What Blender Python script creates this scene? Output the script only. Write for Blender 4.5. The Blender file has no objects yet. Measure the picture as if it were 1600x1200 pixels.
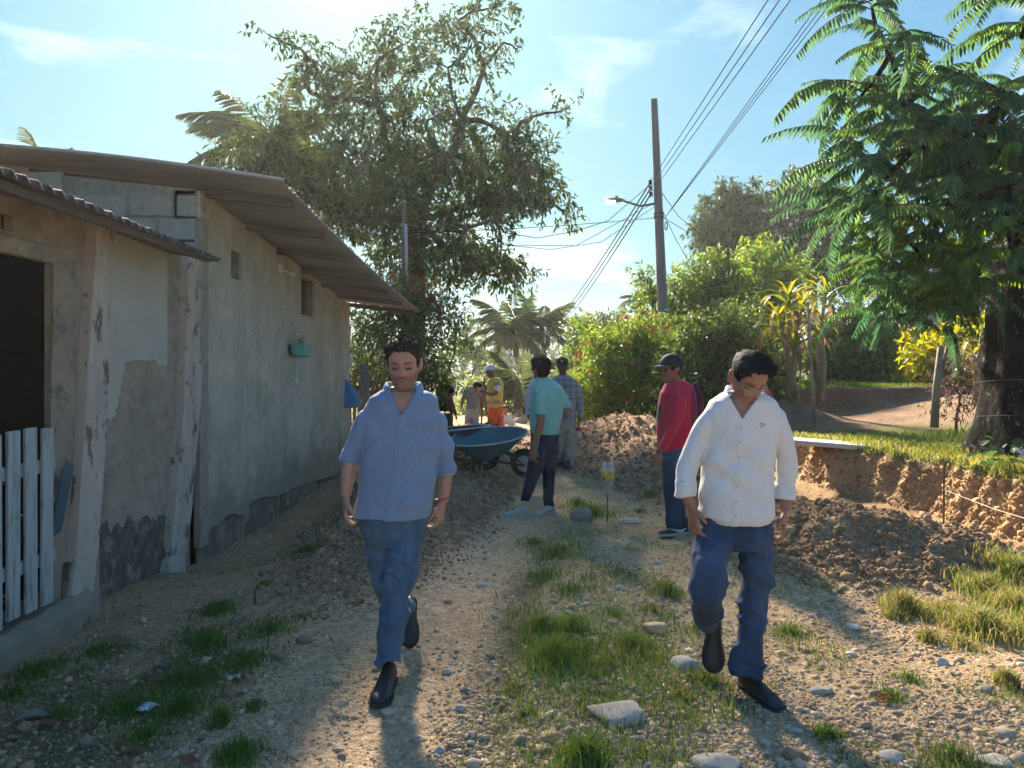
import bpy, bmesh, math, random
import numpy as np
from mathutils import Vector, Matrix, Euler

random.seed(7)
rng = np.random.default_rng(11)
SC = bpy.context.scene
COL = SC.collection
R = math.radians

# ------------------------------------------------------------------ camera
F, CX, HZ, CAMH = 1180.0, 800.0, 572.0, 1.6
cam_d = bpy.data.cameras.new('camera')
cam = bpy.data.objects.new('camera', cam_d)
COL.objects.link(cam)
cam.location = (0, 0, CAMH)
cam.rotation_euler = (R(90), 0, 0)
cam_d.sensor_width = 36
cam_d.lens = 36 * F / 1600
cam_d.shift_y = -(600 - HZ) / 1600
cam_d.clip_start = 0.05
cam_d.clip_end = 2000
SC.camera = cam

# ------------------------------------------------------------------ sky and sun
SUN_EL, SUN_AZ = R(30.5), R(-12.4)          # azimuth measured from +Y towards +X
world = bpy.data.worlds.new('World')
SC.world = world
world.use_nodes = True
wn, wl = world.node_tree.nodes, world.node_tree.links
for n_ in list(wn): wn.remove(n_)
w_out = wn.new('ShaderNodeOutputWorld')
w_bg = wn.new('ShaderNodeBackground'); w_bg.inputs['Strength'].default_value = 0.11
w_sky = wn.new('ShaderNodeTexSky'); w_sky.sky_type = 'NISHITA'; w_sky.sun_disc = False
w_sky.sun_elevation = SUN_EL; w_sky.sun_rotation = SUN_AZ
w_sky.air_density = 1.0; w_sky.dust_density = 1.2; w_sky.ozone_density = 1.6; w_sky.altitude = 50
# thin wisps of cloud, laid on the direction of view so they sit at infinity
w_tc = wn.new('ShaderNodeTexCoord')
w_map = wn.new('ShaderNodeMapping'); w_map.inputs['Scale'].default_value = (1.3, 1.3, 4.2)
w_no = wn.new('ShaderNodeTexNoise'); w_no.inputs['Scale'].default_value = 2.6
w_no.inputs['Detail'].default_value = 7; w_no.inputs['Roughness'].default_value = 0.6
w_no.inputs['Distortion'].default_value = 0.4
w_rm = wn.new('ShaderNodeMapRange'); w_rm.inputs['From Min'].default_value = 0.55; w_rm.inputs['From Max'].default_value = 0.82
w_rm.inputs['To Max'].default_value = 0.5
w_mx = wn.new('ShaderNodeMixRGB'); w_mx.inputs['Color2'].default_value = (1.9, 1.95, 1.95, 1)
wl.new(w_tc.outputs['Generated'], w_map.inputs['Vector'])
wl.new(w_map.outputs['Vector'], w_no.inputs['Vector'])
wl.new(w_no.outputs['Fac'], w_rm.inputs['Value'])
wl.new(w_rm.outputs['Result'], w_mx.inputs['Fac'])
# soft shoulder on the sky's brightness, channel by channel, the same over the whole dome
w_sep = wn.new('ShaderNodeSeparateColor'); w_com = wn.new('ShaderNodeCombineColor')
wl.new(w_sky.outputs['Color'], w_sep.inputs['Color'])
SKY_GAIN = 0.122
for ch_, k_, p_ in (('Red', .30, .60), ('Green', .565, .48), ('Blue', .69, .22)):
    m1 = wn.new('ShaderNodeMath'); m1.operation = 'MULTIPLY'; m1.inputs[1].default_value = .11
    m2 = wn.new('ShaderNodeMath'); m2.operation = 'POWER'; m2.inputs[1].default_value = p_
    m3 = wn.new('ShaderNodeMath'); m3.operation = 'MULTIPLY'; m3.inputs[1].default_value = k_ * SKY_GAIN / .11
    wl.new(w_sep.outputs[ch_], m1.inputs[0]); wl.new(m1.outputs[0], m2.inputs[0]); wl.new(m2.outputs[0], m3.inputs[0]); wl.new(m3.outputs[0], w_com.inputs[ch_])
wl.new(w_com.outputs['Color'], w_mx.inputs['Color1'])
# the bright aureole of the hazy sky round the sun
w_nrm = wn.new('ShaderNodeVectorMath'); w_nrm.operation = 'NORMALIZE'; wl.new(w_tc.outputs['Generated'], w_nrm.inputs[0])
w_dot = wn.new('ShaderNodeVectorMath'); w_dot.operation = 'DOT_PRODUCT'; wl.new(w_nrm.outputs['Vector'], w_dot.inputs[0])
w_dot.inputs[1].default_value = (math.sin(SUN_AZ) * math.cos(SUN_EL), math.cos(SUN_AZ) * math.cos(SUN_EL), math.sin(SUN_EL))
w_mxz = wn.new('ShaderNodeMath'); w_mxz.operation = 'MAXIMUM'; w_mxz.inputs[1].default_value = 0; wl.new(w_dot.outputs['Value'], w_mxz.inputs[0])
src_ = w_mx.outputs['Color']
for pw_, k_ in ((150, .10), (600, .9)):
    pwn = wn.new('ShaderNodeMath'); pwn.operation = 'POWER'; pwn.inputs[1].default_value = pw_; wl.new(w_mxz.outputs[0], pwn.inputs[0])
    scn = wn.new('ShaderNodeVectorMath'); scn.operation = 'SCALE'; scn.inputs[0].default_value = (1.35 * k_, 1.28 * k_, 1.15 * k_); wl.new(pwn.outputs[0], scn.inputs['Scale'])
    adn = wn.new('ShaderNodeVectorMath'); adn.operation = 'ADD'; wl.new(src_, adn.inputs[0]); wl.new(scn.outputs['Vector'], adn.inputs[1]); src_ = adn.outputs['Vector']
wl.new(src_, w_bg.inputs['Color'])
wl.new(w_bg.outputs['Background'], w_out.inputs['Surface'])

sun_d = bpy.data.lights.new('sun', 'SUN')
sun_d.energy = 2.15; sun_d.angle = R(4.0); sun_d.color = (1.0, 0.87, 0.68)
sun = bpy.data.objects.new('sun', sun_d); COL.objects.link(sun)
sdir = Vector((math.sin(SUN_AZ) * math.cos(SUN_EL), math.cos(SUN_AZ) * math.cos(SUN_EL), math.sin(SUN_EL)))
sun.rotation_euler = sdir.to_track_quat('Z', 'Y').to_euler()
sun.location = (0, 0, 30)

SC.view_settings.view_transform = 'Standard'
SC.view_settings.look = 'None'
SC.view_settings.gamma = 1.0
SC.view_settings.use_curve_mapping = False
SC.view_settings.exposure = 3.42
SC.render.engine = 'CYCLES'
SC.cycles.max_bounces = 8
SC.cycles.transparent_max_bounces = 8
SC.cycles.volume_bounces = 0
SC.cycles.use_denoising = True

# ------------------------------------------------------------------ helpers
def W(px, py, Y):
    """point that stands at depth Y (metres) where the photograph shows pixel (px, py)"""
    return Vector(((px - CX) / F * Y, Y, CAMH - (py - HZ) / F * Y))

def sstep(a, b, x):
    t = np.clip((np.asarray(x, float) - a) / (b - a), 0, 1)
    return t * t * (3 - 2 * t)

def _hash(ix, iy, iz, seed):
    h = (ix.astype(np.uint32) * np.uint32(374761393) + iy.astype(np.uint32) * np.uint32(668265263)
         + iz.astype(np.uint32) * np.uint32(2147483647) + np.uint32((seed * 974634777) & 0xffffffff))
    h = (h ^ (h >> np.uint32(13))) * np.uint32(1274126177)
    h = h ^ (h >> np.uint32(16))
    return (h & np.uint32(0xffff)).astype(np.float64) / 65535.0

def vnoise(x, y, z=0.0, seed=0):
    """value noise, -1..1, vectorised"""
    x, y, z = np.broadcast_arrays(np.asarray(x, float), np.asarray(y, float), np.asarray(z, float))
    ix, iy, iz = np.floor(x).astype(np.int64), np.floor(y).astype(np.int64), np.floor(z).astype(np.int64)
    fx, fy, fz = x - ix, y - iy, z - iz
    fx, fy, fz = fx*fx*(3-2*fx), fy*fy*(3-2*fy), fz*fz*(3-2*fz)
    out = 0
    for dx in (0, 1):
        wx = fx if dx else 1 - fx
        for dy in (0, 1):
            wy = fy if dy else 1 - fy
            for dz in (0, 1):
                wz = fz if dz else 1 - fz
                out = out + wx * wy * wz * _hash(ix + dx, iy + dy, iz + dz, seed)
    return out * 2 - 1

def fbm(x, y, z=0.0, oct=4, seed=0, gain=0.5):
    a, s, tot = 1.0, 0.0, 0.0
    for k in range(oct):
        f = 2.03 ** k
        s = s + a * vnoise(np.asarray(x) * f + 17.3 * k, np.asarray(y) * f + 5.1 * k, np.asarray(z) * f + 9.7 * k, seed + k)
        tot += a; a *= gain
    return s / tot

def unit(a):
    return a / np.maximum(np.linalg.norm(a, axis=-1, keepdims=True), 1e-9)

ORIGIN = {}
def org_of(o):
    return ORIGIN.get(o.name, Vector((0, 0, 0)))

def link(o, parent=None):
    COL.objects.link(o)
    if parent is not None:
        o.parent = parent
    return o

def tag(o, label=None, cat=None, group=None, kind=None):
    if label: o['label'] = label
    if cat: o['category'] = cat
    if group: o['group'] = group
    if kind: o['kind'] = kind
    return o

def thing(name, label, cat, loc, group=None):
    o = bpy.data.objects.new(name, None)
    COL.objects.link(o)
    o.location = loc
    o.empty_display_size = 0.2
    ORIGIN[o.name] = Vector(loc)
    return tag(o, label, cat, group)

def np_mesh(name, V, faces, col=None, smooth=False):
    """faces: list of (n,k) int arrays"""
    me = bpy.data.meshes.new(name)
    V = np.asarray(V, np.float32)
    me.vertices.add(len(V)); me.vertices.foreach_set('co', V.ravel())
    fl = [np.asarray(f, np.int32) for f in faces if len(f)]
    loops = np.concatenate([f.ravel() for f in fl])
    starts, s = [], 0
    for f in fl:
        n, k = f.shape
        starts.append(s + np.arange(n, dtype=np.int32) * k); s += n * k
    starts = np.concatenate(starts)
    me.loops.add(len(loops)); me.loops.foreach_set('vertex_index', loops)
    me.polygons.add(len(starts)); me.polygons.foreach_set('loop_start', starts)
    me.update(calc_edges=True)
    if smooth:
        me.polygons.foreach_set('use_smooth', np.ones(len(starts), bool))
    if col is not None:
        set_col(me, col)
    return me

def set_col(me, col):
    ca = me.color_attributes.new('Col', 'FLOAT_COLOR', 'POINT')
    c = np.ones((len(me.vertices), 4), np.float32); c[:, :3] = np.asarray(col, np.float32)
    ca.data.foreach_set('color', c.ravel())

class MB:
    """collects shapes in world space; build() links them as ONE mesh object"""
    def __init__(s): s.v, s.f, s.c = [], [], []
    def add(s, verts, faces, col=None):
        b = len(s.v)
        s.v.extend([tuple(p) for p in verts])
        s.f.extend([tuple(i + b for i in f) for f in faces])
        s.c.extend([col if col is not None else (1, 1, 1)] * len(verts))
        return s
    def box(s, c, size, rot=None, bevel=0.0, col=None):
        hx, hy, hz = size[0]/2, size[1]/2, size[2]/2
        M = rot.to_matrix() if isinstance(rot, Euler) else (rot if rot is not None else Matrix.Identity(3))
        c = Vector(c)
        if bevel <= 0:
            vs = [Vector((x*hx, y*hy, z*hz)) for x in (-1, 1) for y in (-1, 1) for z in (-1, 1)]
            fs = [(0,1,3,2),(4,6,7,5),(0,4,5,1),(2,3,7,6),(0,2,6,4),(1,5,7,3)]
        else:
            b = min(bevel, hx*.9, hy*.9, hz*.9)
            vs, fs = [], []
            for z, ins in ((-hz, b), (-hz + b, 0), (hz - b, 0), (hz, b)):
                x_, y_ = hx - ins, hy - ins
                for (x, y) in ((x_, y_-b),(x_-b, y_),(-x_+b, y_),(-x_, y_-b),(-x_, -y_+b),(-x_+b, -y_),(x_-b, -y_),(x_, -y_+b)):
                    vs.append(Vector((x, y, z)))
            for k in range(3):
                for i in range(8):
                    j = (i + 1) % 8
                    fs.append((k*8+i, k*8+j, k*8+8+j, k*8+8+i))
            fs.append(tuple(range(7, -1, -1))); fs.append(tuple(range(24, 32)))
        return s.add([c + M @ v for v in vs], fs, col)
    def loft(s, rings, cap=True, col=None, closed=True):
        n = len(rings[0]); vs = [p for r in rings for p in r]; fs = []
        m = n if closed else n - 1
        for k in range(len(rings) - 1):
            for i in range(m):
                j = (i + 1) % n
                fs.append((k*n+i, k*n+j, (k+1)*n+j, (k+1)*n+i))
        if cap and closed:
            for k, flip in ((0, True), (len(rings)-1, False)):
                c = sum((Vector(p) for p in rings[k]), Vector()) / n
                vs.append(c); ci = len(vs) - 1
                for i in range(n):
                    j = (i + 1) % n
                    fs.append((k*n+j, k*n+i, ci) if flip else (k*n+i, k*n+j, ci))
        return s.add(vs, fs, col)
    def tube(s, pts, radii, n=10, cap=True, col=None, flat=1.0):
        pts = [Vector(p) for p in pts]
        if not hasattr(radii, '__len__'): radii = [radii] * len(pts)
        rings, up = [], None
        for i, p in enumerate(pts):
            t = (pts[min(i+1, len(pts)-1)] - pts[max(i-1, 0)]).normalized()
            if up is None:
                up = Vector((0, 1, 0)) if abs(t.y) < 0.8 else Vector((1, 0, 0))
            u = t.cross(up).normalized(); v = u.cross(t).normalized(); up = v
            r = radii[i]
            rings.append([p + u * (r * math.cos(a)) + v * (r * flat * math.sin(a)) for a in [2*math.pi*k/n for k in range(n)]])
        return s.loft(rings, cap, col)
    def lathe(s, base, prof, n=20, axis=None, col=None):
        """prof: (radius, height) pairs about an axis from base"""
        M = axis.to_matrix() if isinstance(axis, Euler) else (axis if axis is not None else Matrix.Identity(3))
        base = Vector(base)
        rings = [[base + M @ Vector((r*math.cos(2*math.pi*k/n), r*math.sin(2*math.pi*k/n), h)) for k in range(n)] for r, h in prof]
        return s.loft(rings, True, col)
    def prism(s, poly, d, col=None):
        """poly: planar list of points; extruded by vector d"""
        n = len(poly); d = Vector(d)
        vs = [Vector(p) for p in poly] + [Vector(p) + d for p in poly]
        fs = [tuple(range(n-1, -1, -1)), tuple(range(n, 2*n))] + [(i, (i+1) % n, n+(i+1) % n, n+i) for i in range(n)]
        return s.add(vs, fs, col)
    def mesh(s, name, origin=(0, 0, 0), smooth=False, use_col=False, fix=True):
        o = Vector(origin)
        me = bpy.data.meshes.new(name)
        me.from_pydata([(p[0]-o.x, p[1]-o.y, p[2]-o.z) for p in s.v], [], s.f)
        if fix:
            bm = bmesh.new(); bm.from_mesh(me)
            bmesh.ops.recalc_face_normals(bm, faces=bm.faces[:]); bm.to_mesh(me); bm.free()
        if smooth:
            me.polygons.foreach_set('use_smooth', np.ones(len(me.polygons), bool))
        if use_col: set_col(me, s.c)
        return me
    def build(s, name, m, parent=None, smooth=False, use_col=False, angle=None):
        if parent is not None: o0 = org_of(parent)
        else:
            a = np.array(s.v); lo, hi = a.min(0), a.max(0)
            o0 = Vector(((lo[0]+hi[0])/2, (lo[1]+hi[1])/2, lo[2]))
        me = s.mesh(name, o0, smooth, use_col)
        me.materials.append(m)
        o = bpy.data.objects.new(name, me)
        link(o, parent)
        if parent is None: o.location = o0
        ORIGIN[o.name] = o0.copy()
        if angle is not None:
            me.polygons.foreach_set('use_smooth', np.ones(len(me.polygons), bool))
            me.set_sharp_from_angle(angle=R(angle))
        return o

def obj_from(name, me, m=None, parent=None, loc=None, origin=None):
    if m is not None and not me.materials: me.materials.append(m)
    o = bpy.data.objects.new(name, me)
    link(o, parent)
    if loc is not None: o.location = loc
    ORIGIN[o.name] = Vector(origin) if origin is not None else (org_of(parent) if parent is not None else Vector(loc or (0, 0, 0)))
    return o

def modified_mesh(me, mods):
    """mesh after modifiers; mods: list of (type, {props})"""
    o = bpy.data.objects.new('temp_build', me); COL.objects.link(o)
    for t, pr in mods:
        md = o.modifiers.new(t, t)
        for k, v in pr.items(): setattr(md, k, v)
    dg = bpy.context.evaluated_depsgraph_get(); dg.update()
    out = bpy.data.meshes.new_from_object(o.evaluated_get(dg), depsgraph=dg)
    bpy.data.objects.remove(o); 
    return out

def coords(me):
    a = np.empty(len(me.vertices) * 3, np.float32); me.vertices.foreach_get('co', a)
    return a.reshape(-1, 3).astype(float)
def normals(me):
    a = np.empty(len(me.vertices) * 3, np.float32); me.vertices.foreach_get('normal', a)
    return a.reshape(-1, 3).astype(float)

# ------------------------------------------------------------------ materials
MATS = {}
def mat(name, base=(.5, .5, .5), rough=.7, var=.25, scale=8.0, bump=0.0, bscale=40.0, metallic=0.0, attr=False,
        spec=0.4, stretch=(1, 1, 1), second=None, second_scale=3.0, second_lo=.5, second_hi=.62, coord='Object', detail=6,
        trans=0.0, alpha=None, sheen=0.0, weave=0.0):
    """noise-varied procedural material; attr: base colour from the per-vertex colour of the thing itself"""
    if name in MATS: return MATS[name]
    m = bpy.data.materials.new(name); m.use_nodes = True
    nt = m.node_tree; N, L = nt.nodes, nt.links
    bs = N['Principled BSDF']; outn = N['Material Output']
    bs.inputs['Roughness'].default_value = rough
    bs.inputs['Metallic'].default_value = metallic
    bs.inputs['Specular IOR Level'].default_value = spec
    if sheen:
        bs.inputs['Sheen Weight'].default_value = sheen
        bs.inputs['Sheen Roughness'].default_value = 0.5
    tc = N.new('ShaderNodeTexCoord'); mp = N.new('ShaderNodeMapping'); mp.inputs['Scale'].default_value = stretch
    L.new(tc.outputs[coord], mp.inputs['Vector'])
    no = N.new('ShaderNodeTexNoise'); no.inputs['Scale'].default_value = scale; no.inputs['Detail'].default_value = detail
    no.inputs['Roughness'].default_value = 0.62
    L.new(mp.outputs['Vector'], no.inputs['Vector'])
    mr = N.new('ShaderNodeMapRange'); mr.inputs['From Min'].default_value = .25; mr.inputs['From Max'].default_value = .75
    mr.inputs['To Min'].default_value = 1 - var; mr.inputs['To Max'].default_value = 1 + var
    L.new(no.outputs['Fac'], mr.inputs['Value'])
    if attr:
        at = N.new('ShaderNodeAttribute'); at.attribute_name = 'Col'; src = at.outputs['Color']
    else:
        rgb = N.new('ShaderNodeRGB'); rgb.outputs[0].default_value = (*base, 1); src = rgb.outputs[0]
    if second is not None:
        n2 = N.new('ShaderNodeTexNoise'); n2.inputs['Scale'].default_value = second_scale; n2.inputs['Detail'].default_value = 8
        n2.inputs['Roughness'].default_value = 0.7
        L.new(mp.outputs['Vector'], n2.inputs['Vector'])
        r2 = N.new('ShaderNodeMapRange'); r2.inputs['From Min'].default_value = second_lo; r2.inputs['From Max'].default_value = second_hi
        L.new(n2.outputs['Fac'], r2.inputs['Value'])
        mx = N.new('ShaderNodeMixRGB'); mx.inputs['Color2'].default_value = (*second, 1)
        L.new(r2.outputs['Result'], mx.inputs['Fac']); L.new(src, mx.inputs['Color1']); src = mx.outputs['Color']
    mu = N.new('ShaderNodeVectorMath'); mu.operation = 'SCALE'
    L.new(src, mu.inputs[0]); L.new(mr.outputs['Result'], mu.inputs['Scale'])
    L.new(mu.outputs['Vector'], bs.inputs['Base Color'])
    if bump:
        nb = N.new('ShaderNodeTexNoise'); nb.inputs['Scale'].default_value = bscale; nb.inputs['Detail'].default_value = 8
        nb.inputs['Roughness'].default_value = 0.65
        L.new(mp.outputs['Vector'], nb.inputs['Vector'])
        bp = N.new('ShaderNodeBump'); bp.inputs['Strength'].default_value = 1.0; bp.inputs['Distance'].default_value = bump
        L.new(nb.outputs['Fac'], bp.inputs['Height'])
        last = bp
        if weave:
            wv = N.new('ShaderNodeTexWave'); wv.inputs['Scale'].default_value = weave; wv.inputs['Distortion'].default_value = 1.5
            wv.bands_direction = 'Z'
            L.new(tc.outputs[coord], wv.inputs['Vector'])
            b2 = N.new('ShaderNodeBump'); b2.inputs['Strength'].default_value = .35; b2.inputs['Distance'].default_value = bump * .6
            L.new(wv.outputs['Fac'], b2.inputs['Height']); L.new(bp.outputs['Normal'], b2.inputs['Normal']); last = b2
        L.new(last.outputs['Normal'], bs.inputs['Normal'])
    if trans > 0:
        tr = N.new('ShaderNodeBsdfTranslucent'); ms = N.new('ShaderNodeMixShader'); ms.inputs['Fac'].default_value = trans
        hs = N.new('ShaderNodeHueSaturation'); hs.inputs['Saturation'].default_value = 1.1; hs.inputs['Value'].default_value = 1.5
        hs.inputs['Hue'].default_value = 0.48
        L.new(mu.outputs['Vector'], hs.inputs['Color']); L.new(hs.outputs['Color'], tr.inputs['Color'])
        L.new(bs.outputs['BSDF'], ms.inputs[1]); L.new(tr.outputs['BSDF'], ms.inputs[2]); L.new(ms.outputs['Shader'], outn.inputs['Surface'])
    MATS[name] = m
    return m

def glassy(name, color=(.9, .95, .95), rough=.08, alpha=.35):
    if name in MATS: return MATS[name]
    m = bpy.data.materials.new(name); m.use_nodes = True
    N, L = m.node_tree.nodes, m.node_tree.links
    bs = N['Principled BSDF']; outn = N['Material Output']
    bs.inputs['Base Color'].default_value = (*color, 1); bs.inputs['Roughness'].default_value = rough
    tr = N.new('ShaderNodeBsdfTransparent'); tr.inputs['Color'].default_value = (*[min(1, c*1.03) for c in color], 1)
    ms = N.new('ShaderNodeMixShader'); ms.inputs['Fac'].default_value = alpha
    L.new(tr.outputs['BSDF'], ms.inputs[1]); L.new(bs.outputs['BSDF'], ms.inputs[2]); L.new(ms.outputs['Shader'], outn.inputs['Surface'])
    MATS[name] = m
    return m
# ================================================================== GROUND
def bank_x(Y):
    return np.interp(Y, [2, 7, 7.6, 8.7, 9.7, 10.5, 12, 14, 20, 60], [4.75, 4.65, 4.5, 4.4, 4.12, 3.9, 3.6, 3.2, 3.0, 3.0])
def track_x(Y):
    return np.interp(Y, [2, 3.3, 5, 6.3, 8, 10, 12.7, 20, 40], [-.72, -.58, -.45, -.2, -.02, .05, .45, .6, .2])

def gauss(X, Y, cx, cy, sx, sy, h, rot=0):
    c, s = math.cos(rot), math.sin(rot)
    u = (X - cx) * c + (Y - cy) * s; v = -(X - cx) * s + (Y - cy) * c
    return h * np.exp(-.5 * ((u / sx) ** 2 + (v / sy) ** 2))

def heap_amount(X, Y):
    """height of the loose dug soil"""
    left = gauss(X, Y, -1.2, 5.8, .42, .8, .10) + gauss(X, Y, -1.15, 7.6, .55, 1.1, .2) + gauss(X, Y, -.95, 9.6, .55, 1.2, .27) \
        + gauss(X, Y, -1.0, 12.0, .8, 1.5, .25) + gauss(X, Y, -.7, 16, 1.0, 2.2, .3)
    right = gauss(X, Y, 2.75, 6.25, .62, .55, .34) + gauss(X, Y, 3.65, 5.95, .45, .3, .2) + gauss(X, Y, 2.55, 7.9, .5, 1.0, .27)
    mid = gauss(X, Y, 1.9, 13.0, .75, 1.2, .46) + gauss(X, Y, 2.75, 12.0, .8, 1.2, .34) + gauss(X, Y, 1.85, 10.4, .45, 1.1, .25) + gauss(X, Y, 2.0, 15.5, .9, 1.4, .4)
    return left + right + mid

def terrace(X, Y):
    e = bank_x(Y) + .16 * fbm(np.asarray(X) * .3, np.asarray(Y) * 1.7, 0, 3, 5) + .05 * vnoise(np.asarray(Y) * 7, 0, 0, 9)
    return sstep(e - .04, e + .33, X)

def ramp(X):
    return sstep(5.6, 9.5, X)

def ground_h(X, Y):
    X, Y = np.broadcast_arrays(np.asarray(X, float), np.asarray(Y, float))
    z = .018 * fbm(X * 1.3, Y * 1.3, 0, 3, 1) + .012 * fbm(X * 7, Y * 7, 0, 3, 2)
    tx = track_x(Y)
    z -= .045 * np.exp(-.5 * ((X - tx) / .26) ** 2)
    gx = tx + .47 + .06 * vnoise(Y * 2.1, 0, 0, 3)
    gul = np.exp(-.5 * ((X - gx) / .07) ** 2) * sstep(7.5, 5.5, Y)
    z -= .035 * gul * (1 + .6 * fbm(X * 14, Y * 9, 0, 2, 7))
    strip = np.exp(-.5 * ((X - tx - .95) / .4) ** 2)
    z += .03 * strip
    # verge below the house climbs a little along the wall
    verge = sstep(-1.4, -2.6, X) * sstep(5.4, 8.0, Y)
    z -= .17 * sstep(-1.5, -2.5, X) * sstep(5.3, 7.0, Y) * (1 + .3 * fbm(X * 3, Y * 3, 0, 3, 8))
    hp = heap_amount(X, Y)
    lump = fbm(X * 6.5, Y * 6.5, 0, 4, 12, .6)
    z += hp * (1 + .26 * lump) + np.clip(hp * 4, 0, 1) * .035 * fbm(X * 15, Y * 15, 0, 3, 13)
    # cut bank and terraces on the right
    t = terrace(X, Y)
    rough = t * (1 - t) * 4
    hb = .58 + .04 * fbm(X * .8, Y * .8, 0, 2, 15)
    z = z * (1 - t) + t * (hb + .02 * fbm(X * 3, Y * 3, 0, 3, 16)) + rough * (.075 * fbm(X * 6, Y * 4, 0, 3, 17) + .035 * fbm(X * 16, Y * 12, 0, 2, 19))
    # trench foot along the bank
    z -= .06 * np.exp(-.5 * ((X - bank_x(Y) + .45) / .3) ** 2) * sstep(5, 6.5, Y)
    rp = ramp(X) * sstep(8.5, 14.5, Y) * t
    z += .47 * rp
    e2 = 15.0 + .18 * fbm(X * 1.3, 0, 0, 3, 21)
    t2 = sstep(e2 - .1, e2 + .35, Y) * sstep(4.3, 4.9, X)
    z += t2 * (.60 - .47 * ramp(X)) + t2 * (1 - t2) * 4 * (.08 * fbm(X * 5, Y * 5, 0, 3, 22))
    z += gauss(X, Y, 5.25, 14.3, .4, .5, .42) * (1 + .3 * lump)
    # the verge behind the houses and the land far off
    z += .5 * sstep(16, 22, Y) * sstep(2.2, 4, X) * (1 - t2)
    z -= .022 * np.clip(Y - 22, 0, 60) * sstep(4, 1, np.abs(X))
    return z

def zone_colors(X, Y):
    X, Y = np.broadcast_arrays(np.asarray(X, float), np.asarray(Y, float))
    n1 = fbm(X * 1.1, Y * 1.1, 0, 4, 31); n2 = fbm(X * 4, Y * 4, 0, 4, 32); n3 = fbm(X * 18, Y * 18, 0, 2, 33)
    def C(r, g, b): return np.array([r, g, b])[None, :]
    X1, Y1 = X.ravel(), Y.ravel(); n1, n2, n3 = n1.ravel(), n2.ravel(), n3.ravel()
    col = np.repeat(C(.51, .345, .195), len(X1), 0) * (1 + .16 * n2 + .16 * n3)[:, None]
    def mixin(c, w, k=0.2):
        nonlocal col
        w = np.clip(w, 0, 1)[:, None]
        col = col * (1 - w) + c * (1 + k * n2 + .15 * n3)[:, None] * w
    tx = track_x(Y1)
    mixin(C(.53, .365, .22), np.exp(-.5 * ((X1 - tx) / .33) ** 2) * 1.1, .12)
    mixin(C(.52, .375, .22), sstep(.15, .4, n1 + .3 * n2) * sstep(.5, 1.0, X1) * .6)
    mixin(C(.17, .125, .085), np.exp(-.5 * ((X1 - tx - .47) / .09) ** 2) * sstep(7.5, 5.5, Y1) * .7)
    st = np.exp(-.5 * ((X1 - tx - .95) / .35) ** 2)
    mixin(C(.16, .19, .075), st * sstep(-.35, .25, n1 + .7 * n2) * .85)
    mixin(C(.15, .15, .07), sstep(.2, .5, n2 + .5 * n1) * sstep(.5, 1.2, X1) * .45)
    # darker earth on the left verge
    vg = sstep(-1.15, -1.6, X1 + .2 * n1)
    mixin(C(.41, .27, .155), vg)
    mixin(C(.085, .10, .035), vg * sstep(-.05, .25, n1 + .6 * n2) * sstep(7, 5, Y1) * .8)
    hp = heap_amount(X1, Y1)
    hl = sstep(.035, .11, hp + .03 * n2) * (X1 < .45)
    hr = sstep(.035, .1, hp + .03 * n2) * (X1 >= .45)
    mixin(C(.29, .19, .115), hl, .3)
    mixin(C(.30, .195, .115), hr, .3)
    # trench floor
    mixin(C(.30, .195, .11), sstep(bank_x(Y1) - 1.3, bank_x(Y1) - .6, X1) * sstep(6.3, 7.0, Y1) * (1 - hr * .7))
    t = terrace(X1, Y1)
    mixin(C(.38, .25, .14), sstep(.02, .12, t), .3)
    gr = sstep(.8, .97, t)
    mixin(C(.115, .125, .035), gr, .25)
    pth = sstep(11.8, 12.8, Y1 + .7 * n1) * sstep(4.2, 4.8, X1) * sstep(15.4, 14.8, Y1)
    mixin(C(.24, .155, .10), pth, .3)
    e2 = sstep(14.9, 15.05, Y1) * sstep(15.55, 15.3, Y1) * (X1 > 4.3)
    mixin(C(.17, .095, .055), e2, .3)  # brown cut face, its colour darkened for the shade on it
    mixin(C(.07, .12, .02), sstep(15.3, 15.5, Y1) * (X1 > 4.4) * 1.0, .2)
    far = sstep(17, 24, Y1) * sstep(1.5, 3.5, np.abs(X1 - .3))
    mixin(C(.075, .095, .03), far)
    mixin(C(.07, .10, .04), sstep(40, 70, Y1))
    return np.clip(col, .01, .9)

def grid_lines():
    ys = [-12, -8, -5, -3, -1, 0.5, 1.3, 2.0]
    y = 2.0
    while y < 8.0: y += .035; ys.append(y)
    while y < 60: y *= 1.0085; ys.append(y)
    while y < 300: y *= 1.18; ys.append(y)
    xs = list(np.arange(-4.6, 7.6, .04))
    s = .05
    x = xs[-1]
    while x < 230: x += s; s = min(s * 1.1, 60); xs.append(x)
    s = .05; x = xs[0]; left = []
    while x > -230: x -= s; s = min(s * 1.12, 60); left.append(x)
    return np.array(sorted(left) + xs), np.array(ys)

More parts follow.
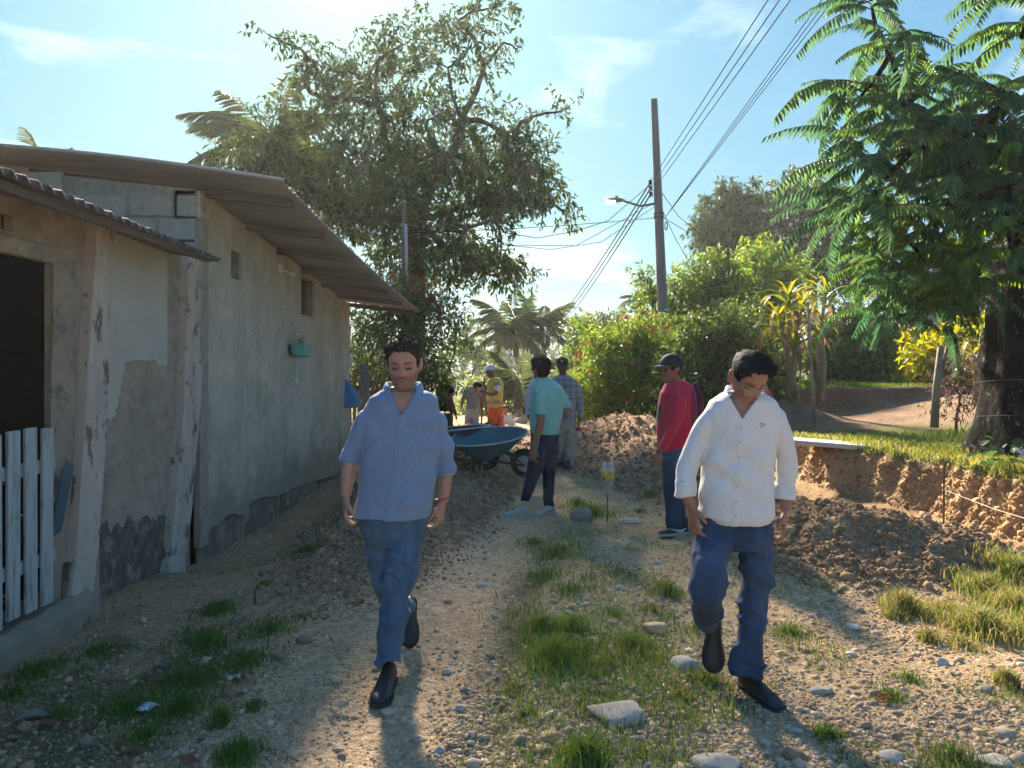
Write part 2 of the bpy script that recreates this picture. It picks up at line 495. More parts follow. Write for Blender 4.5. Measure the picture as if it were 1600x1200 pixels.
_xs, _ys = grid_lines()
GX, GY = np.meshgrid(_xs, _ys)
GZ = ground_h(GX, GY)
_n, _m = len(_ys), len(_xs)
idx = np.arange(_n * _m).reshape(_n, _m)
quads = np.stack([idx[:-1, :-1], idx[:-1, 1:], idx[1:, 1:], idx[1:, :-1]], -1).reshape(-1, 4)
gcol = zone_colors(GX, GY)
me = np_mesh('ground', np.stack([GX, GY, GZ], -1).reshape(-1, 3), [quads], gcol, smooth=True)
def earth_material():
    m = mat('earth', attr=True, rough=.97, var=.26, scale=22, bump=.010, bscale=38, spec=.1, detail=10)
    N, L = m.node_tree.nodes, m.node_tree.links
    bs = N['Principled BSDF']; tc = [n for n in N if n.type == 'TEX_COORD'][0]
    col = bs.inputs['Base Color'].links[0].from_socket; nrm = bs.inputs['Normal'].links[0].from_socket
    no = N.new('ShaderNodeTexNoise'); no.inputs['Scale'].default_value = 14; no.inputs['Detail'].default_value = 3
    wv = N.new('ShaderNodeVectorMath'); wv.operation = 'SCALE'; wv.inputs['Scale'].default_value = .05
    ad = N.new('ShaderNodeVectorMath'); ad.operation = 'ADD'
    L.new(tc.outputs['Object'], no.inputs['Vector']); L.new(no.outputs['Color'], wv.inputs[0]); L.new(tc.outputs['Object'], ad.inputs[0]); L.new(wv.outputs['Vector'], ad.inputs[1])
    for sc, k, dist in ((42, .20, .010), (115, .22, .005)):
        vo = N.new('ShaderNodeTexVoronoi'); vo.inputs['Scale'].default_value = sc; L.new(ad.outputs['Vector'], vo.inputs['Vector'])
        sp = N.new('ShaderNodeSeparateColor'); L.new(vo.outputs['Color'], sp.inputs['Color'])
        mr = N.new('ShaderNodeMapRange'); mr.inputs['To Min'].default_value = 1 - k; mr.inputs['To Max'].default_value = 1 + k
        L.new(sp.outputs['Red'], mr.inputs['Value'])
        mu = N.new('ShaderNodeVectorMath'); mu.operation = 'SCALE'; L.new(col, mu.inputs[0]); L.new(mr.outputs['Result'], mu.inputs['Scale']); col = mu.outputs['Vector']
        ht = N.new('ShaderNodeMath'); ht.operation = 'MULTIPLY'; L.new(sp.outputs['Green'], ht.inputs[0])
        iv = N.new('ShaderNodeMath'); iv.operation = 'SUBTRACT'; iv.inputs[0].default_value = 1.0; L.new(vo.outputs['Distance'], iv.inputs[1]); L.new(iv.outputs[0], ht.inputs[1])
        bp = N.new('ShaderNodeBump'); bp.inputs['Strength'].default_value = .9; bp.inputs['Distance'].default_value = dist
        L.new(ht.outputs[0], bp.inputs['Height']); L.new(nrm, bp.inputs['Normal']); nrm = bp.outputs['Normal']
    L.new(col, bs.inputs['Base Color']); L.new(nrm, bs.inputs['Normal'])
    return m
m_ground = earth_material()
ground = obj_from('ground', me, m_ground)
tag(ground, kind='structure')

# ------------------------------------------------------------------ loose material lying on the ground
def hz(x, y): return float(ground_h(np.array([x]), np.array([y]))[0])

def lump_variants(k, n, seed, flat=.7, sub=1):
    out = []
    r = np.random.default_rng(seed)
    for i in range(k):
        bm = bmesh.new(); bmesh.ops.create_icosphere(bm, subdivisions=sub, radius=1.0)
        V = np.array([v.co[:] for v in bm.verts]); Fa = np.array([[v.index for v in f.verts] for f in bm.faces]); bm.free()
        o = r.uniform(0, 50, 3)
        V *= (1 + .38 * vnoise(V[:, 0] * 1.3 + o[0], V[:, 1] * 1.3 + o[1], V[:, 2] * 1.3 + o[2], seed + i))[:, None]
        # a few flat cleavage planes
        for q in range(4):
            d = unit(r.normal(size=3)); h = r.uniform(.5, .8)
            over = V @ d - h
            V -= np.clip(over, 0, None)[:, None] * d
        V *= np.array([r.uniform(.8, 1.25), r.uniform(.7, 1.1), flat * r.uniform(.75, 1.2)])
        out.append((V, Fa))
    return out

def scatter_lumps(name, pos, size, variants, cols, m, kind='stuff', sink=.3, tilt=.5, zfun=ground_h):
    n = len(pos); z = zfun(pos[:, 0], pos[:, 1])
    VV, FF, CC, off = [], [], [], 0
    ids = rng.integers(0, len(variants), n)
    ang = rng.uniform(0, 2 * np.pi, n)
    for k, (V, Fa) in enumerate(variants):
        s = np.where(ids == k)[0]
        if not len(s): continue
        c, sn = np.cos(ang[s]), np.sin(ang[s])
        P = V[None] * size[s][:, None, None]
        X = P[..., 0] * c[:, None] - P[..., 1] * sn[:, None]; Yv = P[..., 0] * sn[:, None] + P[..., 1] * c[:, None]
        tl = rng.normal(0, tilt * .4, (len(s), 1)); tm = rng.normal(0, tilt * .4, (len(s), 1))
        Z = P[..., 2] + tl * X + tm * Yv
        Q = np.stack([X + pos[s, 0][:, None], Yv + pos[s, 1][:, None], Z + (z[s] + size[s] * (.5 - sink))[:, None]], -1)
        VV.append(Q.reshape(-1, 3))
        FF.append((Fa[None] + (np.arange(len(s)) * len(V))[:, None, None]).reshape(-1, 3) + off)
        CC.append(np.repeat(cols[s], len(V), 0)); off += len(s) * len(V)
    me = np_mesh(name, np.concatenate(VV), [np.concatenate(FF)], np.concatenate(CC))
    return tag(obj_from(name, me, m), kind=kind)

def sample_xy(n, y0, y1, wfun, x_at=None):
    """random ground points in view between depths y0..y1, denser near the camera, kept with probability wfun"""
    out = np.empty((0, 2))
    while len(out) < n:
        k = n * 4
        u = rng.uniform(0, 1, k)
        Y = 1 / (1 / y0 + u * (1 / y1 - 1 / y0))
        X = rng.uniform(-.74, .74, k) * Y
        keep = rng.uniform(0, 1, k) < wfun(X, Y)
        out = np.concatenate([out, np.stack([X[keep], Y[keep]], -1)])
    return out[:n]

m_stone = mat('stone', attr=True, rough=.9, var=.22, scale=40, bump=.003, bscale=120, spec=.2)
m_clod = mat('clod', attr=True, rough=1.0, var=.3, scale=45, bump=.006, bscale=90, spec=.05)
stoneV = lump_variants(9, 0, 3, .6, 1)
clodV = lump_variants(9, 0, 60, .8, 1)
clodV2 = lump_variants(9, 0, 80, .75, 2)

def w_gravel(X, Y):
    tx = track_x(Y); hp = heap_amount(X, Y)
    w = np.where(X > tx + .3, .9, .25) * sstep(.09, .03, hp) * (X < 3.9) * sstep(-1.7, -1.2, X)
    w = np.maximum(w, np.exp(-.5 * ((X - tx - .47) / .12) ** 2) * .95 * (Y < 7))
    cl = sstep(-.35, .25, fbm(X * 1.8, Y * 1.8, 0, 3, 41))
    return w * (.35 + .65 * cl)
def stone_cols(n, base=((.52, .38, .24), (.62, .49, .34), (.40, .275, .165), (.55, .37, .20), (.47, .36, .26))):
    b = np.array(base)[rng.integers(0, len(base), n)]
    return b * rng.uniform(.65, 1.2, (n, 1))
p = sample_xy(48000, 2.6, 14, w_gravel)
scatter_lumps('gravel', p, rng.lognormal(-5.15, .6, len(p)), stoneV, stone_cols(len(p)), m_stone, sink=.45)
def w_verge(X, Y): return sstep(-1.1, -1.5, X) * (X > -2.65) * .8
p = sample_xy(5500, 2.7, 10, w_verge)
scatter_lumps('crumbled_soil', p, rng.lognormal(-5.2, .55, len(p)), clodV, np.array([.40, .27, .165]) * rng.uniform(.6, 1.6, (len(p), 1)), m_clod)
def w_heap(X, Y):
    return sstep(.03, .12, heap_amount(X, Y)) * (X < bank_x(Y) - .2) * (X > -2.4)
p = sample_xy(22000, 4.2, 18, w_heap)
near = np.exp(-((p[:, 1] - 5) / 14))
base = np.where((p[:, 0] < .45)[:, None], np.array([.29, .19, .115]), np.array([.31, .20, .115]))
scatter_lumps('soil_clods', p, rng.lognormal(-4.55, .6, len(p)).clip(.005, .07), clodV, base * rng.uniform(.65, 1.45, (len(p), 1)), m_clod, sink=.42)
p = sample_xy(7000, 9.0, 19, w_heap)
scatter_lumps('heap_clods', p, rng.lognormal(-3.9, .45, len(p)).clip(.008, .07), clodV, np.array([.31, .205, .125]) * rng.uniform(.7, 1.4, (len(p), 1)), m_clod, sink=.5)
def w_bank(X, Y):
    t = terrace(X, Y); return ((t > .03) & (t < .85)) * 1.0 * (Y < 13)
p = sample_xy(3200, 5.8, 13, w_bank)
scatter_lumps('bank_clods', p, rng.lognormal(-4.2, .55, len(p)).clip(.006, .06), clodV, np.array([.38, .245, .135]) * rng.uniform(.6, 1.35, (len(p), 1)), m_clod, sink=.62)

# ------------------------------------------------------------------ single stones one can point at
def at_ground(px, py):
    """ground point seen at a pixel (iterates along the ray)"""
    dx, dz = (px - CX) / F, -(py - HZ) / F
    lo, hi = 1.5, 60.0
    for n in (160, 24, 24):
        Ys = lo * (hi / lo) ** np.linspace(0, 1, n)
        under = (CAMH + dz * Ys) < ground_h(dx * Ys, Ys)
        if not under.any(): break
        i = max(int(np.argmax(under)), 1); lo, hi = Ys[i - 1], Ys[i]
    Y = (lo + hi) / 2
    return Vector((dx * Y, Y, hz(dx * Y, Y)))

def stone(px, py, wpx, hpx, col, label, group=None, depthk=.8, seed=0, name='stone', cat='stone', flatness=None):
    P = at_ground(px, py + hpx * .35)
    w = wpx / F * P.y / 2; h = max(hpx / F * P.y * .55, .008)
    r = np.random.default_rng(seed + 500)
    bm = bmesh.new(); bmesh.ops.create_icosphere(bm, subdivisions=3, radius=1.0)
    V = np.array([v.co[:] for v in bm.verts]); Fa = np.array([[v.index for v in f.verts] for f in bm.faces]); bm.free()
    o = r.uniform(0, 90, 3)
    V *= (1 + .3 * fbm(V[:, 0] * 1.1 + o[0], V[:, 1] * 1.1 + o[1], V[:, 2] * 1.1, 3, seed))[:, None]
    for q in range(7):
        d = unit(r.normal(size=3)); hh = r.uniform(.55, .85); V -= np.clip(V @ d - hh, 0, None)[:, None] * d
    V += .03 * fbm(V[:, 0] * 5, V[:, 1] * 5, V[:, 2] * 5, 3, seed + 3)[:, None] * V
    V *= np.array([w, w * depthk, h])
    c, s = math.cos(r.uniform(-.3, .3)), math.sin(r.uniform(-.3, .3))
    cc = np.array(col) * (1 + .2 * fbm(V[:, 0] * 30, V[:, 1] * 30, V[:, 2] * 30, 3, seed))[:, None]
    me = np_mesh(name, V, [Fa], cc, smooth=False)
    me.materials.append(m_stone)
    ob = bpy.data.objects.new(name, me); COL.objects.link(ob)
    ob.location = (P.x, P.y, P.z + h * .12)
    return tag(ob, label, cat, group)

stone(955, 1104, 104, 34, (.50, .41, .32), 'large flat buff stone set in the road in front of the grass strip', seed=1)
stone(1023, 978, 42, 24, (.52, .36, .20), 'orange flat stone lying left of the white-shirted man\'s raised shoe', seed=2)
stone(906, 800, 44, 36, (.24, .22, .19), 'rounded grey boulder in grass left of the staked bottle', seed=3, flatness=1)
stone(1070, 1034, 62, 26, (.44, .38, .32), 'pale rough stone under the white-shirted man\'s raised shoe', seed=4)
stone(738, 1190, 34, 22, (.42, .36, .28), 'grey pebble at the bottom edge of the worn track', seed=5)
stone(719, 1104, 18, 14, (.40, .36, .30), 'blue grey chip of stone lying on the worn track', seed=6)
stone(699, 1046, 22, 15, (.52, .46, .38), 'cream round pebble beside the worn track in front of the blue-shirted man', seed=7)
stone(755, 912, 22, 12, (.52, .46, .38), 'cream flat pebble on the track behind the blue-shirted man', seed=8)
stone(1331, 977, 26, 14, (.58, .52, .43), 'white angular stone right of the white-shirted man\'s knee', seed=9)
stone(1470, 1032, 22, 14, (.55, .47, .37), 'pale stone between two yellowish grass tufts on the right', seed=10)
stone(1120, 1188, 80, 26, (.40, .35, .30), 'brown grey rock at the bottom edge below the black shoe', seed=11)
stone(1390, 1180, 46, 18, (.52, .44, .34), 'flat pale rock at the bottom edge under the orange leaf', seed=12)
stone(1550, 1185, 60, 22, (.52, .45, .35), 'wide pale slab of rock in the bottom right corner of the road', seed=13)
stone(1298, 1140, 22, 16, (.48, .43, .35), 'pale grey shard of stone beside a dark green sprig', seed=14)
stone(1545, 1075, 30, 16, (.30, .27, .22), 'dark grey angular stone at the right edge of the road', seed=15)
stone(1285, 1075, 40, 20, (.40, .36, .31), 'weathered grey rock level with the tip of the black shoe', seed=16)
stone(475, 998, 26, 14, (.22, .16, .13), 'dark brown stone lying at the edge of the left grass patch', seed=17)
stone(685, 1170, 22, 14, (.40, .38, .33), 'small grey stone on the smooth worn track', seed=18)
stone(985, 812, 40, 10, (.50, .42, .33), 'pinkish flat stone at the foot of the bottle stake', seed=19)
k = 0
for i in range(30):
    q = sample_xy(1, 2.9, 6.5, lambda X, Y: (X > track_x(Y) + .4) * (X < 3.0) * (heap_amount(X, Y) < .04) * 1.0)[0]
    px, py = CX + F * q[0] / q[1], HZ + F * CAMH / q[1]
    if 1040 < px < 1230 and py > 1000: continue
    stone(px, py, rng.uniform(11, 24), rng.uniform(5, 10), stone_cols(1, ((.56, .48, .37), (.6, .5, .38)) if i % 2 else ((.50, .36, .22), (.46, .33, .20)))[0],
          'loose %s stone %s' % ('pale' if i % 2 else 'tan', 'in the gravel right of the black shoe' if px > 1230 else 'in the gravel between the two walking men near the bottom edge' if py > 1040 else
           'in the gravel between the grass strip and the white-shirted man' if px > 930 else 'among the grass of the road strip'), 'loose stones on the road', seed=40 + i)
# ================================================================== HOUSE on the left
m_plaster = mat('plaster', (.50, .465, .39), rough=.9, var=.16, scale=2.2, bump=.004, bscale=22, spec=.15,
                second=(.40, .375, .29), second_scale=1.1, second_lo=.45, second_hi=.7, stretch=(1, 1, .45))
def wall_material():
    m = mat('wall_plaster', (.53, .48, .385), rough=.95, var=.20, scale=3.0, bump=.006, bscale=16, spec=.1, second=(.41, .37, .28), second_scale=.9, second_lo=.42, second_hi=.66)
    N, L = m.node_tree.nodes, m.node_tree.links
    bs = N['Principled BSDF']; tc = [n for n in N if n.type == 'TEX_COORD'][0]; col = bs.inputs['Base Color'].links[0].from_socket
    def layer(scale, st, lo, hi, c, k, detail=9):
        nonlocal col
        mp = N.new('ShaderNodeMapping'); mp.inputs['Scale'].default_value = st; L.new(tc.outputs['Object'], mp.inputs['Vector'])
        no = N.new('ShaderNodeTexNoise'); no.inputs['Scale'].default_value = scale; no.inputs['Detail'].default_value = detail; no.inputs['Roughness'].default_value = .7
        L.new(mp.outputs['Vector'], no.inputs['Vector'])
        mr = N.new('ShaderNodeMapRange'); mr.inputs['From Min'].default_value = lo; mr.inputs['From Max'].default_value = hi; mr.inputs['To Max'].default_value = k
        L.new(no.outputs['Fac'], mr.inputs['Value'])
        mx = N.new('ShaderNodeMixRGB'); mx.inputs['Color2'].default_value = (*c, 1); L.new(mr.outputs['Result'], mx.inputs['Fac']); L.new(col, mx.inputs['Color1']); col = mx.outputs['Color']
        return mx, mr
    layer(1.7, (1, 1.8, .42), .46, .74, (.30, .275, .21), .6)          # rain streaks
    layer(7, (1, 1, .6), .56, .70, (.56, .53, .45), .7)                   # pale lime blooms
    layer(26, (1, 1, 1), .60, .70, (.20, .18, .14), .55)                  # pits and specks
    # hairline cracks
    nc = N.new('ShaderNodeTexNoise'); nc.inputs['Scale'].default_value = 1.5; nc.inputs['Detail'].default_value = 5; nc.inputs['Roughness'].default_value = .55; L.new(tc.outputs['Object'], nc.inputs['Vector'])
    s1 = N.new('ShaderNodeMath'); s1.operation = 'SUBTRACT'; s1.inputs[1].default_value = .53; L.new(nc.outputs['Fac'], s1.inputs[0])
    s2 = N.new('ShaderNodeMath'); s2.operation = 'ABSOLUTE'; L.new(s1.outputs[0], s2.inputs[0])
    s3 = N.new('ShaderNodeMapRange'); s3.inputs['From Min'].default_value = .0035; s3.inputs['From Max'].default_value = .001; s3.inputs['To Max'].default_value = .7; L.new(s2.outputs[0], s3.inputs['Value'])
    cx = N.new('ShaderNodeMixRGB'); cx.inputs['Color2'].default_value = (.13, .115, .09, 1); L.new(s3.outputs['Result'], cx.inputs['Fac']); L.new(col, cx.inputs['Color1']); col = cx.outputs['Color']
    # splashed mud along the foot of the wall, ragged upper edge
    sx = N.new('ShaderNodeSeparateXYZ'); L.new(tc.outputs['Object'], sx.inputs['Vector'])
    no = N.new('ShaderNodeTexNoise'); no.inputs['Scale'].default_value = 2.4; no.inputs['Detail'].default_value = 8; L.new(tc.outputs['Object'], no.inputs['Vector'])
    ad = N.new('ShaderNodeMath'); ad.operation = 'MULTIPLY_ADD'; ad.inputs[1].default_value = 1.3; L.new(no.outputs['Fac'], ad.inputs[0]); 
    ng = N.new('ShaderNodeMath'); ng.operation = 'MULTIPLY'; ng.inputs[1].default_value = -1; L.new(sx.outputs['Z'], ng.inputs[0]); L.new(ng.outputs[0], ad.inputs[2])
    mr = N.new('ShaderNodeMapRange'); mr.inputs['From Min'].default_value = -.05; mr.inputs['From Max'].default_value = .45; mr.inputs['To Max'].default_value = .75; L.new(ad.outputs[0], mr.inputs['Value'])
    mx = N.new('ShaderNodeMixRGB'); mx.inputs['Color2'].default_value = (.25, .215, .145, 1); L.new(mr.outputs['Result'], mx.inputs['Fac']); L.new(col, mx.inputs['Color1'])
    L.new(mx.outputs['Color'], bs.inputs['Base Color'])
    return m
m_wall = wall_material()
m_plaster2 = mat('plaster_old', (.36, .30, .23), rough=.95, var=.3, scale=9, bump=.008, bscale=45, spec=.1,
                 second=(.22, .19, .155), second_scale=2.2, second_lo=.5, second_hi=.75)
m_mould = mat('mould', (.14, .125, .10), rough=.95, var=.45, scale=10, bump=.006, bscale=40, spec=.1, second=(.22, .19, .15), second_scale=5, second_lo=.52, second_hi=.6)
m_patch = mat('plaster_smooth', (.46, .44, .37), rough=.85, var=.1, scale=3, bump=.002, bscale=20, spec=.15)
m_peel = mat('peeling_paint', (.47, .41, .345), rough=.85, var=.15, scale=7, bump=.006, bscale=30, spec=.15,
             second=(.17, .13, .10), second_scale=9, second_lo=.55, second_hi=.62, stretch=(1, 1, .5))
m_block = mat('concrete_block', (.40, .36, .295), rough=.95, var=.2, scale=12, bump=.006, bscale=60, spec=.1)
m_mortar = mat('mortar', (.35, .31, .255), rough=.95, var=.25, scale=14, bump=.008, bscale=50, spec=.1)
m_found = mat('foundation', (.21, .17, .125), rough=1, var=.35, scale=7, bump=.015, bscale=25, spec=.1, second=(.32, .28, .22), second_scale=4)
m_tin = mat('tin_sheet', (.27, .258, .25), rough=.6, var=.25, scale=5, bump=.001, bscale=30, metallic=.25, stretch=(.3, 1, 1), second=(.225, .20, .185), second_scale=2.5, second_lo=.5, second_hi=.7)
m_tin2 = mat('tin_dark', (.10, .09, .085), rough=.75, var=.3, scale=6, bump=.001, metallic=.15, stretch=(.3, 1, 1))
m_wood = mat('wood_dark', (.12, .09, .065), rough=.85, var=.35, scale=6, bump=.003, bscale=30, stretch=(.3, 6, 6))
m_black = mat('interior_shade', (.03, .029, .031), rough=1, var=.2)  # near-black colour stands in for the shade inside room and openings
m_gate = mat('gate_paint', (.37, .42, .42), rough=.7, var=.12, scale=5, bump=.002, bscale=30, stretch=(6, 6, .6), second=(.20, .18, .14), second_scale=6, second_lo=.53, second_hi=.62)
m_conc = mat('concrete', (.27, .23, .17), rough=.95, var=.2, scale=8, bump=.006, bscale=40, spec=.1)

FX = -2.75                                   # plane of the facades along the road
house = thing('house', 'grey plastered house with a low sheet metal roof and two small wall openings', 'house', (-3.6, 9.4, 0))

def cut_mesh(mb, cutters, name, parent, m):
    me = mb.mesh(name, org_of(parent))
    o = bpy.data.objects.new('temp_cut', me); COL.objects.link(o)
    cs = []
    for i, c in enumerate(cutters):
        ce = bpy.data.objects.new('temp_cutter', c.mesh('c', org_of(parent))); COL.objects.link(ce); cs.append(ce)
        md = o.modifiers.new('b', 'BOOLEAN'); md.operation = 'DIFFERENCE'; md.object = ce; md.solver = 'EXACT'
    dg = bpy.context.evaluated_depsgraph_get(); dg.update()
    out = bpy.data.meshes.new_from_object(o.evaluated_get(dg), depsgraph=dg)
    for c in cs + [o]: bpy.data.objects.remove(c)
    out.materials.clear(); out.name = name
    return obj_from(name, out, m, parent)

def eave_pt(u):                               # u along the eave, 0 near .. 1 far
    return Vector((-1.92, 6.30, 3.095)).lerp(Vector((-1.6, 13.05, 2.50)), u) + Vector((0, 0, -.05 * math.sin(math.pi * u)))
def roof_z(x, y):
    u = (y - 6.30) / (13.05 - 6.30); e = eave_pt(u); d = max(e.x - x, 0)
    return e.z + .17 * d - .020 * d * d

# long side wall: plaster skin over a rougher core, with two openings
Y0, Y1 = 6.62, 12.7
top = [(Y0, roof_z(FX, Y0) - .05), (Y1, roof_z(FX, Y1) - .05)]
core = MB().prism([(FX - .012, Y0, -.4), (FX - .012, Y1, -.4), (FX - .012, Y1, top[1][1]), (FX - .012, Y0, top[0][1])], (-.2, 0, 0))
hole1 = MB().box((FX, 7.49, 2.6), (.36, .29, .28)); hole2 = MB().box((FX, 10.12, 2.52), (.36, .66, .5))
cut_mesh(core, [hole1, hole2], 'core_wall', house, m_found)
bot = [(308, 862), (314, 845), (322, 836), (330, 822), (338, 818), (345, 810), (353, 808), (360, 805), (371, 806), (380, 802), (386, 792), (392, 785), (400, 777), (409, 778), (420, 774), (433, 773), (445, 768), (458, 760), (470, 757), (484, 754), (500, 748), (520, 741), (536, 735)]
poly = []
for px, py in bot:
    Y = FX * F / (px - CX); poly.append(Vector((FX - .012, Y, W(px, py, Y).z + .02 * math.sin(px))))
poly[0].y = Y0; poly[-1].y = Y1
pass
skin = MB().prism([Vector((FX - .012, Y1, top[1][1])), Vector((FX - .012, Y0, top[0][1]))] + poly, (.03, 0, 0))
hole1b = MB().box((FX, 7.49, 2.6), (.5, .29, .28)); hole2b = MB().box((FX, 10.12, 2.52), (.5, .66, .5))
side = cut_mesh(skin, [hole1b, hole2b], 'side_wall', house, m_wall)
# bottoms of the openings: back board dark for the shade inside, and a recessed lattice
for (yc, zc, wy, hz_) in ((7.49, 2.6, .29, .28), (10.12, 2.52, .66, .5)):
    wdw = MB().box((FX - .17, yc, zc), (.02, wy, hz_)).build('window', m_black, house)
    fr = MB()
    for s in (-1, 1):
        fr.box((FX - .13, yc + s * (wy / 2 - .02), zc), (.05, .04, hz_ - .002))
        fr.box((FX - .13, yc, zc + s * (hz_ / 2 - .02)), (.048, wy - .082, .038))
    if wy > .5: fr.box((FX - .128, yc, zc), (.04, .03, hz_ - .08))
    fr.build('frame', m_wood, wdw)
# gable wall facing the camera, laid in concrete blocks
gx1 = FX + .005
gw = MB().prism([(-6.5, Y0 - .0, -.3), (gx1 - .03, Y0, -.3), (gx1 - .03, Y0, roof_z(gx1, Y0) - .04), (-4.4, Y0, roof_z(-4.4, Y0) - .04), (-6.5, Y0, roof_z(-6.5, Y0) - .05)], (0, .16, 0))
gable = gw.build('gable_wall', m_mortar, house)
rb = random.Random(4)
zrow = 2.28; row = 0
while zrow < 3.3:
    x = gx1 - .02; first = True
    while x > -5.0:
        wd = (.2 if (first and row % 2) else .40) - .02
        if first and row % 2 == 0: wd = .33
        zc = zrow + .1; xc = x - wd / 2
        if zc + .10 < roof_z(xc, Y0) - .0:
            MB().box((xc + rb.uniform(-.006, .006), Y0 + .004 + rb.uniform(-.006, .004), zc + rb.uniform(-.004, .004)), (wd - .012, .05, .185),
                     Euler((0, rb.uniform(-.012, .012), 0)), bevel=.008).build('block', m_block, gable)
        x -= wd + .022; first = False
    zrow += .207; row += 1
MB().box((gx1 - .004, Y0 + .06, 1.45), (.07, .17, 2.9), bevel=.01).build('corner_post', m_plaster2, house)
MB().prism([(-6.5, Y1 - .15, -.3), (FX - .22, Y1 - .15, -.3), (FX - .22, Y1 - .15, roof_z(FX, Y1) - .06), (-6.5, Y1 - .15, roof_z(-5, Y1) - .1)], (0, .15, 0)).build('back_wall', m_plaster2, house)

# corrugated roof
def corrugated(ys, xs, zf, pitch, amp, thick=.004):
    ys = np.asarray(ys); V = []
    for y in ys:
        for x in xs(y):
            V.append((x, y, zf(x, y) + amp * math.sin(2 * math.pi * y / pitch)))
    n = len(xs(ys[0])); m = len(ys)
    id_ = np.arange(n * m).reshape(m, n)
    q = np.stack([id_[:-1, :-1], id_[:-1, 1:], id_[1:, 1:], id_[1:, :-1]], -1).reshape(-1, 4)
    return np.array(V), q
V, q = corrugated(np.arange(6.30, 13.05, .017), lambda y: [eave_pt((y-6.30)/6.75).x + .03*math.sin(y*40)*.1 - d for d in (0, .4, .9, 1.6, 2.4, 3.4, 4.6)], lambda x, y: roof_z(x, y) + .05, .105, .018)
o_ = np.array(org_of(house)); me = np_mesh('roof', V - o_, [q], smooth=True)
me = modified_mesh(me, [('SOLIDIFY', dict(thickness=.006, offset=0))])
roof = obj_from('roof', me, m_tin, house)
for i in range(7):
    y = 6.72 + i * 1.02
    x0 = eave_pt((y - 6.30) / 6.75).x
    MB().prism([(x0 - .06, y, roof_z(x0 - .06, y) + .02), (x0 - 2.4, y, roof_z(x0 - 2.4, y) + .02), (x0 - 2.4, y, roof_z(x0 - 2.4, y) - .05), (x0 - .06, y, roof_z(x0 - .06, y) - .045)], (0, .05, 0)).build('rafter', m_wood, roof)
# verge flashing seen bright along the near edge
pts = [Vector((-1.90 - d, 6.285, roof_z(-1.90 - d, 6.30) + .055)) for d in np.linspace(0, 3.6, 10)]
MB().tube(pts, .016, 6).build('verge_flashing', mat('flashing', (.42, .36, .30), rough=.6, metallic=.2, var=.2), roof)

# ------------------------------------------------------------------ lean-to annex in front of it
annex = thing('annex', 'lean-to room with peeling pillars and a scalloped awning in front of the grey house', 'annex', (-3.2, 4.6, 0))
wz = 2.55
wall = MB().prism([(FX - .06, 2.2, -.3), (FX - .06, 6.59, -.3), (FX - .06, 6.59, wz), (FX - .06, 2.2, wz)], (-.05, 0, 0))
cut_mesh(wall, [MB().box((FX - .1, 3.35, 1.0), (.6, 2.54, 2.46)), MB().box((FX - .08, 4.2, 2.40), (.12, .1, .09))], 'front_wall', annex, m_plaster2)
MB().box((FX - .115, 4.2, 2.40), (.01, .14, .14)).build('vent_back', m_black, annex)  # dark board paints the shade in the vent hole
# plaster panel between the pillars: a sound patch on top with a broken edge over the bare, stained wall
yz = lambda px, py: (lambda Y: Vector((FX - .06, Y, W(px, py, Y).z)))((FX - .05) * F / (px - CX))
raw = [(158, 645), (166, 650), (174, 657), (181, 648), (186, 626), (190, 606), (193, 585), (198, 566), (212, 562), (228, 563), (243, 564), (246, 572), (262, 570)]
edge = [(158, 360)] + [(raw[i][0] * (1 - f) + raw[i+1][0] * f + 1.6 * math.sin(i * 7 + f * 9), raw[i][1] * (1 - f) + raw[i+1][1] * f + 1.8 * math.sin(i * 5 + f * 13)) for i in range(len(raw) - 1) for f in (0, .25, .5, .75)] + [(262, 570), (262, 380)]
MB().prism([yz(*e) for e in edge], (.007, 0, 0)).build('plaster_patch', m_patch, annex)
rm = random.Random(3)
mould = [(158 + 2 * i, 826 - .5 * i + 9 * float(vnoise(i * .23, 0, 0, 8)) + 5 * float(vnoise(i * .9, 3, 0, 9)) + rm.uniform(-2, 2)) for i in range(53)] + [(262, 940), (158, 960)]
MB().prism([yz(*e) for e in mould], (.0025, 0, 0)).build('mould_stain', m_mould, annex)
jamb = [(84, 405), (121, 405), (112, 950), (74, 950)]
MB().prism([yz(*e) for e in jamb], (.012, 0, 0)).build('door_jamb', mat('jamb_plaster', (.33, .265, .195), rough=.95, var=.25, scale=6, bump=.005, bscale=40, second=(.12, .10, .085), second_scale=3), annex)
# the two battered pillars
def pillar(pts_l, pts_r, depth, seed):
    """outline in the facade plane from pixels, given thickness and a rough surface"""
    L = [yz(*p) for p in pts_l]; Rr = [yz(*p) for p in pts_r]
    n = 26; rings = []
    rr = random.Random(seed)
    for k in range(n):
        t = k / (n - 1) * (len(L) - 1); i = min(int(t), len(L) - 2); f = t - i
        a = L[i].lerp(L[i+1], f); b = Rr[i].lerp(Rr[i+1], f)
        j = lambda: rr.uniform(-.006, .006)
        x0 = FX - .1; x1 = FX + depth
        rings.append([Vector((x0, a.y, a.z)), Vector((x1 - .02, a.y + j(), a.z)), Vector((x1 + j(), a.y + .02, a.z)), Vector((x1 + j(), (a.y+b.y)/2, a.z)),
                      Vector((x1 + j(), b.y - .02, b.z)), Vector((x1 - .02, b.y + j(), b.z)), Vector((x0, b.y, b.z))])
    return MB().loft(rings)
pillar([(138, 345), (120, 640), (104, 860), (94, 960)], [(164, 352), (152, 640), (140, 830), (126, 955)], .03, 1).build('pillar', m_peel, annex)
pillar([(284, 392), (276, 640), (262, 800), (250, 905)], [(309, 398), (300, 640), (286, 800), (276, 895)], .03, 2).build('pillar', m_peel, annex)
MB().prism([yz(98, 880), yz(128, 868), yz(136, 900), yz(140, 950), yz(92, 968)], (.045, 0, 0)).build('crumbled_footing', m_mould, annex)
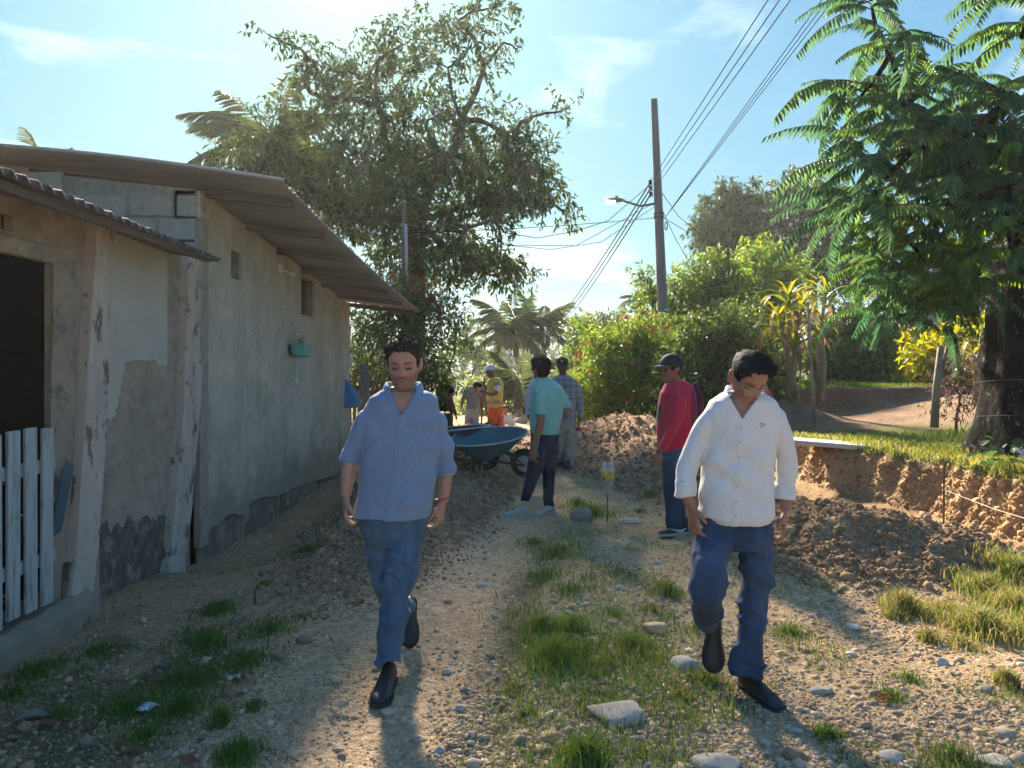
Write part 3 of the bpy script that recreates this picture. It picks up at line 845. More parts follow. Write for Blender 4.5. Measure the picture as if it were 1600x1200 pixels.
MB().box((FX - .05, 3.3, 2.275), (.05, 2.62, .10), bevel=.008).build('lintel', m_plaster2, annex)
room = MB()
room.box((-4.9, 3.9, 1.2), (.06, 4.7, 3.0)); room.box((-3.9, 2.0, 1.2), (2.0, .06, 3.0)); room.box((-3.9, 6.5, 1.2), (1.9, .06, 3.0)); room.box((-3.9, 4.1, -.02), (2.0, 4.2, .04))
room.build('room_walls', m_black, annex)  # walls coloured near-black so the doorway reads as unlit
aw_x = lambda y: -2.40
aw_z = lambda x, y: 2.525 - .02 * (y - 3.5) + .18 * (-2.40 - x)
V, q = corrugated(np.arange(2.0, 6.24, .0135), lambda y: [aw_x(y) - d for d in (0, .3, .7, 1.2, 1.9, 2.7)], aw_z, .100, .019)
me = np_mesh('awning', V - np.array(org_of(annex)), [q], smooth=True)
me = modified_mesh(me, [('SOLIDIFY', dict(thickness=.008, offset=0))])
awn = obj_from('awning', me, m_tin2, annex)
MB().box((-2.47, 4.1, 2.47), (.05, 4.1, .05)).build('purlin', m_wood, awn)

# step under the gate
stp = MB()
prof = [(-3.0, .17), (FX + .03, .17), (FX + .12, .12), (FX + .15, -.2), (-3.0, -.2)]
rings = []
rs = random.Random(9)
for i in range(30):
    y = 2.6 + i * .077
    rings.append([Vector((x + rs.uniform(-.012, .012), y, z + rs.uniform(-.012, .012))) for x, z in prof])
stp.loft(rings)
tag(stp.build('door_step', m_conc, smooth=False), 'rough concrete step under the white slatted gate', 'step')

# ------------------------------------------------------------------ slatted gate
gate = thing('gate', 'pale blue white wooden slat gate closing the dark doorway of the lean-to', 'gate', (FX + .06, 3.9, .2))
gx = FX + .05
for i, y in enumerate(np.arange(3.05, 4.46, .148)):
    zt = 1.255 - .05 * (y - 3.9) + rb.uniform(-.02, .02)
    zb = .215 + rb.uniform(-.01, .015)
    MB().box((gx, y, (zt + zb) / 2), (.022, .098, zt - zb), Euler((rb.uniform(-.01, .01), 0, 0)), bevel=.004).build('slat', m_gate, gate)
for z in (.48, 1.02):
    MB().box((gx - .028, 3.74, z), (.03, 1.5, .075), bevel=.004).build('rail', m_gate, gate)
MB().tube([(gx + .02, 4.07 + .06 * math.cos(a), .78 + .012 * math.sin(a * 2)) for a in np.linspace(0, math.pi, 8)], .004, 5).build('rope_tie', mat('rope', (.42, .33, .22), rough=.9), gate)

# teal board leaning by the gate and the dark hose
bd = MB(); p0, p1 = W(64, 870, 4.62), W(91, 728, 4.56)
p0.x += .0
ax = (p1 - p0).normalized(); side_v = Vector((.0, 1, 0)).cross(ax).normalized()
Mx = Matrix((Vector((1, 0, 0)).cross(ax).normalized().cross(ax), Vector((1, 0, 0)).cross(ax).normalized() * -1, ax)).transposed()
bd.box(p1 - ax * .22 + Vector((.06, 0, 0)), (.02, .1, .44), Mx, bevel=.004)
tag(bd.build('board', mat('teal_paint', (.05, .135, .165), rough=.6, var=.2, scale=6)), 'narrow teal painted board leaning on the peeling pillar beside the gate', 'board')
hs = MB().tube([W(72, 786, 4.5) + Vector((.05, 0, 0)), W(66, 806, 4.46) + Vector((.07, 0, 0)), W(56, 826, 4.42) + Vector((.07, 0, 0)), W(46, 840, 4.40) + Vector((.06, 0, 0)), W(40, 862, 4.36) + Vector((.06, 0, 0))], .008, 6)
tag(hs.build('cable', mat('black_rubber', (.03, .03, .032), rough=.6), smooth=True), 'short black cable hanging over the gate below the teal board', 'cable')

# ------------------------------------------------------------------ things fixed to the long wall
pl = thing('hanging_planter', 'turquoise trough planter hung on strings against the grey wall', 'planter', (FX + .1, 9.5, 1.75))
m_teal = mat('turquoise_plastic', (.055, .36, .31), rough=.45, var=.12, scale=8)
tr = MB(); rings = []
pc = Vector((FX + .12, 9.42, 1.80))
for z, kx, ky in ((-.085, .06, .20), (-.07, .085, .235), (.06, .10, .255), (.075, .108, .262), (.07, .088, .245), (.02, .08, .235)):
    rings.append([pc + Vector((kx * math.copysign(abs(math.cos(a)) ** .6, math.cos(a)), ky * math.copysign(abs(math.sin(a)) ** .6, math.sin(a)), z)) for a in np.linspace(0, 2*math.pi, 24, endpoint=False)])
tr.loft(rings); tr.build('trough', m_teal, pl, angle=50)
hook = Vector((FX + .03, 9.32, 2.13))
for dy in (-.22, .22):
    MB().tube([hook, pc + Vector((.02, dy, .07))], .004, 5).build('string', m_teal, pl)
sp = MB()
for k in range(7):
    a = k * .9; sp.tube([pc + Vector((0, .03 * k - .1, .05)), pc + Vector((.03 * math.cos(a), .03 * k - .1 + .03 * math.sin(a), .13)), pc + Vector((.06 * math.cos(a), .03 * k - .1 + .05 * math.sin(a), .16 + .03 * math.sin(k)))], [.007, .005, .002], 5)
sp.build('dry_plant', m_wood, pl)
MB().box(pc + Vector((0, 0, .04)), (.15, .44, .01)).build('potting_soil', mat('soil_dark', (.06, .045, .035), rough=1), pl)
bob = MB().lathe(pc + Vector((-.02, -.13, -.42)), [(.0, 0), (.018, .01), (.024, .03), (.016, .06), (.004, .08), (.002, .33)], 10)
tag(bob.build('bottle_drip', mat('pale_aqua', (.45, .62, .56), rough=.4), smooth=True), 'small pale aqua bob hanging under the turquoise planter', 'ornament')
lamp = thing('wall_lamp', 'small white bulb holder fixed high on the grey wall left of the upper window', 'lamp', (FX + .02, 9.0, 2.72))
m_white = mat('white_plastic', (.62, .61, .58), rough=.5, var=.05)
MB().box((FX + .035, 8.85, 2.74), (.035, .07, .12), bevel=.008).build('back_plate', m_white, lamp)
MB().tube([(FX + .05, 8.86, 2.73), (FX + .08, 9.0, 2.72), (FX + .08, 9.16, 2.72)], .014, 8).build('arm', m_white, lamp)
MB().lathe((FX + .08, 9.14, 2.72), [(.0, 0), (.02, .01), (.034, .05), (.03, .085), (.0, .1)], 12, Euler((R(-90), 0, 0))).build('bulb', mat('bulb_glass', (.75, .74, .70), rough=.2), lamp)

# clutter at the far corner of the house
tag(MB().tube([W(534, 660, 12.9), W(545, 515, 12.9)], [.045, .04], 10).build('post', mat('pale_post', (.45, .44, .40), rough=.9, var=.2), smooth=True), 'pale upright post at the far corner of the grey house', 'post')
tag(MB().tube([W(543, 574, 12.8), W(547, 556, 12.8)], .05, 10).build('pipe_piece', m_white, smooth=True), 'short white pipe collar fixed on the pale post by the house corner', 'pipe')
bag = MB(); rings = []
bc = W(538, 592, 12.4)
for t in np.linspace(0, 1, 12):
    r = .03 + .17 * math.sin(min(t * 1.25, 1) * math.pi * .5) * (1 - .25 * max(0, t - .8) * 5)
    rings.append([bc + Vector((r * .95 * math.cos(a) * (1 + .12 * math.sin(5 * a)) + .08 * t, r * .5 * math.sin(a), -.47 * t)) for a in np.linspace(0, 2*math.pi, 20, endpoint=False)])
bag.loft(rings)
tag(bag.build('plastic_bag', mat('blue_plastic', (.045, .30, .56), rough=.4, var=.2, scale=10, bump=.02, bscale=12, trans=.25), smooth=True), 'bright blue plastic bag hanging on the post at the house corner', 'bag')
coil = MB()
for k in range(9):
    a = k * .35; w_ = .1 + .012 * k
    coil.tube([W(552 + k * .9, 574 - k * .4, 13.0), W(559 + 1.3 * k, 571 - k * .3, 12.95), W(564 + 1.6 * k, 590, 12.95 + .01 * k), W(566 + 1.2 * k, 625 + k, 13.0), W(564 + .6 * k, 655, 13.0)], .016, 6)
tag(coil.build('hose', mat('grey_hose', (.20, .185, .18), rough=.7, var=.15), smooth=True), 'bundle of grey hose draped behind the blue bag', 'hose')
pf = thing('paling_fence', 'dark weathered paling fence behind the grey hose bundle', 'fence', (W(585, 650, 14)))
for k in range(16):
    x = -3.05 + k * .085
    zt = 1.38 + .06 * math.sin(k * 2.3)
    MB().box((x, 14.2 + .02 * math.sin(k), zt / 2), (.06, .02, zt), Euler((0, rb.uniform(-.03, .03), 0))).build('paling', m_wood, pf)
for z in (.5, 1.1): MB().box((-2.42, 14.23, z), (1.35, .03, .07)).build('rail', m_wood, pf)

# ------------------------------------------------------------------ stakes, string, bottle
m_rust = mat('rusty_iron', (.10, .055, .035), rough=.85, var=.35, scale=30, bump=.001, metallic=.2)
m_steel = mat('grey_iron', (.09, .085, .08), rough=.7, var=.2, scale=20)
def rebar(px, py_top, py_base, r, label, m=m_rust):
    P = at_ground(px, py_base); T = W(px + .5, py_top, P.y)
    b = MB(); n = 14; pts = [P.lerp(T, k / n) - Vector((0, 0, .05 * (k == 0))) for k in range(n + 1)]
    b.tube(pts, [r * (1 + .12 * (k % 2)) for k in range(n + 1)], 7)
    return tag(b.build('stake', m, smooth=True), label, 'stake')
rebar(1474.5, 725, 820, .009, 'thin rusty iron stake standing against the orange cut bank')
rebar(491, 668, 766, .012, 'dark iron stake leaning near the far part of the grey wall')
rebar(398, 922, 944, .008, 'short dark peg stuck in the soil near the left grass patch', m_steel)
sB = at_ground(1474.5, 820); sA = Vector((sB.x, sB.y, W(1474, 765, sB.y).z)); sE = Vector((W(1640, 822, 6.3)))
tag(MB().tube([sA, sA.lerp(sE, .5) - Vector((0, 0, .02)), sE], .004, 5).build('string_line', mat('string', (.55, .48, .36), rough=.8)), 'pale builder\'s string stretched from the rusty stake along the cut bank', 'string')

bt = at_ground(949, 815); bs_ = rebar(949, 722, 815, .0075, 'iron rod holding the upturned plastic bottle beside the road', m_steel)
bY = bt.y; px_m = F / bY
bottle = thing('bottle', 'clear upturned plastic bottle with yellow label on a thin iron rod', 'bottle', W(950, 770, bY))
bb = W(950, 773, bY)                                    # mouth at the bottom
hgt = (773 - 723) / px_m; rr_ = 10.2 / px_m
prof = [(.013, 0), (.014, .02), (.016, .03), (rr_ * .55, .07), (rr_ * .85, .105), (rr_, .14), (rr_ * .97, .16), (rr_ * .97, hgt - .13), (rr_, hgt - .10), (rr_, hgt - .035), (rr_ * .9, hgt - .012), (rr_ * .55, hgt), (.0, hgt - .02)]
MB().lathe(bb, prof, 28).build('shell', glassy('clear_plastic', (.85, .88, .88), .12, .28), bottle, smooth=True)
lab = MB(); z0, z1 = (773 - 764) / px_m, (773 - 748) / px_m
z0, z1 = .145, .145 + 17 / px_m
lab.lathe(bb, [(rr_ * 1.0, z0), (rr_ * 1.02, z0), (rr_ * 1.02, z1), (rr_ * 1.0, z1)], 28)
lab_o = lab.build('label', mat('yellow_label', (.62, .46, .07), rough=.5, var=.1, scale=30), bottle, smooth=True)
MB().lathe(bb + Vector((.2 * rr_, -rr_ * 1.0, (z0 + z1) / 2 + .02)), [(0, 0), (.012, .0), (.012, .004), (0, .004)], 14, Euler((R(90), 0, 0))).build('emblem', mat('emblem_blue', (.04, .10, .18), rough=.5), lab_o)
MB().lathe(bb + Vector((-.72 * rr_, -rr_ * .72, z0 + .022)), [(0, 0), (.011, .0), (.011, .004), (0, .004)], 12, Euler((R(90), 0, R(-45)))).build('round_seal', mat('seal_dark', (.03, .035, .04), rough=.5), lab_o)
for k in range(5):
    a = k * 2 * math.pi / 5
    MB().lathe(bb + Vector((.6 * rr_ * math.cos(a), .6 * rr_ * math.sin(a), hgt - .012)), [(0, -.01), (rr_ * .3, 0), (rr_ * .26, .012), (0, .02)], 8).build('base_foot', glassy('clear_plastic'), bottle, smooth=True)

# ------------------------------------------------------------------ plank across the ditch
pa, pb_ = W(1232, 688, 10.4), W(1405, 702, 9.55)
pm = (pa + pb_) / 2; dv = (pb_ - pa); ang = math.atan2(dv.y, dv.x)
bdg = MB().box(pm, (dv.length, .42, .06), Euler((0, -math.asin(dv.z / dv.length), ang)), bevel=.006)
tag(bdg.build('footbridge_slab', mat('pale_concrete', (.50, .49, .45), rough=.85, var=.12, scale=5, bump=.002)), 'pale concrete slab laid flat across the edge of the cut bank', 'slab')

# ------------------------------------------------------------------ utility pole with lamp
PY = 17.5
pbase = W(1042, 690, PY); pbase.z = hz(pbase.x, PY) - .1
ptop = W(1022, 155, PY)
pole = thing('utility_pole', 'tall dark grey utility pole with a single street lamp arm', 'utility pole', pbase)
m_pole = mat('pole_concrete', (.16, .155, .15), rough=.85, var=.2, scale=3, bump=.003, bscale=30, stretch=(3, 3, .5))
MB().tube([pbase.lerp(ptop, t) for t in np.linspace(0, 1, 8)], list(np.linspace(.145, .075, 8)), 16).build('shaft', m_pole, pole, angle=40)
def on_pole(py): 
    t = (py - 690) / (155 - 690); return pbase.lerp(ptop, t)
la = on_pole(333)
MB().tube([la, W(1000, 322, PY), W(975, 314, PY)], [.03, .028, .026], 8).build('lamp_arm', m_steel, pole, smooth=True)
lh = W(960, 313.5, PY)
head = MB(); rings = []
for t, a, b in ((-.5, .01, .01), (-.46, .10, .045), (-.2, .14, .06), (.1, .15, .07), (.3, .09, .06), (.42, .05, .045), (.5, .035, .035)):
    rings.append([lh + Vector((t * .48, a * math.cos(q), b * math.sin(q) * (1 if math.sin(q) > 0 else .5))) for q in np.linspace(0, 2*math.pi, 16, endpoint=False)])
head.loft(rings)
hd = head.build('lamp_head', mat('lamp_grey', (.22, .21, .19), rough=.5), pole, smooth=True)
em = bpy.data.materials.new('lamp_lens'); em.use_nodes = True
b_ = em.node_tree.nodes['Principled BSDF']; b_.inputs['Base Color'].default_value = (.85, .83, .78, 1); b_.inputs['Roughness'].default_value = .25
b_.inputs['Emission Color'].default_value = (1, .88, .7, 1); b_.inputs['Emission Strength'].default_value = .8
MB().box(lh + Vector((-.1, -.02, -.035)), (.22, .2, .05), bevel=.015).build('lens', em, hd)
MB().lathe(lh + Vector((.05, 0, .06)), [(.03, 0), (.03, .05), (.0, .06)], 8).build('photocell', m_steel, hd)
m_ins = mat('insulator', (.045, .035, .035), rough=.4)
for py in (298, 308, 318):
    q = on_pole(py) + Vector((-.17, -.02, 0))
    MB().lathe(q + Vector((0, 0, -.05)), [(0, 0), (.05, .0), (.05, .03), (.03, .045), (.05, .06), (.05, .09), (0, .1)], 10).build('insulator', m_ins, pole)
MB().tube([on_pole(292) + Vector((-.17, -.02, 0)), on_pole(324) + Vector((-.17, -.02, 0))], .012, 6).build('insulator_rack', m_steel, pole)
MB().tube([on_pole(365) + Vector((.16 + .03 * math.cos(a), -.02, .10 * math.sin(a) - .1)) for a in np.linspace(0, 6.28, 14)], .012, 6).build('cable_loop', m_ins, pole)
for py in (352, 358): MB().lathe(on_pole(py), [(.118, -.02), (.122, -.02), (.122, .02), (.118, .02)], 16).build('band', m_steel, pole)

m_wire = mat('wire', (.02, .02, .022), rough=1, spec=0, var=.05)
def wire(pts, label, r=.012, sag=0.0, group='overhead wires at the utility pole', name='wire'):
    a, b = Vector(pts[0]), Vector(pts[-1])
    if len(pts) == 2:
        n = 16; P = [a.lerp(b, k / n) - Vector((0, 0, sag * 4 * (k / n) * (1 - k / n))) for k in range(n + 1)]
    else: P = [Vector(p) for p in pts]
    tag(MB().tube(P, r, 5).build(name, m_wire, smooth=True), label, 'wire', group)
# up to the next pole, behind the camera on the right
def beyond(px1, py1, px0, py0, Ys, Yf):
    """line through the pole point and a second point where the photo shows it, carried on past the frame"""
    A, B = W(px0, py0, Ys), W(px1, py1, Yf); return [A, B + (B - A) * .6]
i1, i2, i3 = [on_pole(p) + Vector((-.17, -.08, 0)) for p in (298, 308, 318)]
for P0, (px, py), lb in ((i1, (1200, 0), 'first of three dark wires rising from the pole insulators to the upper right, the highest'),
                         (i2, (1218, 0), 'middle one of the three dark wires rising from the pole insulators to the upper right'),
                         (i3, (1235, 0), 'lowest of the three dark wires rising from the pole insulators to the upper right')):
    B = W(px, py, 8.2); wire([P0, P0.lerp(B, .5), B, B + (B - P0) * .7], lb, .0065)
q0 = on_pole(362) + Vector((.1, -.02, 0))
for dx, lb in ((0, 'upper strand of the thin cable pair running from mid pole to the upper right'), (9, 'lower strand of the thin cable pair running from mid pole to the upper right'), (18, 'lowest of the thin service cables running from mid pole to the upper right')):
    B = W(1284 + dx, 0, 9.5); wire([q0, q0.lerp(B, .5) , B, B + (B - q0) * .5], lb, .006)
for P0, dx, lb in ((i1, 0, 'upper of the three wires running from the pole down to the far road'), (i2, 6, 'middle of the three wires running from the pole down to the far road'), (i3, 12, 'lower of the three wires running from the pole down to the far road')):
    wire([P0, W(868 + dx, 505, 52)], lb, .016, .2)
lp = thing('service_post', 'thin dark post rising above the far roof edge in front of the big tree', 'post', W(628, 600, 15.5))
MB().tube([W(628, 640, 15.5), W(632, 318, 15.5)], [.055, .045], 8).build('shaft', m_wood, lp, smooth=True)
MB().tube([W(634, 350, 15.4), W(636, 445, 15.4)], .03, 6).build('conduit', mat('conduit', (.35, .35, .33), rough=.7), lp, smooth=True)
lt = W(632, 345, 15.5)
wire([on_pole(333) + Vector((-.1, 0, 0)), W(900, 384, 16.8), W(800, 383, 16.2), lt], 'wavy service cable between the lamp arm and the thin dark post', .007)
wire([on_pole(340) + Vector((-.1, 0, 0)), W(940, 378, 16.9), W(860, 390, 16.4), W(780, 382, 16.2), lt + Vector((0, 0, -.1))], 'lower slack cable between the utility pole and the thin dark post', .007)
wire([on_pole(358), lt + Vector((0, 0, -.25))], 'straight taut cable crossing from the pole towards the big tree', .007, .05)
wire([on_pole(303) + Vector((-.2, 0, 0)), W(950, 345, 17), W(900, 361, 16.9), W(840, 372, 16.6), lt + Vector((0, 0, .1))], 'cable swooping from the pole top down over the big tree', .008)
wire([on_pole(305), W(1060, 338, 18.5), W(1110, 378, 22)], 'short cable dropping from the pole to the right trees', .008)
wire([on_pole(348) + Vector((.1, 0, 0)), W(1055, 372, 18), W(1095, 440, 20)], 'steep thin cable dropping right of the pole into the hedge', .007)
wire([on_pole(358) + Vector((.1, 0, 0)), W(1100, 378, 24)], 'faint level cable running right behind the pole', .008)
# a second thin mast among the right-hand bushes
tag(MB().tube([W(1139, 470, 21), W(1138, 385, 21)], .03, 6).build('mast', m_steel), 'thin dark mast standing among the bushes right of the utility pole', 'mast')
# yellow house far right, mostly behind leaves
yh = thing('yellow_house', 'yellow ochre house wall glimpsed behind the shrubs on the right', 'house', W(1480, 600, 26))
m_yel = mat('ochre_wall', (.55, .33, .055), rough=.85, var=.12, scale=2)
MB().box(W(1520, 560, 27), (7.5, 4, 3.0)).build('wall', m_yel, yh)
MB().prism([W(1340, 512, 24.6), W(1700, 512, 24.6), W(1700, 495, 24.6), W(1340, 495, 24.6)], (0, 5, .4)).build('roof', m_tin, yh)
wv = MB().box(W(1462, 560, 24.95), (.9, .1, 1.0)).build('window', m_black, yh)
# ================================================================== VEGETATION
m_leaf = mat('leaf', attr=True, rough=.42, var=.18, scale=3, spec=.35, trans=.5)
m_leaf_far = mat('leaf_far', attr=True, rough=.6, var=.1, scale=2, spec=.2, trans=.3)
m_bark = mat('bark', (.115, .095, .075), rough=.95, var=.4, scale=9, bump=.02, bscale=18, stretch=(1, 1, .4), spec=.1)
m_bark_pale = mat('bark_pale', (.27, .235, .19), rough=.95, var=.3, scale=9, bump=.008, bscale=30, stretch=(1, 1, .6), spec=.1)
m_bark_dark = mat('bark_dark', (.016, .015, .014), rough=.95, var=.5, scale=7, bump=.05, bscale=9, stretch=(1, 1, .55), spec=.12,
                  second=(.17, .165, .14), second_scale=14, second_lo=.60, second_hi=.63)

def leaf_arrays(P, D, N, L, Wd, six=True, fold=.25, droop=.2):
    D = unit(D); S = unit(np.cross(D, N)); N2 = np.cross(S, D)
    L = L[:, None]; Wd = Wd[:, None]
    n = len(P)
    if six:
        pts = [P, P + D*L*.32 + S*Wd*.5 + N2*Wd*fold*.5, P + D*L*.7 + S*Wd*.36 + N2*(Wd*fold*.36 - L*droop*.4),
               P + D*L - N2*L*droop, P + D*L*.7 - S*Wd*.36 + N2*(Wd*fold*.36 - L*droop*.4), P + D*L*.32 - S*Wd*.5 + N2*Wd*fold*.5]
        V = np.stack(pts, 1).reshape(-1, 3); b = (np.arange(n) * 6)[:, None]
        return V, [b + np.array([[0, 5, 4, 3]]), b + np.array([[0, 3, 2, 1]])], 6
    pts = [P, P + D*L*.45 + S*Wd*.5 + N2*Wd*fold*.5, P + D*L - N2*L*droop, P + D*L*.45 - S*Wd*.5 + N2*Wd*fold*.5]
    V = np.stack(pts, 1).reshape(-1, 3); b = (np.arange(n) * 4)[:, None]
    return V, [b + np.array([[0, 3, 2]]), b + np.array([[0, 2, 1]])], 4

def canopy(blobs, sprays, per, leaf, pal, seed, six=True, down=.35, spread=.55, aspect=.38, twig=.4, shell=2.0, flush=None):
    """leaf sprays filling blobs (centre, radius); pal: list of leaf colours, one kind of leaf each"""
    r = np.random.default_rng(seed)
    w = np.array([b[1] ** 2 * (b[2] if len(b) > 2 else 1) for b in blobs]); w = w / w.sum()
    cnt = np.maximum(1, (w * sprays).astype(int))
    C = np.concatenate([np.repeat(np.array([b[0][:]]), c, 0) for b, c in zip(blobs, cnt)])
    Rr = np.concatenate([np.repeat(b[1], c) for b, c in zip(blobs, cnt)])
    n = len(C)
    d = unit(r.normal(size=(n, 3))) * np.array([1, .9, .78])
    pos = C + d * (Rr * r.uniform(0, 1, n) ** (1 / shell) * r.uniform(.85, 1.15, n))[:, None]
    out = unit(d + r.normal(0, .5, (n, 3)) + np.array([0, 0, -.1]))
    sc = np.array(pal)[r.integers(0, len(pal), n)] * r.uniform(.75, 1.25, (n, 1))
    if flush is not None:
        k = r.uniform(0, 1, n) < flush[1]; sc[k] = np.array(flush[0]) * r.uniform(.7, 1.2, (k.sum(), 1))
    ii = np.repeat(np.arange(n), per); m = len(ii)
    t = r.uniform(0, 1, m)
    P = pos[ii] + out[ii] * (t * twig)[:, None] + r.normal(0, twig * .10, (m, 3))
    side = unit(r.normal(size=(m, 3)))
    D = unit(out[ii] * .5 + side * spread * 1.4 + np.array([0, 0, -down]))
    N = unit(r.normal(0, .55, (m, 3)) + np.array([0, 0, 1]))
    L = leaf * r.uniform(.65, 1.25, m)
    V, Fs, k = leaf_arrays(P, D, N, L, L * aspect, six, .3, .18)
    col = np.repeat((sc[ii] * r.uniform(.8, 1.2, (m, 1))), k, 0)
    return V, Fs, col, pos

def limbs(mb, root, root_r, blobs, twigs=None, rmin=.018, wob=.12, seed=0):
    """tree skeleton from a fork point to every blob: each joins the nearest node nearer the fork"""
    rr = random.Random(seed)
    nodes = [Vector(root)]; parent = [-1]; order = sorted(blobs, key=lambda b: (Vector(b[0]) - Vector(root)).length)
    for b in order:
        c = Vector(b[0])
        best = min(range(len(nodes)), key=lambda i: (nodes[i] - c).length + .35 * (nodes[i] - nodes[0]).length)
        nodes.append(c); parent.append(best)
    cnt = [1] * len(nodes)
    for i in range(len(nodes) - 1, 0, -1): cnt[parent[i]] += cnt[i]
    tot = cnt[0]
    rad = [max(rmin, root_r * (c / tot) ** .55) for c in cnt]
    for i in range(1, len(nodes)):
        a, b = nodes[parent[i]], nodes[i]; L = (b - a).length
        mid = a.lerp(b, .5) + Vector((rr.uniform(-1, 1), rr.uniform(-1, 1), rr.uniform(-.2, .9))) * L * wob
        pts = [a, a.lerp(mid, .5) + Vector((0, 0, -.02 * L)), mid, mid.lerp(b, .55), b]
        ra = min(rad[parent[i]], rad[i] * 1.35)
        mb.tube(pts, [ra, ra*.9 + rad[i]*.1, (ra+rad[i])/2, rad[i], rad[i] * .7], 6, cap=False)
    if twigs is not None:
        for p in twigs:
            p = Vector(p); b = min(nodes, key=lambda q: (q - p).length)
            mid = b.lerp(p, .5) + Vector((0, 0, .06 * (p - b).length))
            mb.tube([b, mid, p], [rmin * .8, rmin * .55, rmin * .25], 4, cap=False)

def leafy(name, label, cat, base, blobs_px, depth, sprays, per, leaf, pal, seed, trunk=None, trunk_r=.1, mat_l=None, group=None, jitter=.5, twigs=0, mat_b=None, thin=None, **kw):
    """a tree or shrub whose crown fills blobs given as (px, py, radius px[, depth offset])"""
    rr = random.Random(seed)
    blobs = []
    for b in blobs_px:
        Y = depth + (b[3] if len(b) > 3 else rr.uniform(-1, 1) * jitter * b[2] / F * depth * 2)
        blobs.append((W(b[0], b[1], Y), b[2] / F * Y, thin(b[1]) if thin else 1))
    base = Vector(base)
    t = thing(name, label, cat, base, group)
    V, Fs, col, pos = canopy(blobs, sprays, per, leaf, pal, seed, **kw)
    me = np_mesh('crown', V - np.array(base), Fs, col)
    obj_from('crown', me, mat_l or m_leaf, t)
    mb = MB()
    fork = Vector(trunk[-1]) if trunk else base + Vector((0, 0, .25))
    path = [base - Vector((0, 0, .2))] + ([Vector(p) for p in trunk] if trunk else [fork])
    mb.tube(path, list(np.linspace(trunk_r * 1.25, trunk_r, len(path))), 10)
    sel = pos[np.random.default_rng(seed).permutation(len(pos))[:twigs]] if twigs else None
    limbs(mb, fork, trunk_r * .9, blobs, sel, rmin=max(.008, trunk_r * .07), seed=seed)
    mb.build('trunk' if trunk else 'stems', mat_b or m_bark, t, smooth=True)
    return t

DK = [(.042, .080, .020), (.052, .095, .022), (.036, .065, .020), (.065, .105, .026)]
MID = [(.08, .135, .026), (.10, .155, .03), (.065, .11, .026), (.115, .16, .035)]
BR = [(.12, .215, .035), (.15, .235, .038), (.095, .18, .032), (.19, .245, .045)]
OLV = [(.085, .10, .035), (.065, .085, .028), (.10, .115, .04)]

# ---- the big tree behind the house
big = [(418,54,17),(445,66,20),(470,76,22),(495,98,24),(478,118,20),(520,112,38),(562,118,40),(486,146,34),(530,152,46),(448,190,36),(405,232,34),(360,255,30),
       (452,250,48),(520,212,52),(590,165,52),(590,95,36),(630,70,42),(600,52,26),(668,48,42),(716,32,32),(752,16,30),(790,0,26),(738,66,34),(786,66,20),(808,78,14),(700,106,42),(640,122,50),
       (756,104,26),(660,188,52),(600,222,52),(556,262,52),(640,262,52),(720,186,42),(768,196,34),(800,212,34),(826,238,30),(838,180,16),(864,176,14),(890,166,11),
       (700,250,50),(758,262,48),(812,262,34),(842,290,28),(800,304,38),(744,312,44),(862,318,22),(880,332,13),(690,338,40),(776,342,20),
       (702,388,38),(745,398,34),(782,408,32),(810,428,22),(764,430,26),(692,418,30),(640,398,46),(596,350,52),(556,326,50),(524,318,40),(492,296,42),(620,300,50),(400,282,26),(440,300,40)]
leafy('broadleaf_tree', 'big spreading broadleaf tree with dark leaf clumps rising behind the grey house', 'tree', (W(648, 640, 18.0).x, 18.0, 0),
      big, 18.0, 3300, 12, .145, [tuple(np.array(c) * 1.0) for c in DK + OLV[:2]], 21, trunk=[W(646, 560, 18), W(648, 450, 18), W(652, 345, 18)], trunk_r=.24,
      jitter=.75, mat_l=mat('leaf_big', attr=True, rough=.55, var=.18, scale=3, spec=.25, trans=.26), twigs=420, down=.5, twig=.45, thin=lambda py: .30 if py < 130 else .42 if py < 230 else .85)
# ---- dark shrubs under it
leafy('shrub', 'dense dark shrub beneath the big tree behind the blue-shirted man', 'shrub', (W(620, 640, 15.3).x, 15.3, .1),
      [(560,500,38),(604,492,48),(640,520,48),(676,556,42),(650,588,46),(600,566,52),(700,498,24),(712,520,14),(560,560,40),(690,600,24),(576,600,34),(626,610,34)], 15.3, 1300, 9, .10, DK, 22, jitter=.8, trunk_r=.06)
leafy('flushed_shrub', 'green shrub with reddish young leaves along the far end of the roof', 'shrub', (W(628, 620, 14.6).x, 14.8, .1),
      [(622,456,22),(650,462,24),(676,470,22),(604,452,18),(690,488,18),(640,480,26)], 14.8, 420, 8, .09, MID, 23, jitter=.6, trunk_r=.04, flush=((.26, .10, .05), .3))

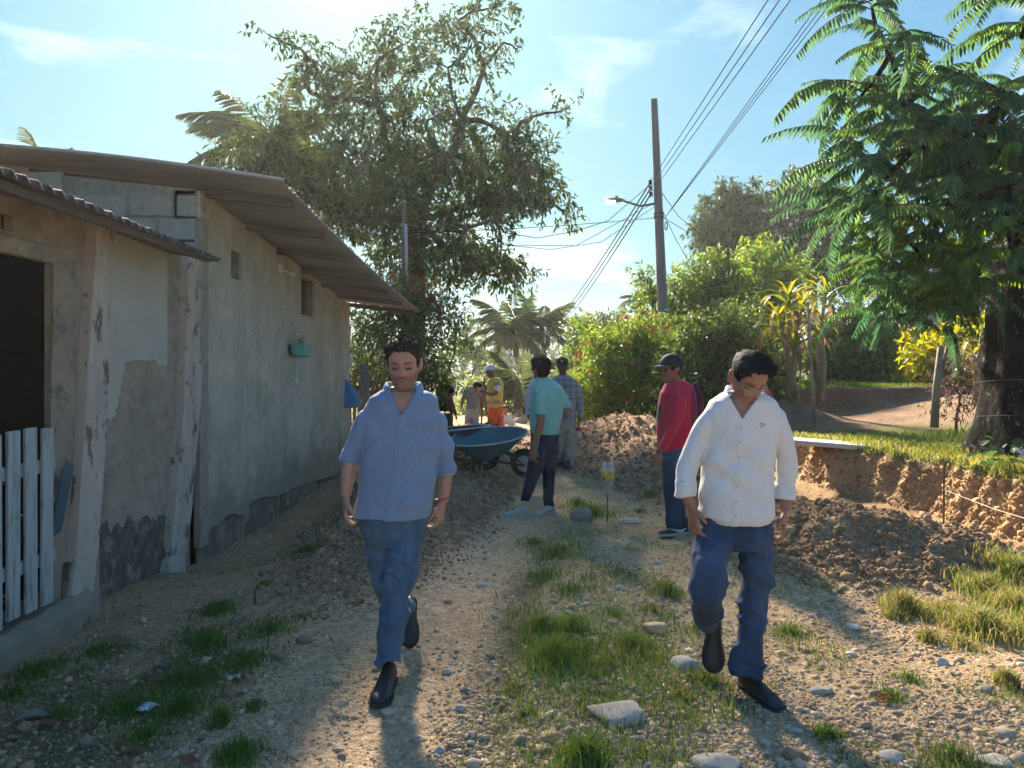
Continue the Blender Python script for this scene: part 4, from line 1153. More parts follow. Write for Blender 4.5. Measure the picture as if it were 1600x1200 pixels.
# ---- palms
def frond_mesh(name, L, n, leaflet, seed, arch=.9, start=.12, col=(.06, .085, .03), width=.055, droopy=.5, up=.25):
    r = np.random.default_rng(seed)
    t = np.linspace(0, 1, 15)
    rx = L * (t - .22 * t ** 2 * arch); rz = L * (up * t - .62 * arch * t ** 2)
    pts = [Vector((x, 0, z)) for x, z in zip(rx, rz)]
    mb = MB().tube(pts, list(np.linspace(.022, .005, 15) * L / 2.5), 5)
    V0 = np.array(mb.v); n0 = len(V0)
    tt = np.linspace(start, .99, n)
    P, D, N, LL = [], [], [], []
    for sgn in (-1, 1):
        for q in tt:
            i = q * 14; a = int(min(i, 13)); f = i - a
            p = pts[a].lerp(pts[a+1], f); tan = (pts[a+1] - pts[a]).normalized()
            l = leaflet * (math.sin(math.pi * (.12 + .85 * q)) ** .6) * r.uniform(.85, 1.1)
            sv = Vector((0, sgn, 0))
            d = (tan * (.45 + .5 * q) + sv * .85 + Vector((0, 0, .12 - droopy * r.uniform(.3, 1.0)))).normalized()
            P.append(p); D.append(d); N.append(tan.cross(sv) * sgn + Vector((0, 0, .3))); LL.append(l)
    V, Fs, k = leaf_arrays(np.array(P), np.array(D), np.array(N), np.array(LL), np.full(len(P), width * L / 2.5), True, .5, .28)
    c = np.concatenate([np.repeat(np.array([[.12, .11, .05]]), n0, 0), np.repeat(np.array([col]) * r.uniform(.7, 1.3, (len(P), 1)), 6, 0)])
    me = np_mesh(name, np.concatenate([V0, V]), [np.array([f for f in mb.f if len(f) == 4]), np.array([f for f in mb.f if len(f) == 3])] + [f + n0 for f in Fs], c)
    me.materials.append(m_leaf)
    return me

PALM = [frond_mesh('frond', 2.6, 27, .75, s, arch=a, width=.036, droopy=.9) for s, a in ((1, .75), (2, 1.05), (3, .9), (4, .55))]
def palm(label, base, top, scale, n, seed, tilt=(-.35, 1.1), extra=None, name='palm_tree', group=None):
    rr = random.Random(seed)
    base, top = Vector(base), Vector(top)
    t = thing(name, label, 'palm tree', base, group)
    mid = base.lerp(top, .5) + Vector((.12, 0, 0)) * (top.z - base.z) * .3
    pts = [base, base.lerp(mid, .5), mid, mid.lerp(top, .5), top]
    MB().tube(pts, [.17 * scale + .03, .14 * scale, .12 * scale, .11 * scale, .10 * scale], 10).build('trunk', m_bark_pale, t, smooth=True)
    MB().lathe(top, [(0, -.3 * scale), (.13 * scale, -.15 * scale), (.16 * scale, .05 * scale), (.08 * scale, .3 * scale), (0, .5 * scale)], 10).build('crown_shaft', m_bark, t, smooth=True)
    for i in range(n):
        az = i * 2.39996 + rr.uniform(-.3, .3); el = tilt[0] + (tilt[1] - tilt[0]) * ((i + .5) / n) + rr.uniform(-.1, .1)
        s = scale * rr.uniform(.85, 1.1)
        o = bpy.data.objects.new('frond', rr.choice(PALM)); link(o, t)
        o.location = top - base; o.rotation_euler = (rr.uniform(-.3, .3), -el, az); o.scale = (s, s, s)
    return t
palm('tall coconut palm behind the grey house roof left of the big tree', (W(432, 600, 24).x, 24, 0), W(420, 232, 24), 1.25, 19, 3)
palm('palm of which only a frond tip shows above the roof on the left', (W(72, 600, 19).x, 19, 0), W(72, 282, 19), .52, 9, 5, tilt=(.5, 1.35))
palm('taller coconut palm with full drooping crown beyond the workers', (W(815, 640, 33).x, 33, -.2), W(800, 522, 33), 1.0, 20, 7, tilt=(-.5, 1.2))
palm('coconut palm at right of the pair beyond the teal-shirted man', (W(852, 640, 34).x, 34, -.2), W(846, 518, 34), .95, 18, 8, tilt=(-.45, 1.25))
palm('young low palm with arching fronds behind the worker in orange trousers', (W(812, 655, 25).x, 25, -.1), W(810, 632, 25), .85, 13, 9, tilt=(.45, 1.3))
palm('small palm crown peeping over the hedge left of the utility pole', (W(1002, 600, 30).x, 30, .4), W(1002, 470, 30), .42, 9, 10, tilt=(0, 1.2))

# ---- far and middle trees, right of the road
leafy('tall_tree', 'tall dark tree with open crown behind the hedge right of the pole', 'tree', (W(1150, 640, 38).x, 38, .5),
      [(1130,326,36),(1164,316,36),(1108,366,30),(1152,364,42),(1186,348,30),(1140,300,20),(1176,392,34),(1120,392,26),(1100,350,18)], 38, 1150, 9, .26, DK, 31, trunk=[W(1150, 520, 38), W(1152, 420, 38)], trunk_r=.2, mat_l=m_leaf_far, twigs=160)
leafy('tall_tree', 'wide dark open tree whose bare limbs show against the sky left of the near tree', 'tree', (W(1275, 640, 38).x, 38, .5),
      [(1240,296,38),(1278,304,40),(1256,340,46),(1304,356,40),(1330,392,36),(1222,384,36),(1276,396,42),(1215,330,26),(1300,318,34),(1240,420,34),(1310,430,40),(1350,430,36)], 38, 1550, 9, .26, DK, 32, trunk=[W(1272, 540, 38), W(1268, 440, 38)], trunk_r=.24, mat_l=m_leaf_far, twigs=200)
leafy('far_tree', 'hazy blue green tree standing far beyond the end of the hedge', 'tree', (W(950, 640, 44).x, 44, 0),
      [(936,504,20),(960,500,22),(976,520,18),(925,528,22),(950,530,28),(906,512,16),(985,540,20)], 44, 420, 8, .28, MID, 33, trunk=[W(950, 590, 44), W(950, 555, 44)], trunk_r=.14, mat_l=m_leaf_far)
leafy('slender_tree', 'slender bright green tree at the far left end of the hedge', 'tree', (W(908, 650, 26).x, 26, 0),
      [(905,508,18),(910,535,22),(902,560,24),(918,580,28),(895,590,24),(925,545,16),(908,610,26)], 26, 600, 8, .15, BR + MID, 34, trunk=[W(908, 610, 26)], trunk_r=.06)
leafy('hedge_tree', 'leafy mid green tree rising behind the utility pole', 'tree', (W(1055, 650, 21).x, 21, .5),
      [(1008,432,12),(1016,448,16),(1020,480,28),(1060,466,34),(1092,440,36),(1116,414,26),(1134,440,36),(1080,508,42),(1122,490,38),(1046,526,38),(1008,520,26),(1100,470,36),(1150,470,30)], 21, 1500, 9, .15, MID + BR[:2], 35, trunk=[W(1056, 600, 21), W(1060, 550, 21)], trunk_r=.1, twigs=80)
leafy('light_tree', 'light yellow green tree between the tall dark trees and the strap-leaved plants', 'tree', (W(1195, 640, 23).x, 23, .6),
      [(1180,418,28),(1214,408,28),(1170,448,34),(1232,436,28),(1196,466,36),(1184,390,18),(1236,470,30),(1160,490,30),(1210,500,34)], 23, 950, 9, .16, BR, 36, trunk=[W(1195, 580, 23), W(1196, 520, 23)], trunk_r=.09, twigs=60)
leafy('flowering_hedge', 'bright yellow green hedge bush with reddish flecks left of the utility pole', 'hedge', (W(970, 660, 16.5).x, 16.5, .3),
      [(930,602,34),(968,580,40),(1000,560,40),(948,556,30),(1012,604,40),(958,630,34),(1016,526,34),(984,524,26),(990,640,34),(916,636,26),(1030,560,24),(940,530,18)], 16.5, 2100, 9, .10, BR + MID[:2], 37, flush=((.30, .09, .04), .05), trunk_r=.05)
leafy('hedge_bush', 'dark glossy hedge bush between the red-shirted man and the white-shirted man', 'hedge', (W(1120, 660, 15).x, 15, .5),
      [(1072,556,38),(1118,556,42),(1158,566,42),(1096,604,42),(1148,618,42),(1186,600,38),(1180,540,32),(1140,520,32),(1100,516,30),(1060,600,30),(1060,640,30),(1110,640,34),(1200,570,30),(1200,630,26),(1160,500,26)], 15, 2200, 9, .105, DK + MID[:2], 38, trunk_r=.06, flush=((.14, .15, .09), .12))
leafy('round_bush', 'rounded bright green bush on the lawn right of the strap-leaved plants', 'shrub', (W(1345, 600, 20).x, 20, 1.0),
      [(1308,540,38),(1350,528,40),(1390,550,34),(1340,570,40),(1404,578,24),(1300,576,32),(1370,582,30),(1330,500,30),(1286,556,26),(1376,514,24)], 20, 1500, 9, .13, BR[:3] + MID[:2], 39, trunk_r=.06)
leafy('garden_shrub', 'pale green garden shrub on the lawn beneath the near tree fronds', 'shrub', (W(1420, 604, 21).x, 21, 1.0),
      [(1420,590,16),(1408,600,14),(1440,596,16),(1395,592,12)], 21, 120, 8, .12, BR, 40, trunk_r=.03)
leafy('backdrop_tree', 'dark green tree filling the gap behind the near trunk and fronds', 'tree', (W(1520, 620, 30).x, 30, 1.0),
      [(1500,430,52),(1560,430,52),(1440,440,44),(1600,480,52),(1640,420,52),(1400,470,36),(1520,480,36),(1640,560,40),(1590,540,30),(1470,400,40)], 30, 1400, 9, .22, DK + MID[:1], 41, trunk=[W(1520, 560, 30), W(1520, 500, 30)], trunk_r=.18, mat_l=m_leaf_far)
leafy('yellow_croton', 'yellow leaved garden shrub in front of the ochre house wall', 'shrub', (W(1460, 620, 16.5).x, 16.5, 1.0),
      [(1448,560,24),(1480,540,26),(1516,530,26),(1540,510,22),(1500,570,26),(1466,590,18),(1540,560,24),(1436,545,12)], 16.5, 420, 8, .19, [(.40, .34, .02), (.28, .30, .03), (.18, .24, .03)], 42, aspect=.3, trunk_r=.04)
leafy('magenta_blossom', 'small magenta flowering spray showing above the ochre wall', 'shrub', (W(1406, 560, 24).x, 24, 1.0),
      [(1404,508,5),(1412,506,5)], 24, 16, 8, .12, [(.35, .12, .30)], 43, trunk_r=.02)
leafy('roadside_bush', 'bright low bush behind the grey-shirted worker on the far roadside', 'shrub', (W(760, 660, 27).x, 27, -.1),
      [(752,598,14),(742,612,16),(770,612,18),(760,585,10),(735,640,18),(790,625,18),(760,640,20)], 27, 330, 8, .17, BR + MID, 44, trunk_r=.04)
leafy('roadside_bush', 'mid green bush between the orange-trousered worker and the teal-shirted man', 'shrub', (W(815, 660, 29).x, 29, -.1),
      [(808,600,20),(830,590,20),(818,622,22),(850,600,24),(795,640,16),(840,640,24),(870,600,24),(880,625,22)], 29, 480, 8, .18, MID + BR[:1], 45, trunk_r=.04)
leafy('broad_bush', 'soft green bush behind the man in the plaid shirt', 'shrub', (W(890, 660, 22).x, 22, 0),
      [(880,610,20),(900,600,20),(886,640,20),(910,640,22),(870,640,16)], 22, 380, 8, .14, BR[:2] + MID, 46, trunk_r=.04)
leafy('left_far_tree', 'far hazy tree left of the palms beyond the dark shrub', 'tree', (W(735, 640, 48).x, 48, -.3),
      [(728,520,12),(740,508,10),(722,545,16),(738,540,16),(750,560,16)], 48, 160, 8, .3, MID, 47, trunk=[W(735, 590, 48)], trunk_r=.1, mat_l=m_leaf_far)
leafy('dead_bush', 'dark purple leaved sparse shrub beside the weathered fence post', 'shrub', (W(1494, 652, 11.0).x, 11.0, .62),
      [(1500,580,20),(1484,600,15),(1514,605,18),(1500,620,16),(1488,560,12)], 11.0, 120, 7, .085, [(.055, .035, .035), (.09, .05, .04), (.05, .05, .03)], 48, trunk_r=.02, twigs=60, aspect=.25)

# a wood far off that reads as one mass
rw = np.random.default_rng(77)
bl = []
for i in range(110):
    x = rw.uniform(-95, 95); y = rw.uniform(75, 120)
    if abs(x + 4) < 3 and y < 90: continue
    h = rw.uniform(2.5, 6.5) + (2.5 if x > 8 else 0) + (1.2 if -12 < x < 2 else 0)
    bl.append((Vector((x, y, h * .55 - .8)), h * .62))
V, Fs, col, _ = canopy(bl, 4200, 7, 1.0, [(.05, .075, .03), (.065, .09, .035), (.045, .065, .03)], 78, six=False, twig=1.0, aspect=.5)
tag(obj_from('distant_wood', np_mesh('distant_wood', V, Fs, col), m_leaf_far), kind='stuff')
hx = np.linspace(-240, 240, 60); hy = np.linspace(120, 300, 20)
HX, HY = np.meshgrid(hx, hy)
HZv = -7 + (8 + 5 * fbm(HX * .012, HY * .012, 0, 3, 5)) * sstep(120, 210, HY) * (.6 + .4 * sstep(-20, 100, HX) + .35 * sstep(-20, -120, HX))
ii = np.arange(60 * 20).reshape(20, 60)
hq = np.stack([ii[:-1, :-1], ii[:-1, 1:], ii[1:, 1:], ii[1:, :-1]], -1).reshape(-1, 4)
tag(obj_from('hills', np_mesh('hills', np.stack([HX, HY, HZv], -1).reshape(-1, 3), [hq], smooth=True), mat('hill_woods', (.055, .08, .035), rough=1, var=.35, scale=.25)), kind='structure')

# ---- strap-leaved plants (tall cordylines) on the earth stump
def strap_mesh(L, w, arch, seed, c0, c1):
    r = np.random.default_rng(seed); n = 7; t = np.linspace(0, 1, n)
    x = L * (t - .18 * arch * t**2); z = L * (.75 * t * (1 - .45 * t) - .55 * arch * t ** 2.4)
    wd = w * np.array([.35, .7, .95, 1, .85, .55, .06])
    V = []; col = []
    for i in range(n):
        for s, dz in ((-1, .28), (0, 0), (1, .28)):
            V.append((x[i], s * wd[i] / 2, z[i] + dz * wd[i] * .5)); col.append(np.array(c0) * (1 - t[i]) + np.array(c1) * t[i])
    q = []
    for i in range(n - 1):
        for j in (0, 1): q.append((i*3+j, i*3+j+1, i*3+4+j, i*3+3+j))
    me = np_mesh('leaf', np.array(V), [np.array(q)], np.array(col), smooth=True); me.materials.append(m_leaf); return me
ST_Y = [strap_mesh(.62, .085, a, i, c0, c1) for i, (a, c0, c1) in enumerate(((.3, (.16, .20, .03), (.42, .33, .03)), (.6, (.10, .16, .03), (.30, .27, .03)), (.9, (.07, .12, .025), (.20, .20, .03)), (1.3, (.06, .10, .025), (.14, .15, .03)), (1.7, (.13, .10, .05), (.20, .13, .06))))]
def strap_plant(label, base, heads, seed, stem_r=.04, per=26, scale=1.0, name='strap_leaf_plant', group=None):
    rr = random.Random(seed); base = Vector(base)
    t = thing(name, label, 'plant', base, group)
    for hp in heads:
        hp = Vector(hp); foot = base + Vector((rr.uniform(-.12, .12), rr.uniform(-.1, .1), 0))
        mid = foot.lerp(hp, .5) + Vector((rr.uniform(-.08, .08), 0, 0))
        MB().tube([foot, mid, hp + Vector((0, 0, .1))], [stem_r * 1.3, stem_r, stem_r * .8], 8).build('stem', m_bark_pale, t, smooth=True)
        for i in range(per):
            az = i * 2.39996; k = i / per
            me = ST_Y[min(4, int((1 - k) * 4.9 + rr.uniform(-.4, .4)) if (1 - k) * 4.9 > .4 else 0)]
            o = bpy.data.objects.new('leaf', me); link(o, t)
            o.location = hp - base + Vector((0, 0, -.28 + .4 * k)); s = scale * rr.uniform(.8, 1.15) * (.75 + .35 * math.sin(math.pi * min(1, k + .15)))
            o.rotation_euler = (rr.uniform(-.2, .2), -(.1 + .75 * k) + .35, az); o.scale = (s, s, s)
    return t
strap_plant('tall strap-leaved plant with yellow leaf tips on a clump of pale stems', (W(1246, 645, 13.9).x, 14.1, .95),
            [W(1232, 470, 13.6), W(1216, 505, 13.4), W(1252, 486, 14.2), W(1240, 535, 13.6)], 1)
strap_plant('second yellow-tipped strap-leaved plant just right of the taller clump', (W(1274, 640, 14.4).x, 14.4, .95), [W(1290, 462, 14.4), W(1282, 510, 14.4)], 2, per=22, scale=.9)
strap_plant('yellow green strap-leaved plant right beside the near dark trunk', (W(1530, 640, 13).x, 13, 1.0), [W(1536, 520, 13), W(1520, 560, 13)], 3, per=20, scale=.85)
sp_ = thing('sapling', 'thin pale bare sapling standing on the earth path in front of the strap-leaved plants', 'sapling', W(1273, 662, 12.6))
MB().tube([W(1273, 668, 12.6), W(1269, 600, 12.6), W(1266, 540, 12.6), W(1262, 480, 12.6)], [.035, .03, .026, .018], 8).build('trunk', m_bark_pale, sp_, smooth=True)
MB().tube([W(1267, 570, 12.6), W(1254, 530, 12.5), W(1240, 510, 12.5)], [.016, .012, .006], 6).build('branch', m_bark_pale, sp_, smooth=True)
fp = thing('fence_post', 'weathered grey forked fence post with mossy top on the terrace', 'post', W(1461, 662, 10.4))
MB().tube([W(1460, 668, 10.4), W(1463, 610, 10.4), W(1470, 542, 10.4)], [.055, .05, .042], 10).build('post', m_bark_pale, fp, smooth=True)
MB().tube([W(1464, 604, 10.4), W(1474, 575, 10.4), W(1480, 540, 10.4)], [.028, .025, .018], 8).build('branch', m_bark_pale, fp, smooth=True)

# ---- the near tree on the right: dark trunk, hanging pinnate fronds
def pinnate(name, L, pairs, leaflet, seed, arch, c):
    r = np.random.default_rng(seed); t = np.linspace(0, 1, 12)
    pts = [Vector((L * (q - .2 * arch * q*q), 0, L * (.22 * q - .75 * arch * q*q))) for q in t]
    mb = MB().tube(pts, list(np.linspace(.010, .003, 12)), 4); V0 = np.array(mb.v); n0 = len(V0)
    P, D, N, LL = [], [], [], []
    for q in np.linspace(.12, .98, pairs):
        i = q * 11; a = int(min(i, 10)); p = pts[a].lerp(pts[a+1], i - a); tan = (pts[a+1] - pts[a]).normalized()
        for sgn in (-1, 1):
            sv = Vector((0, sgn, 0)); dr = r.uniform(.35, 1.35)
            d = (sv * 1.0 + tan * .38 + Vector((0, 0, -dr))).normalized()
            P.append(p); D.append(d); N.append(tan.cross(sv) * sgn + Vector((0, 0, .5))); LL.append(leaflet * (.75 + .4 * math.sin(math.pi * q)) * r.uniform(.88, 1.1))
    V, Fs, k = leaf_arrays(np.array(P), np.array(D), np.array(N), np.array(LL), np.array(LL) * .27, True, .35, .32)
    cc = np.concatenate([np.repeat(np.array([[.10, .11, .04]]), n0, 0), np.repeat(np.array([c]) * r.uniform(.75, 1.25, (len(P), 1)), 6, 0)])
    me = np_mesh(name, np.concatenate([V0, V]), [np.array([f for f in mb.f if len(f) == 4]), np.array([f for f in mb.f if len(f) == 3])] + [f + n0 for f in Fs], cc)
    me.materials.append(mat('leaf_near', attr=True, rough=.6, var=.2, scale=3, spec=.22, trans=.45)); return me
GN = [(.065, .14, .055), (.08, .16, .055), (.055, .125, .058), (.11, .21, .045), (.16, .27, .04)]  # bluish greens paint shaded fronds, yellower greens the sunlit ones
PIN = [pinnate('frond', 1.0, 21, .135, i, a, GN[j]) for i, (a, j) in enumerate(((.5, 0), (.8, 1), (1.05, 2), (.65, 3), (.9, 0), (.7, 1), (.8, 4)))]
nt = thing('near_tree', 'near tree with black mottled trunk and long hanging pinnate fronds on the right', 'tree', (6.05, 8.75, .45))
org_n = org_of(nt)
tb = MB(); rings = []
prof = [(.2, .98), (.34, .88), (.6, .69), (.9, .60), (1.4, .545), (2.1, .52), (3.0, .53), (3.7, .48), (4.2, .34), (4.5, .12)]
rt = np.random.default_rng(5)
for z, r_ in [(np.interp(q, np.linspace(0, 1, len(prof)), [p[0] for p in prof]), np.interp(q, np.linspace(0, 1, len(prof)), [p[1] for p in prof])) for q in np.linspace(0, 1, 46)]:
    ring = []
    for k in range(40):
        a = 2 * math.pi * k / 40
        bump = .05 * float(vnoise(math.cos(a) * 4, math.sin(a) * 4, z * 1.2, 3)) + .022 * float(vnoise(math.cos(a) * 12, math.sin(a) * 12, z * 5, 4)) + (.10 * max(0, 1.0 - z) * math.sin(5 * a + 1))
        ring.append(Vector((6.05 + .03 * z + (r_ + bump) * math.cos(a), 8.75 + (r_ + bump) * math.sin(a), z)))
    rings.append(ring)
tb.loft(rings)
hub = Vector((6.2, 8.75, 4.2))
ros = [(1362,10,7.9),(1392,84,7.7),(1345,150,8.0),(1410,168,8.4),(1345,250,8.2),(1425,235,7.6),(1452,120,8.8),(1596,60,8.0),(1605,-10,7.8),(1560,170,7.6),
       (1478,322,7.6),(1392,345,8.4),(1440,400,8.0),(1505,400,8.4),(1580,290,7.6),(1580,390,7.4),(1490,225,7.6),(1600,160,8.8),(1375,420,9.6),(1660,40,8.0),(1660,240,7.8),(1335,320,9.0),(1530,310,9.4),(1520,250,8.2),(1362,395,8.8),(1425,452,9.2),(1480,462,8.6),(1530,455,8.0),(1350,330,7.6)]
rpts = [W(a, b, c) for a, b, c in ros]
limbs(tb, hub, .11, [(p, .3) for p in rpts], rmin=.022, wob=.10, seed=4)
tb.build('trunk', m_bark_dark, nt, smooth=True)
rr = random.Random(8); nf = 0
for i, hp in enumerate(rpts):
    low = ros[i][1] > 340
    for k in range(10):
        az = k * 2.39996 + rr.uniform(-.3, .3)
        el = -.45 + 1.2 * (k / 10) + rr.uniform(-.12, .12)
        me = PIN[rr.choice([3, 6, 3, 5]) if (low and rr.random() < .6) else rr.choice([0, 1, 2, 3, 4, 5, 0, 2])]
        o = bpy.data.objects.new('frond', me); link(o, nt); nf += 1
        s = rr.uniform(.55, 1.15) * (.8 if low else 1.0)
        o.location = hp - org_n + Vector((0, 0, rr.uniform(-.05, .2))); o.rotation_euler = (rr.uniform(-.35, .35), -el, az); o.scale = (s, s, s)
# fronds past the nearest three hundred: deeper in the crown, one mesh
VV, FF3, FF4, CC, off = [], [], [], [], 0
pool = [(i, hp) for i, hp in enumerate(rpts) if ros[i][1] > 140 and ros[i][0] > 1395]
pd = []
for me in PIN[:6]:
    v = coords(me); c = np.empty(len(me.vertices) * 4, np.float32); me.color_attributes['Col'].data.foreach_get('color', c)
    pd.append((v, c.reshape(-1, 4)[:, :3].copy(), np.array([p.vertices[:] for p in me.polygons if len(p.vertices) == 3]), np.array([p.vertices[:] for p in me.polygons if len(p.vertices) == 4])))
for k in range(190):
    i, hp = pool[k % len(pool)]
    v, c, f3, f4 = pd[rr.randrange(6)]
    s = rr.uniform(.6, 1.05) * (.85 if ros[i][1] > 340 else 1.0)
    M = np.array(Euler((rr.uniform(-.4, .4), rr.uniform(-.8, .45), rr.uniform(0, 6.28))).to_matrix()) * s
    o3 = hp - org_n + Vector((rr.uniform(-.35, .35), rr.uniform(.1, 1.0), rr.uniform(-.35, .3)))
    VV.append(v @ M.T + np.array(o3)); CC.append(c * np.array([.85, .95, 1.1])); FF3.append(f3 + off); FF4.append(f4 + off); off += len(v)  # deeper fronds tinted bluish, crown shade put into the colour
me = np_mesh('foliage', np.concatenate(VV), [np.concatenate(FF3), np.concatenate(FF4)], np.concatenate(CC))
tag(obj_from('foliage', me, MATS['leaf_near'], nt), kind='stuff')
# barbed strands round the trunk
for z in (1.02, 1.42):
    b = MB(); n = 30
    pts = [Vector((6.08 + (.615 + .012 * math.sin(k * 3)) * math.cos(a), 8.75 + .615 * math.sin(a), z + .03 * math.sin(a * 2))) for k, a in enumerate(np.linspace(math.pi * .9, math.pi * 2.1, n))]
    b.tube(pts, .005, 5)
    tag(b.build('wire_strand', m_rust), 'thin fence wire wrapped round the near dark trunk, %s strand' % ('lower' if z < 1.2 else 'upper'), 'wire', 'fence wires on the near trunk')
# heart-leaved plant at its foot
hl = thing('heart_leaf_plant', 'low dark green plant with heart-shaped leaves at the foot of the near tree', 'plant', W(1575, 735, 7.6))
def heart(seed):
    a = np.linspace(0, 2*math.pi, 13)[:-1]
    V = [(0, 0, 0)] + [(.5 - .5*math.cos(q) * (1 if math.cos(q) < 0 else 1.15), .42 * math.sin(q) * (1 + .25*math.cos(q)), .06*abs(math.sin(q)) - .12*(.5-.5*math.cos(q))**2) for q in a]
    me = np_mesh('leaf', np.array(V) * .085, [np.array([(0, i + 1, (i + 1) % 12 + 1) for i in range(12)])], np.repeat(np.array([[.04, .10, .035]]), 13, 0)); me.materials.append(m_leaf); return me
hm = heart(0)
for k in range(46):
    o = bpy.data.objects.new('leaf', hm); link(o, hl)
    o.location = (rr.uniform(-.32, .45), rr.uniform(-.25, .2), rr.uniform(.0, .34)); o.rotation_euler = (rr.uniform(-.6, .6), rr.uniform(-.2, .9), rr.uniform(0, 6.28)); s = rr.uniform(.7, 1.3); o.scale = (s, s, s)
fl = MB()
for k in range(5):
    p = W(1598, 704, 7.4) + Vector((rr.uniform(-.05, .1), 0, rr.uniform(-.05, .05)))
    for q in range(5):
        a = q * 1.2566; fl.add([p, p + Vector((.03*math.cos(a-.35), -.01, .03*math.sin(a-.35))), p + Vector((.045*math.cos(a), -.015, .045*math.sin(a))), p + Vector((.03*math.cos(a+.35), -.01, .03*math.sin(a+.35)))], [(0, 1, 2, 3)])
fl.build('blossom', mat('petal', (.62, .60, .66), rough=.6), hl)

# ================================================================== GRASS
def blades(name, XY, h, col, m, wid=.0027, lean=.62, seg2=True):
    n = len(XY); z = ground_h(XY[:, 0], XY[:, 1])
    P = np.stack([XY[:, 0], XY[:, 1], z - .005], -1)
    az = rng.uniform(0, 2*np.pi, n); S = np.stack([np.cos(az), np.sin(az), 0*az], -1)
    az2 = rng.uniform(0, 2*np.pi, n); Ln = np.stack([np.cos(az2), np.sin(az2), 0*az2], -1) * (lean * rng.uniform(.15, 1.2, n))[:, None]
    H = (h * rng.uniform(.45, 1.2, n))[:, None]; up = np.array([[0, 0, 1.0]])
    w = wid * rng.uniform(.6, 1.4, n)[:, None]
    m1 = P + H * (up * .6 + Ln * .28); tp = P + H * (up * .88 + Ln * 1.0)
    V = np.stack([P - S*w, P + S*w, m1 + S*w*.75, m1 - S*w*.75, tp], 1).reshape(-1, 3)
    b = (np.arange(n) * 5)[:, None]
    me = np_mesh(name, V, [b + np.array([[0, 1, 2, 3]]), b + np.array([[3, 2, 4]])], np.repeat(col, 5, 0))
    return tag(obj_from(name, me, m), kind='stuff')
m_grass = mat('grass', attr=True, rough=.55, var=.15, scale=4, spec=.2, trans=.35)
GRC = np.array([(.10, .19, .035), (.13, .22, .045), (.08, .155, .035), (.19, .22, .07), (.32, .27, .13)])
YEL = np.array([(.25, .27, .06), (.33, .30, .09), (.18, .24, .045), (.31, .25, .11), (.42, .35, .18)])
def gcol_pick(n, pal, p=None):
    return pal[rng.choice(len(pal), n, p=p)] * rng.uniform(.75, 1.25, (n, 1))
def tuft_pts(tufts):
    XY, H, YL = [], [], []
    for px, py, rpx, h, n, yl in tufts:
        n = int(n * (1.25 if yl < .5 else 1.5)); rpx *= 1.12; h *= .9
        c = at_ground(px, py); rx = rpx / F * c.y
        a = rng.uniform(0, 2*np.pi, n); q = np.abs(rng.normal(0, .5, n))
        XY.append(np.stack([c.x + rx * q * np.cos(a), c.y + rx * 1.1 * q * np.sin(a)], -1)); H.append(h * (1.1 - .45 * np.clip(q, 0, 1.2))); YL.append(np.full(n, yl))
    return np.concatenate(XY), np.concatenate(H), np.concatenate(YL)
road_t = [(868,1030,62,.15,700,0),(895,985,60,.11,500,0),(845,985,48,.12,420,0),(915,1195,52,.15,620,0),(868,868,58,.11,420,0),(848,905,40,.10,300,0),(890,925,50,.07,300,0),(1042,930,34,.13,330,.3),(1020,955,30,.08,160,.4),
          (925,805,42,.15,420,0),(902,790,30,.12,200,0),(1016,776,26,.10,200,0),(1000,800,20,.06,90,.2),(835,850,46,.07,280,0),(1235,990,52,.055,520,0),(1295,1150,34,.06,280,0),(1105,1065,42,.07,260,.2),(985,1010,40,.07,220,.1),(950,1040,50,.06,240,.2),
          (1490,1195,60,.11,300,.3),(1390,1090,40,.05,260,0),(1420,1060,46,.04,260,0),(930,1110,50,.06,260,.2),(820,1120,40,.05,160,.2),(1060,1090,30,.07,90,.7),(960,960,60,.05,300,.2),(1090,985,36,.06,150,.3),(1190,915,20,.05,80,.3),(1285,915,28,.07,110,.4),(800,1080,30,.05,120,.1)]
XY, H, YL = tuft_pts(road_t)
c1 = gcol_pick(len(XY), GRC, [.3, .25, .25, .14, .06]); c2 = gcol_pick(len(XY), YEL)
blades('road_grass', XY, H, np.where((rng.uniform(0, 1, len(XY)) < YL)[:, None], c2, c1), m_grass)
def w_strip(X, Y):
    tx = track_x(Y)
    return np.exp(-.5 * ((X - tx - .98) / .27) ** 2) * sstep(-.1, .4, fbm(X * 2.4, Y * 1.6, 0, 4, 61)) * (.25 + .75 * sstep(3.4, 4.3, Y)) * (heap_amount(X, Y) < .05) + .18 * (X > tx + .5) * (X < 3.6) * sstep(.1, .4, fbm(X * 1.7, Y * 1.7, 0, 3, 62)) * (heap_amount(X, Y) < .05)
XY = sample_xy(11500, 2.7, 12, w_strip)
blades('low_road_grass', XY, .055 * (1 + .6 * vnoise(XY[:, 0] * 4, XY[:, 1] * 4, 0, 7)), gcol_pick(len(XY), GRC, [.25, .2, .25, .2, .1]), m_grass)
left_t = [(480,862,46,.06,520,0),(340,955,42,.08,520,0),(318,1000,70,.07,620,0),(300,1065,90,.075,800,0),(282,1112,42,.10,420,.1),(372,1185,42,.10,330,0),(200,1110,66,.07,500,0),(60,1050,66,.07,500,0),(108,975,34,.13,420,0),(412,915,22,.05,160,0),
          (420,985,60,.06,420,0),(345,1130,26,.10,200,0),(150,1020,60,.06,260,0),(230,1150,60,.06,260,.1),(470,965,40,.04,160,.1),(385,1035,60,.07,420,.1),(90,1120,50,.05,220,.1),(395,1110,24,.08,90,.1),(330,1010,40,.09,260,0),(20,1090,50,.06,220,0)]
XY, H, YL = tuft_pts(left_t)
blades('verge_grass', XY, H, gcol_pick(len(XY), GRC * np.array([[.85, .95, .8]]), [.33, .27, .28, .08, .04]), m_grass)
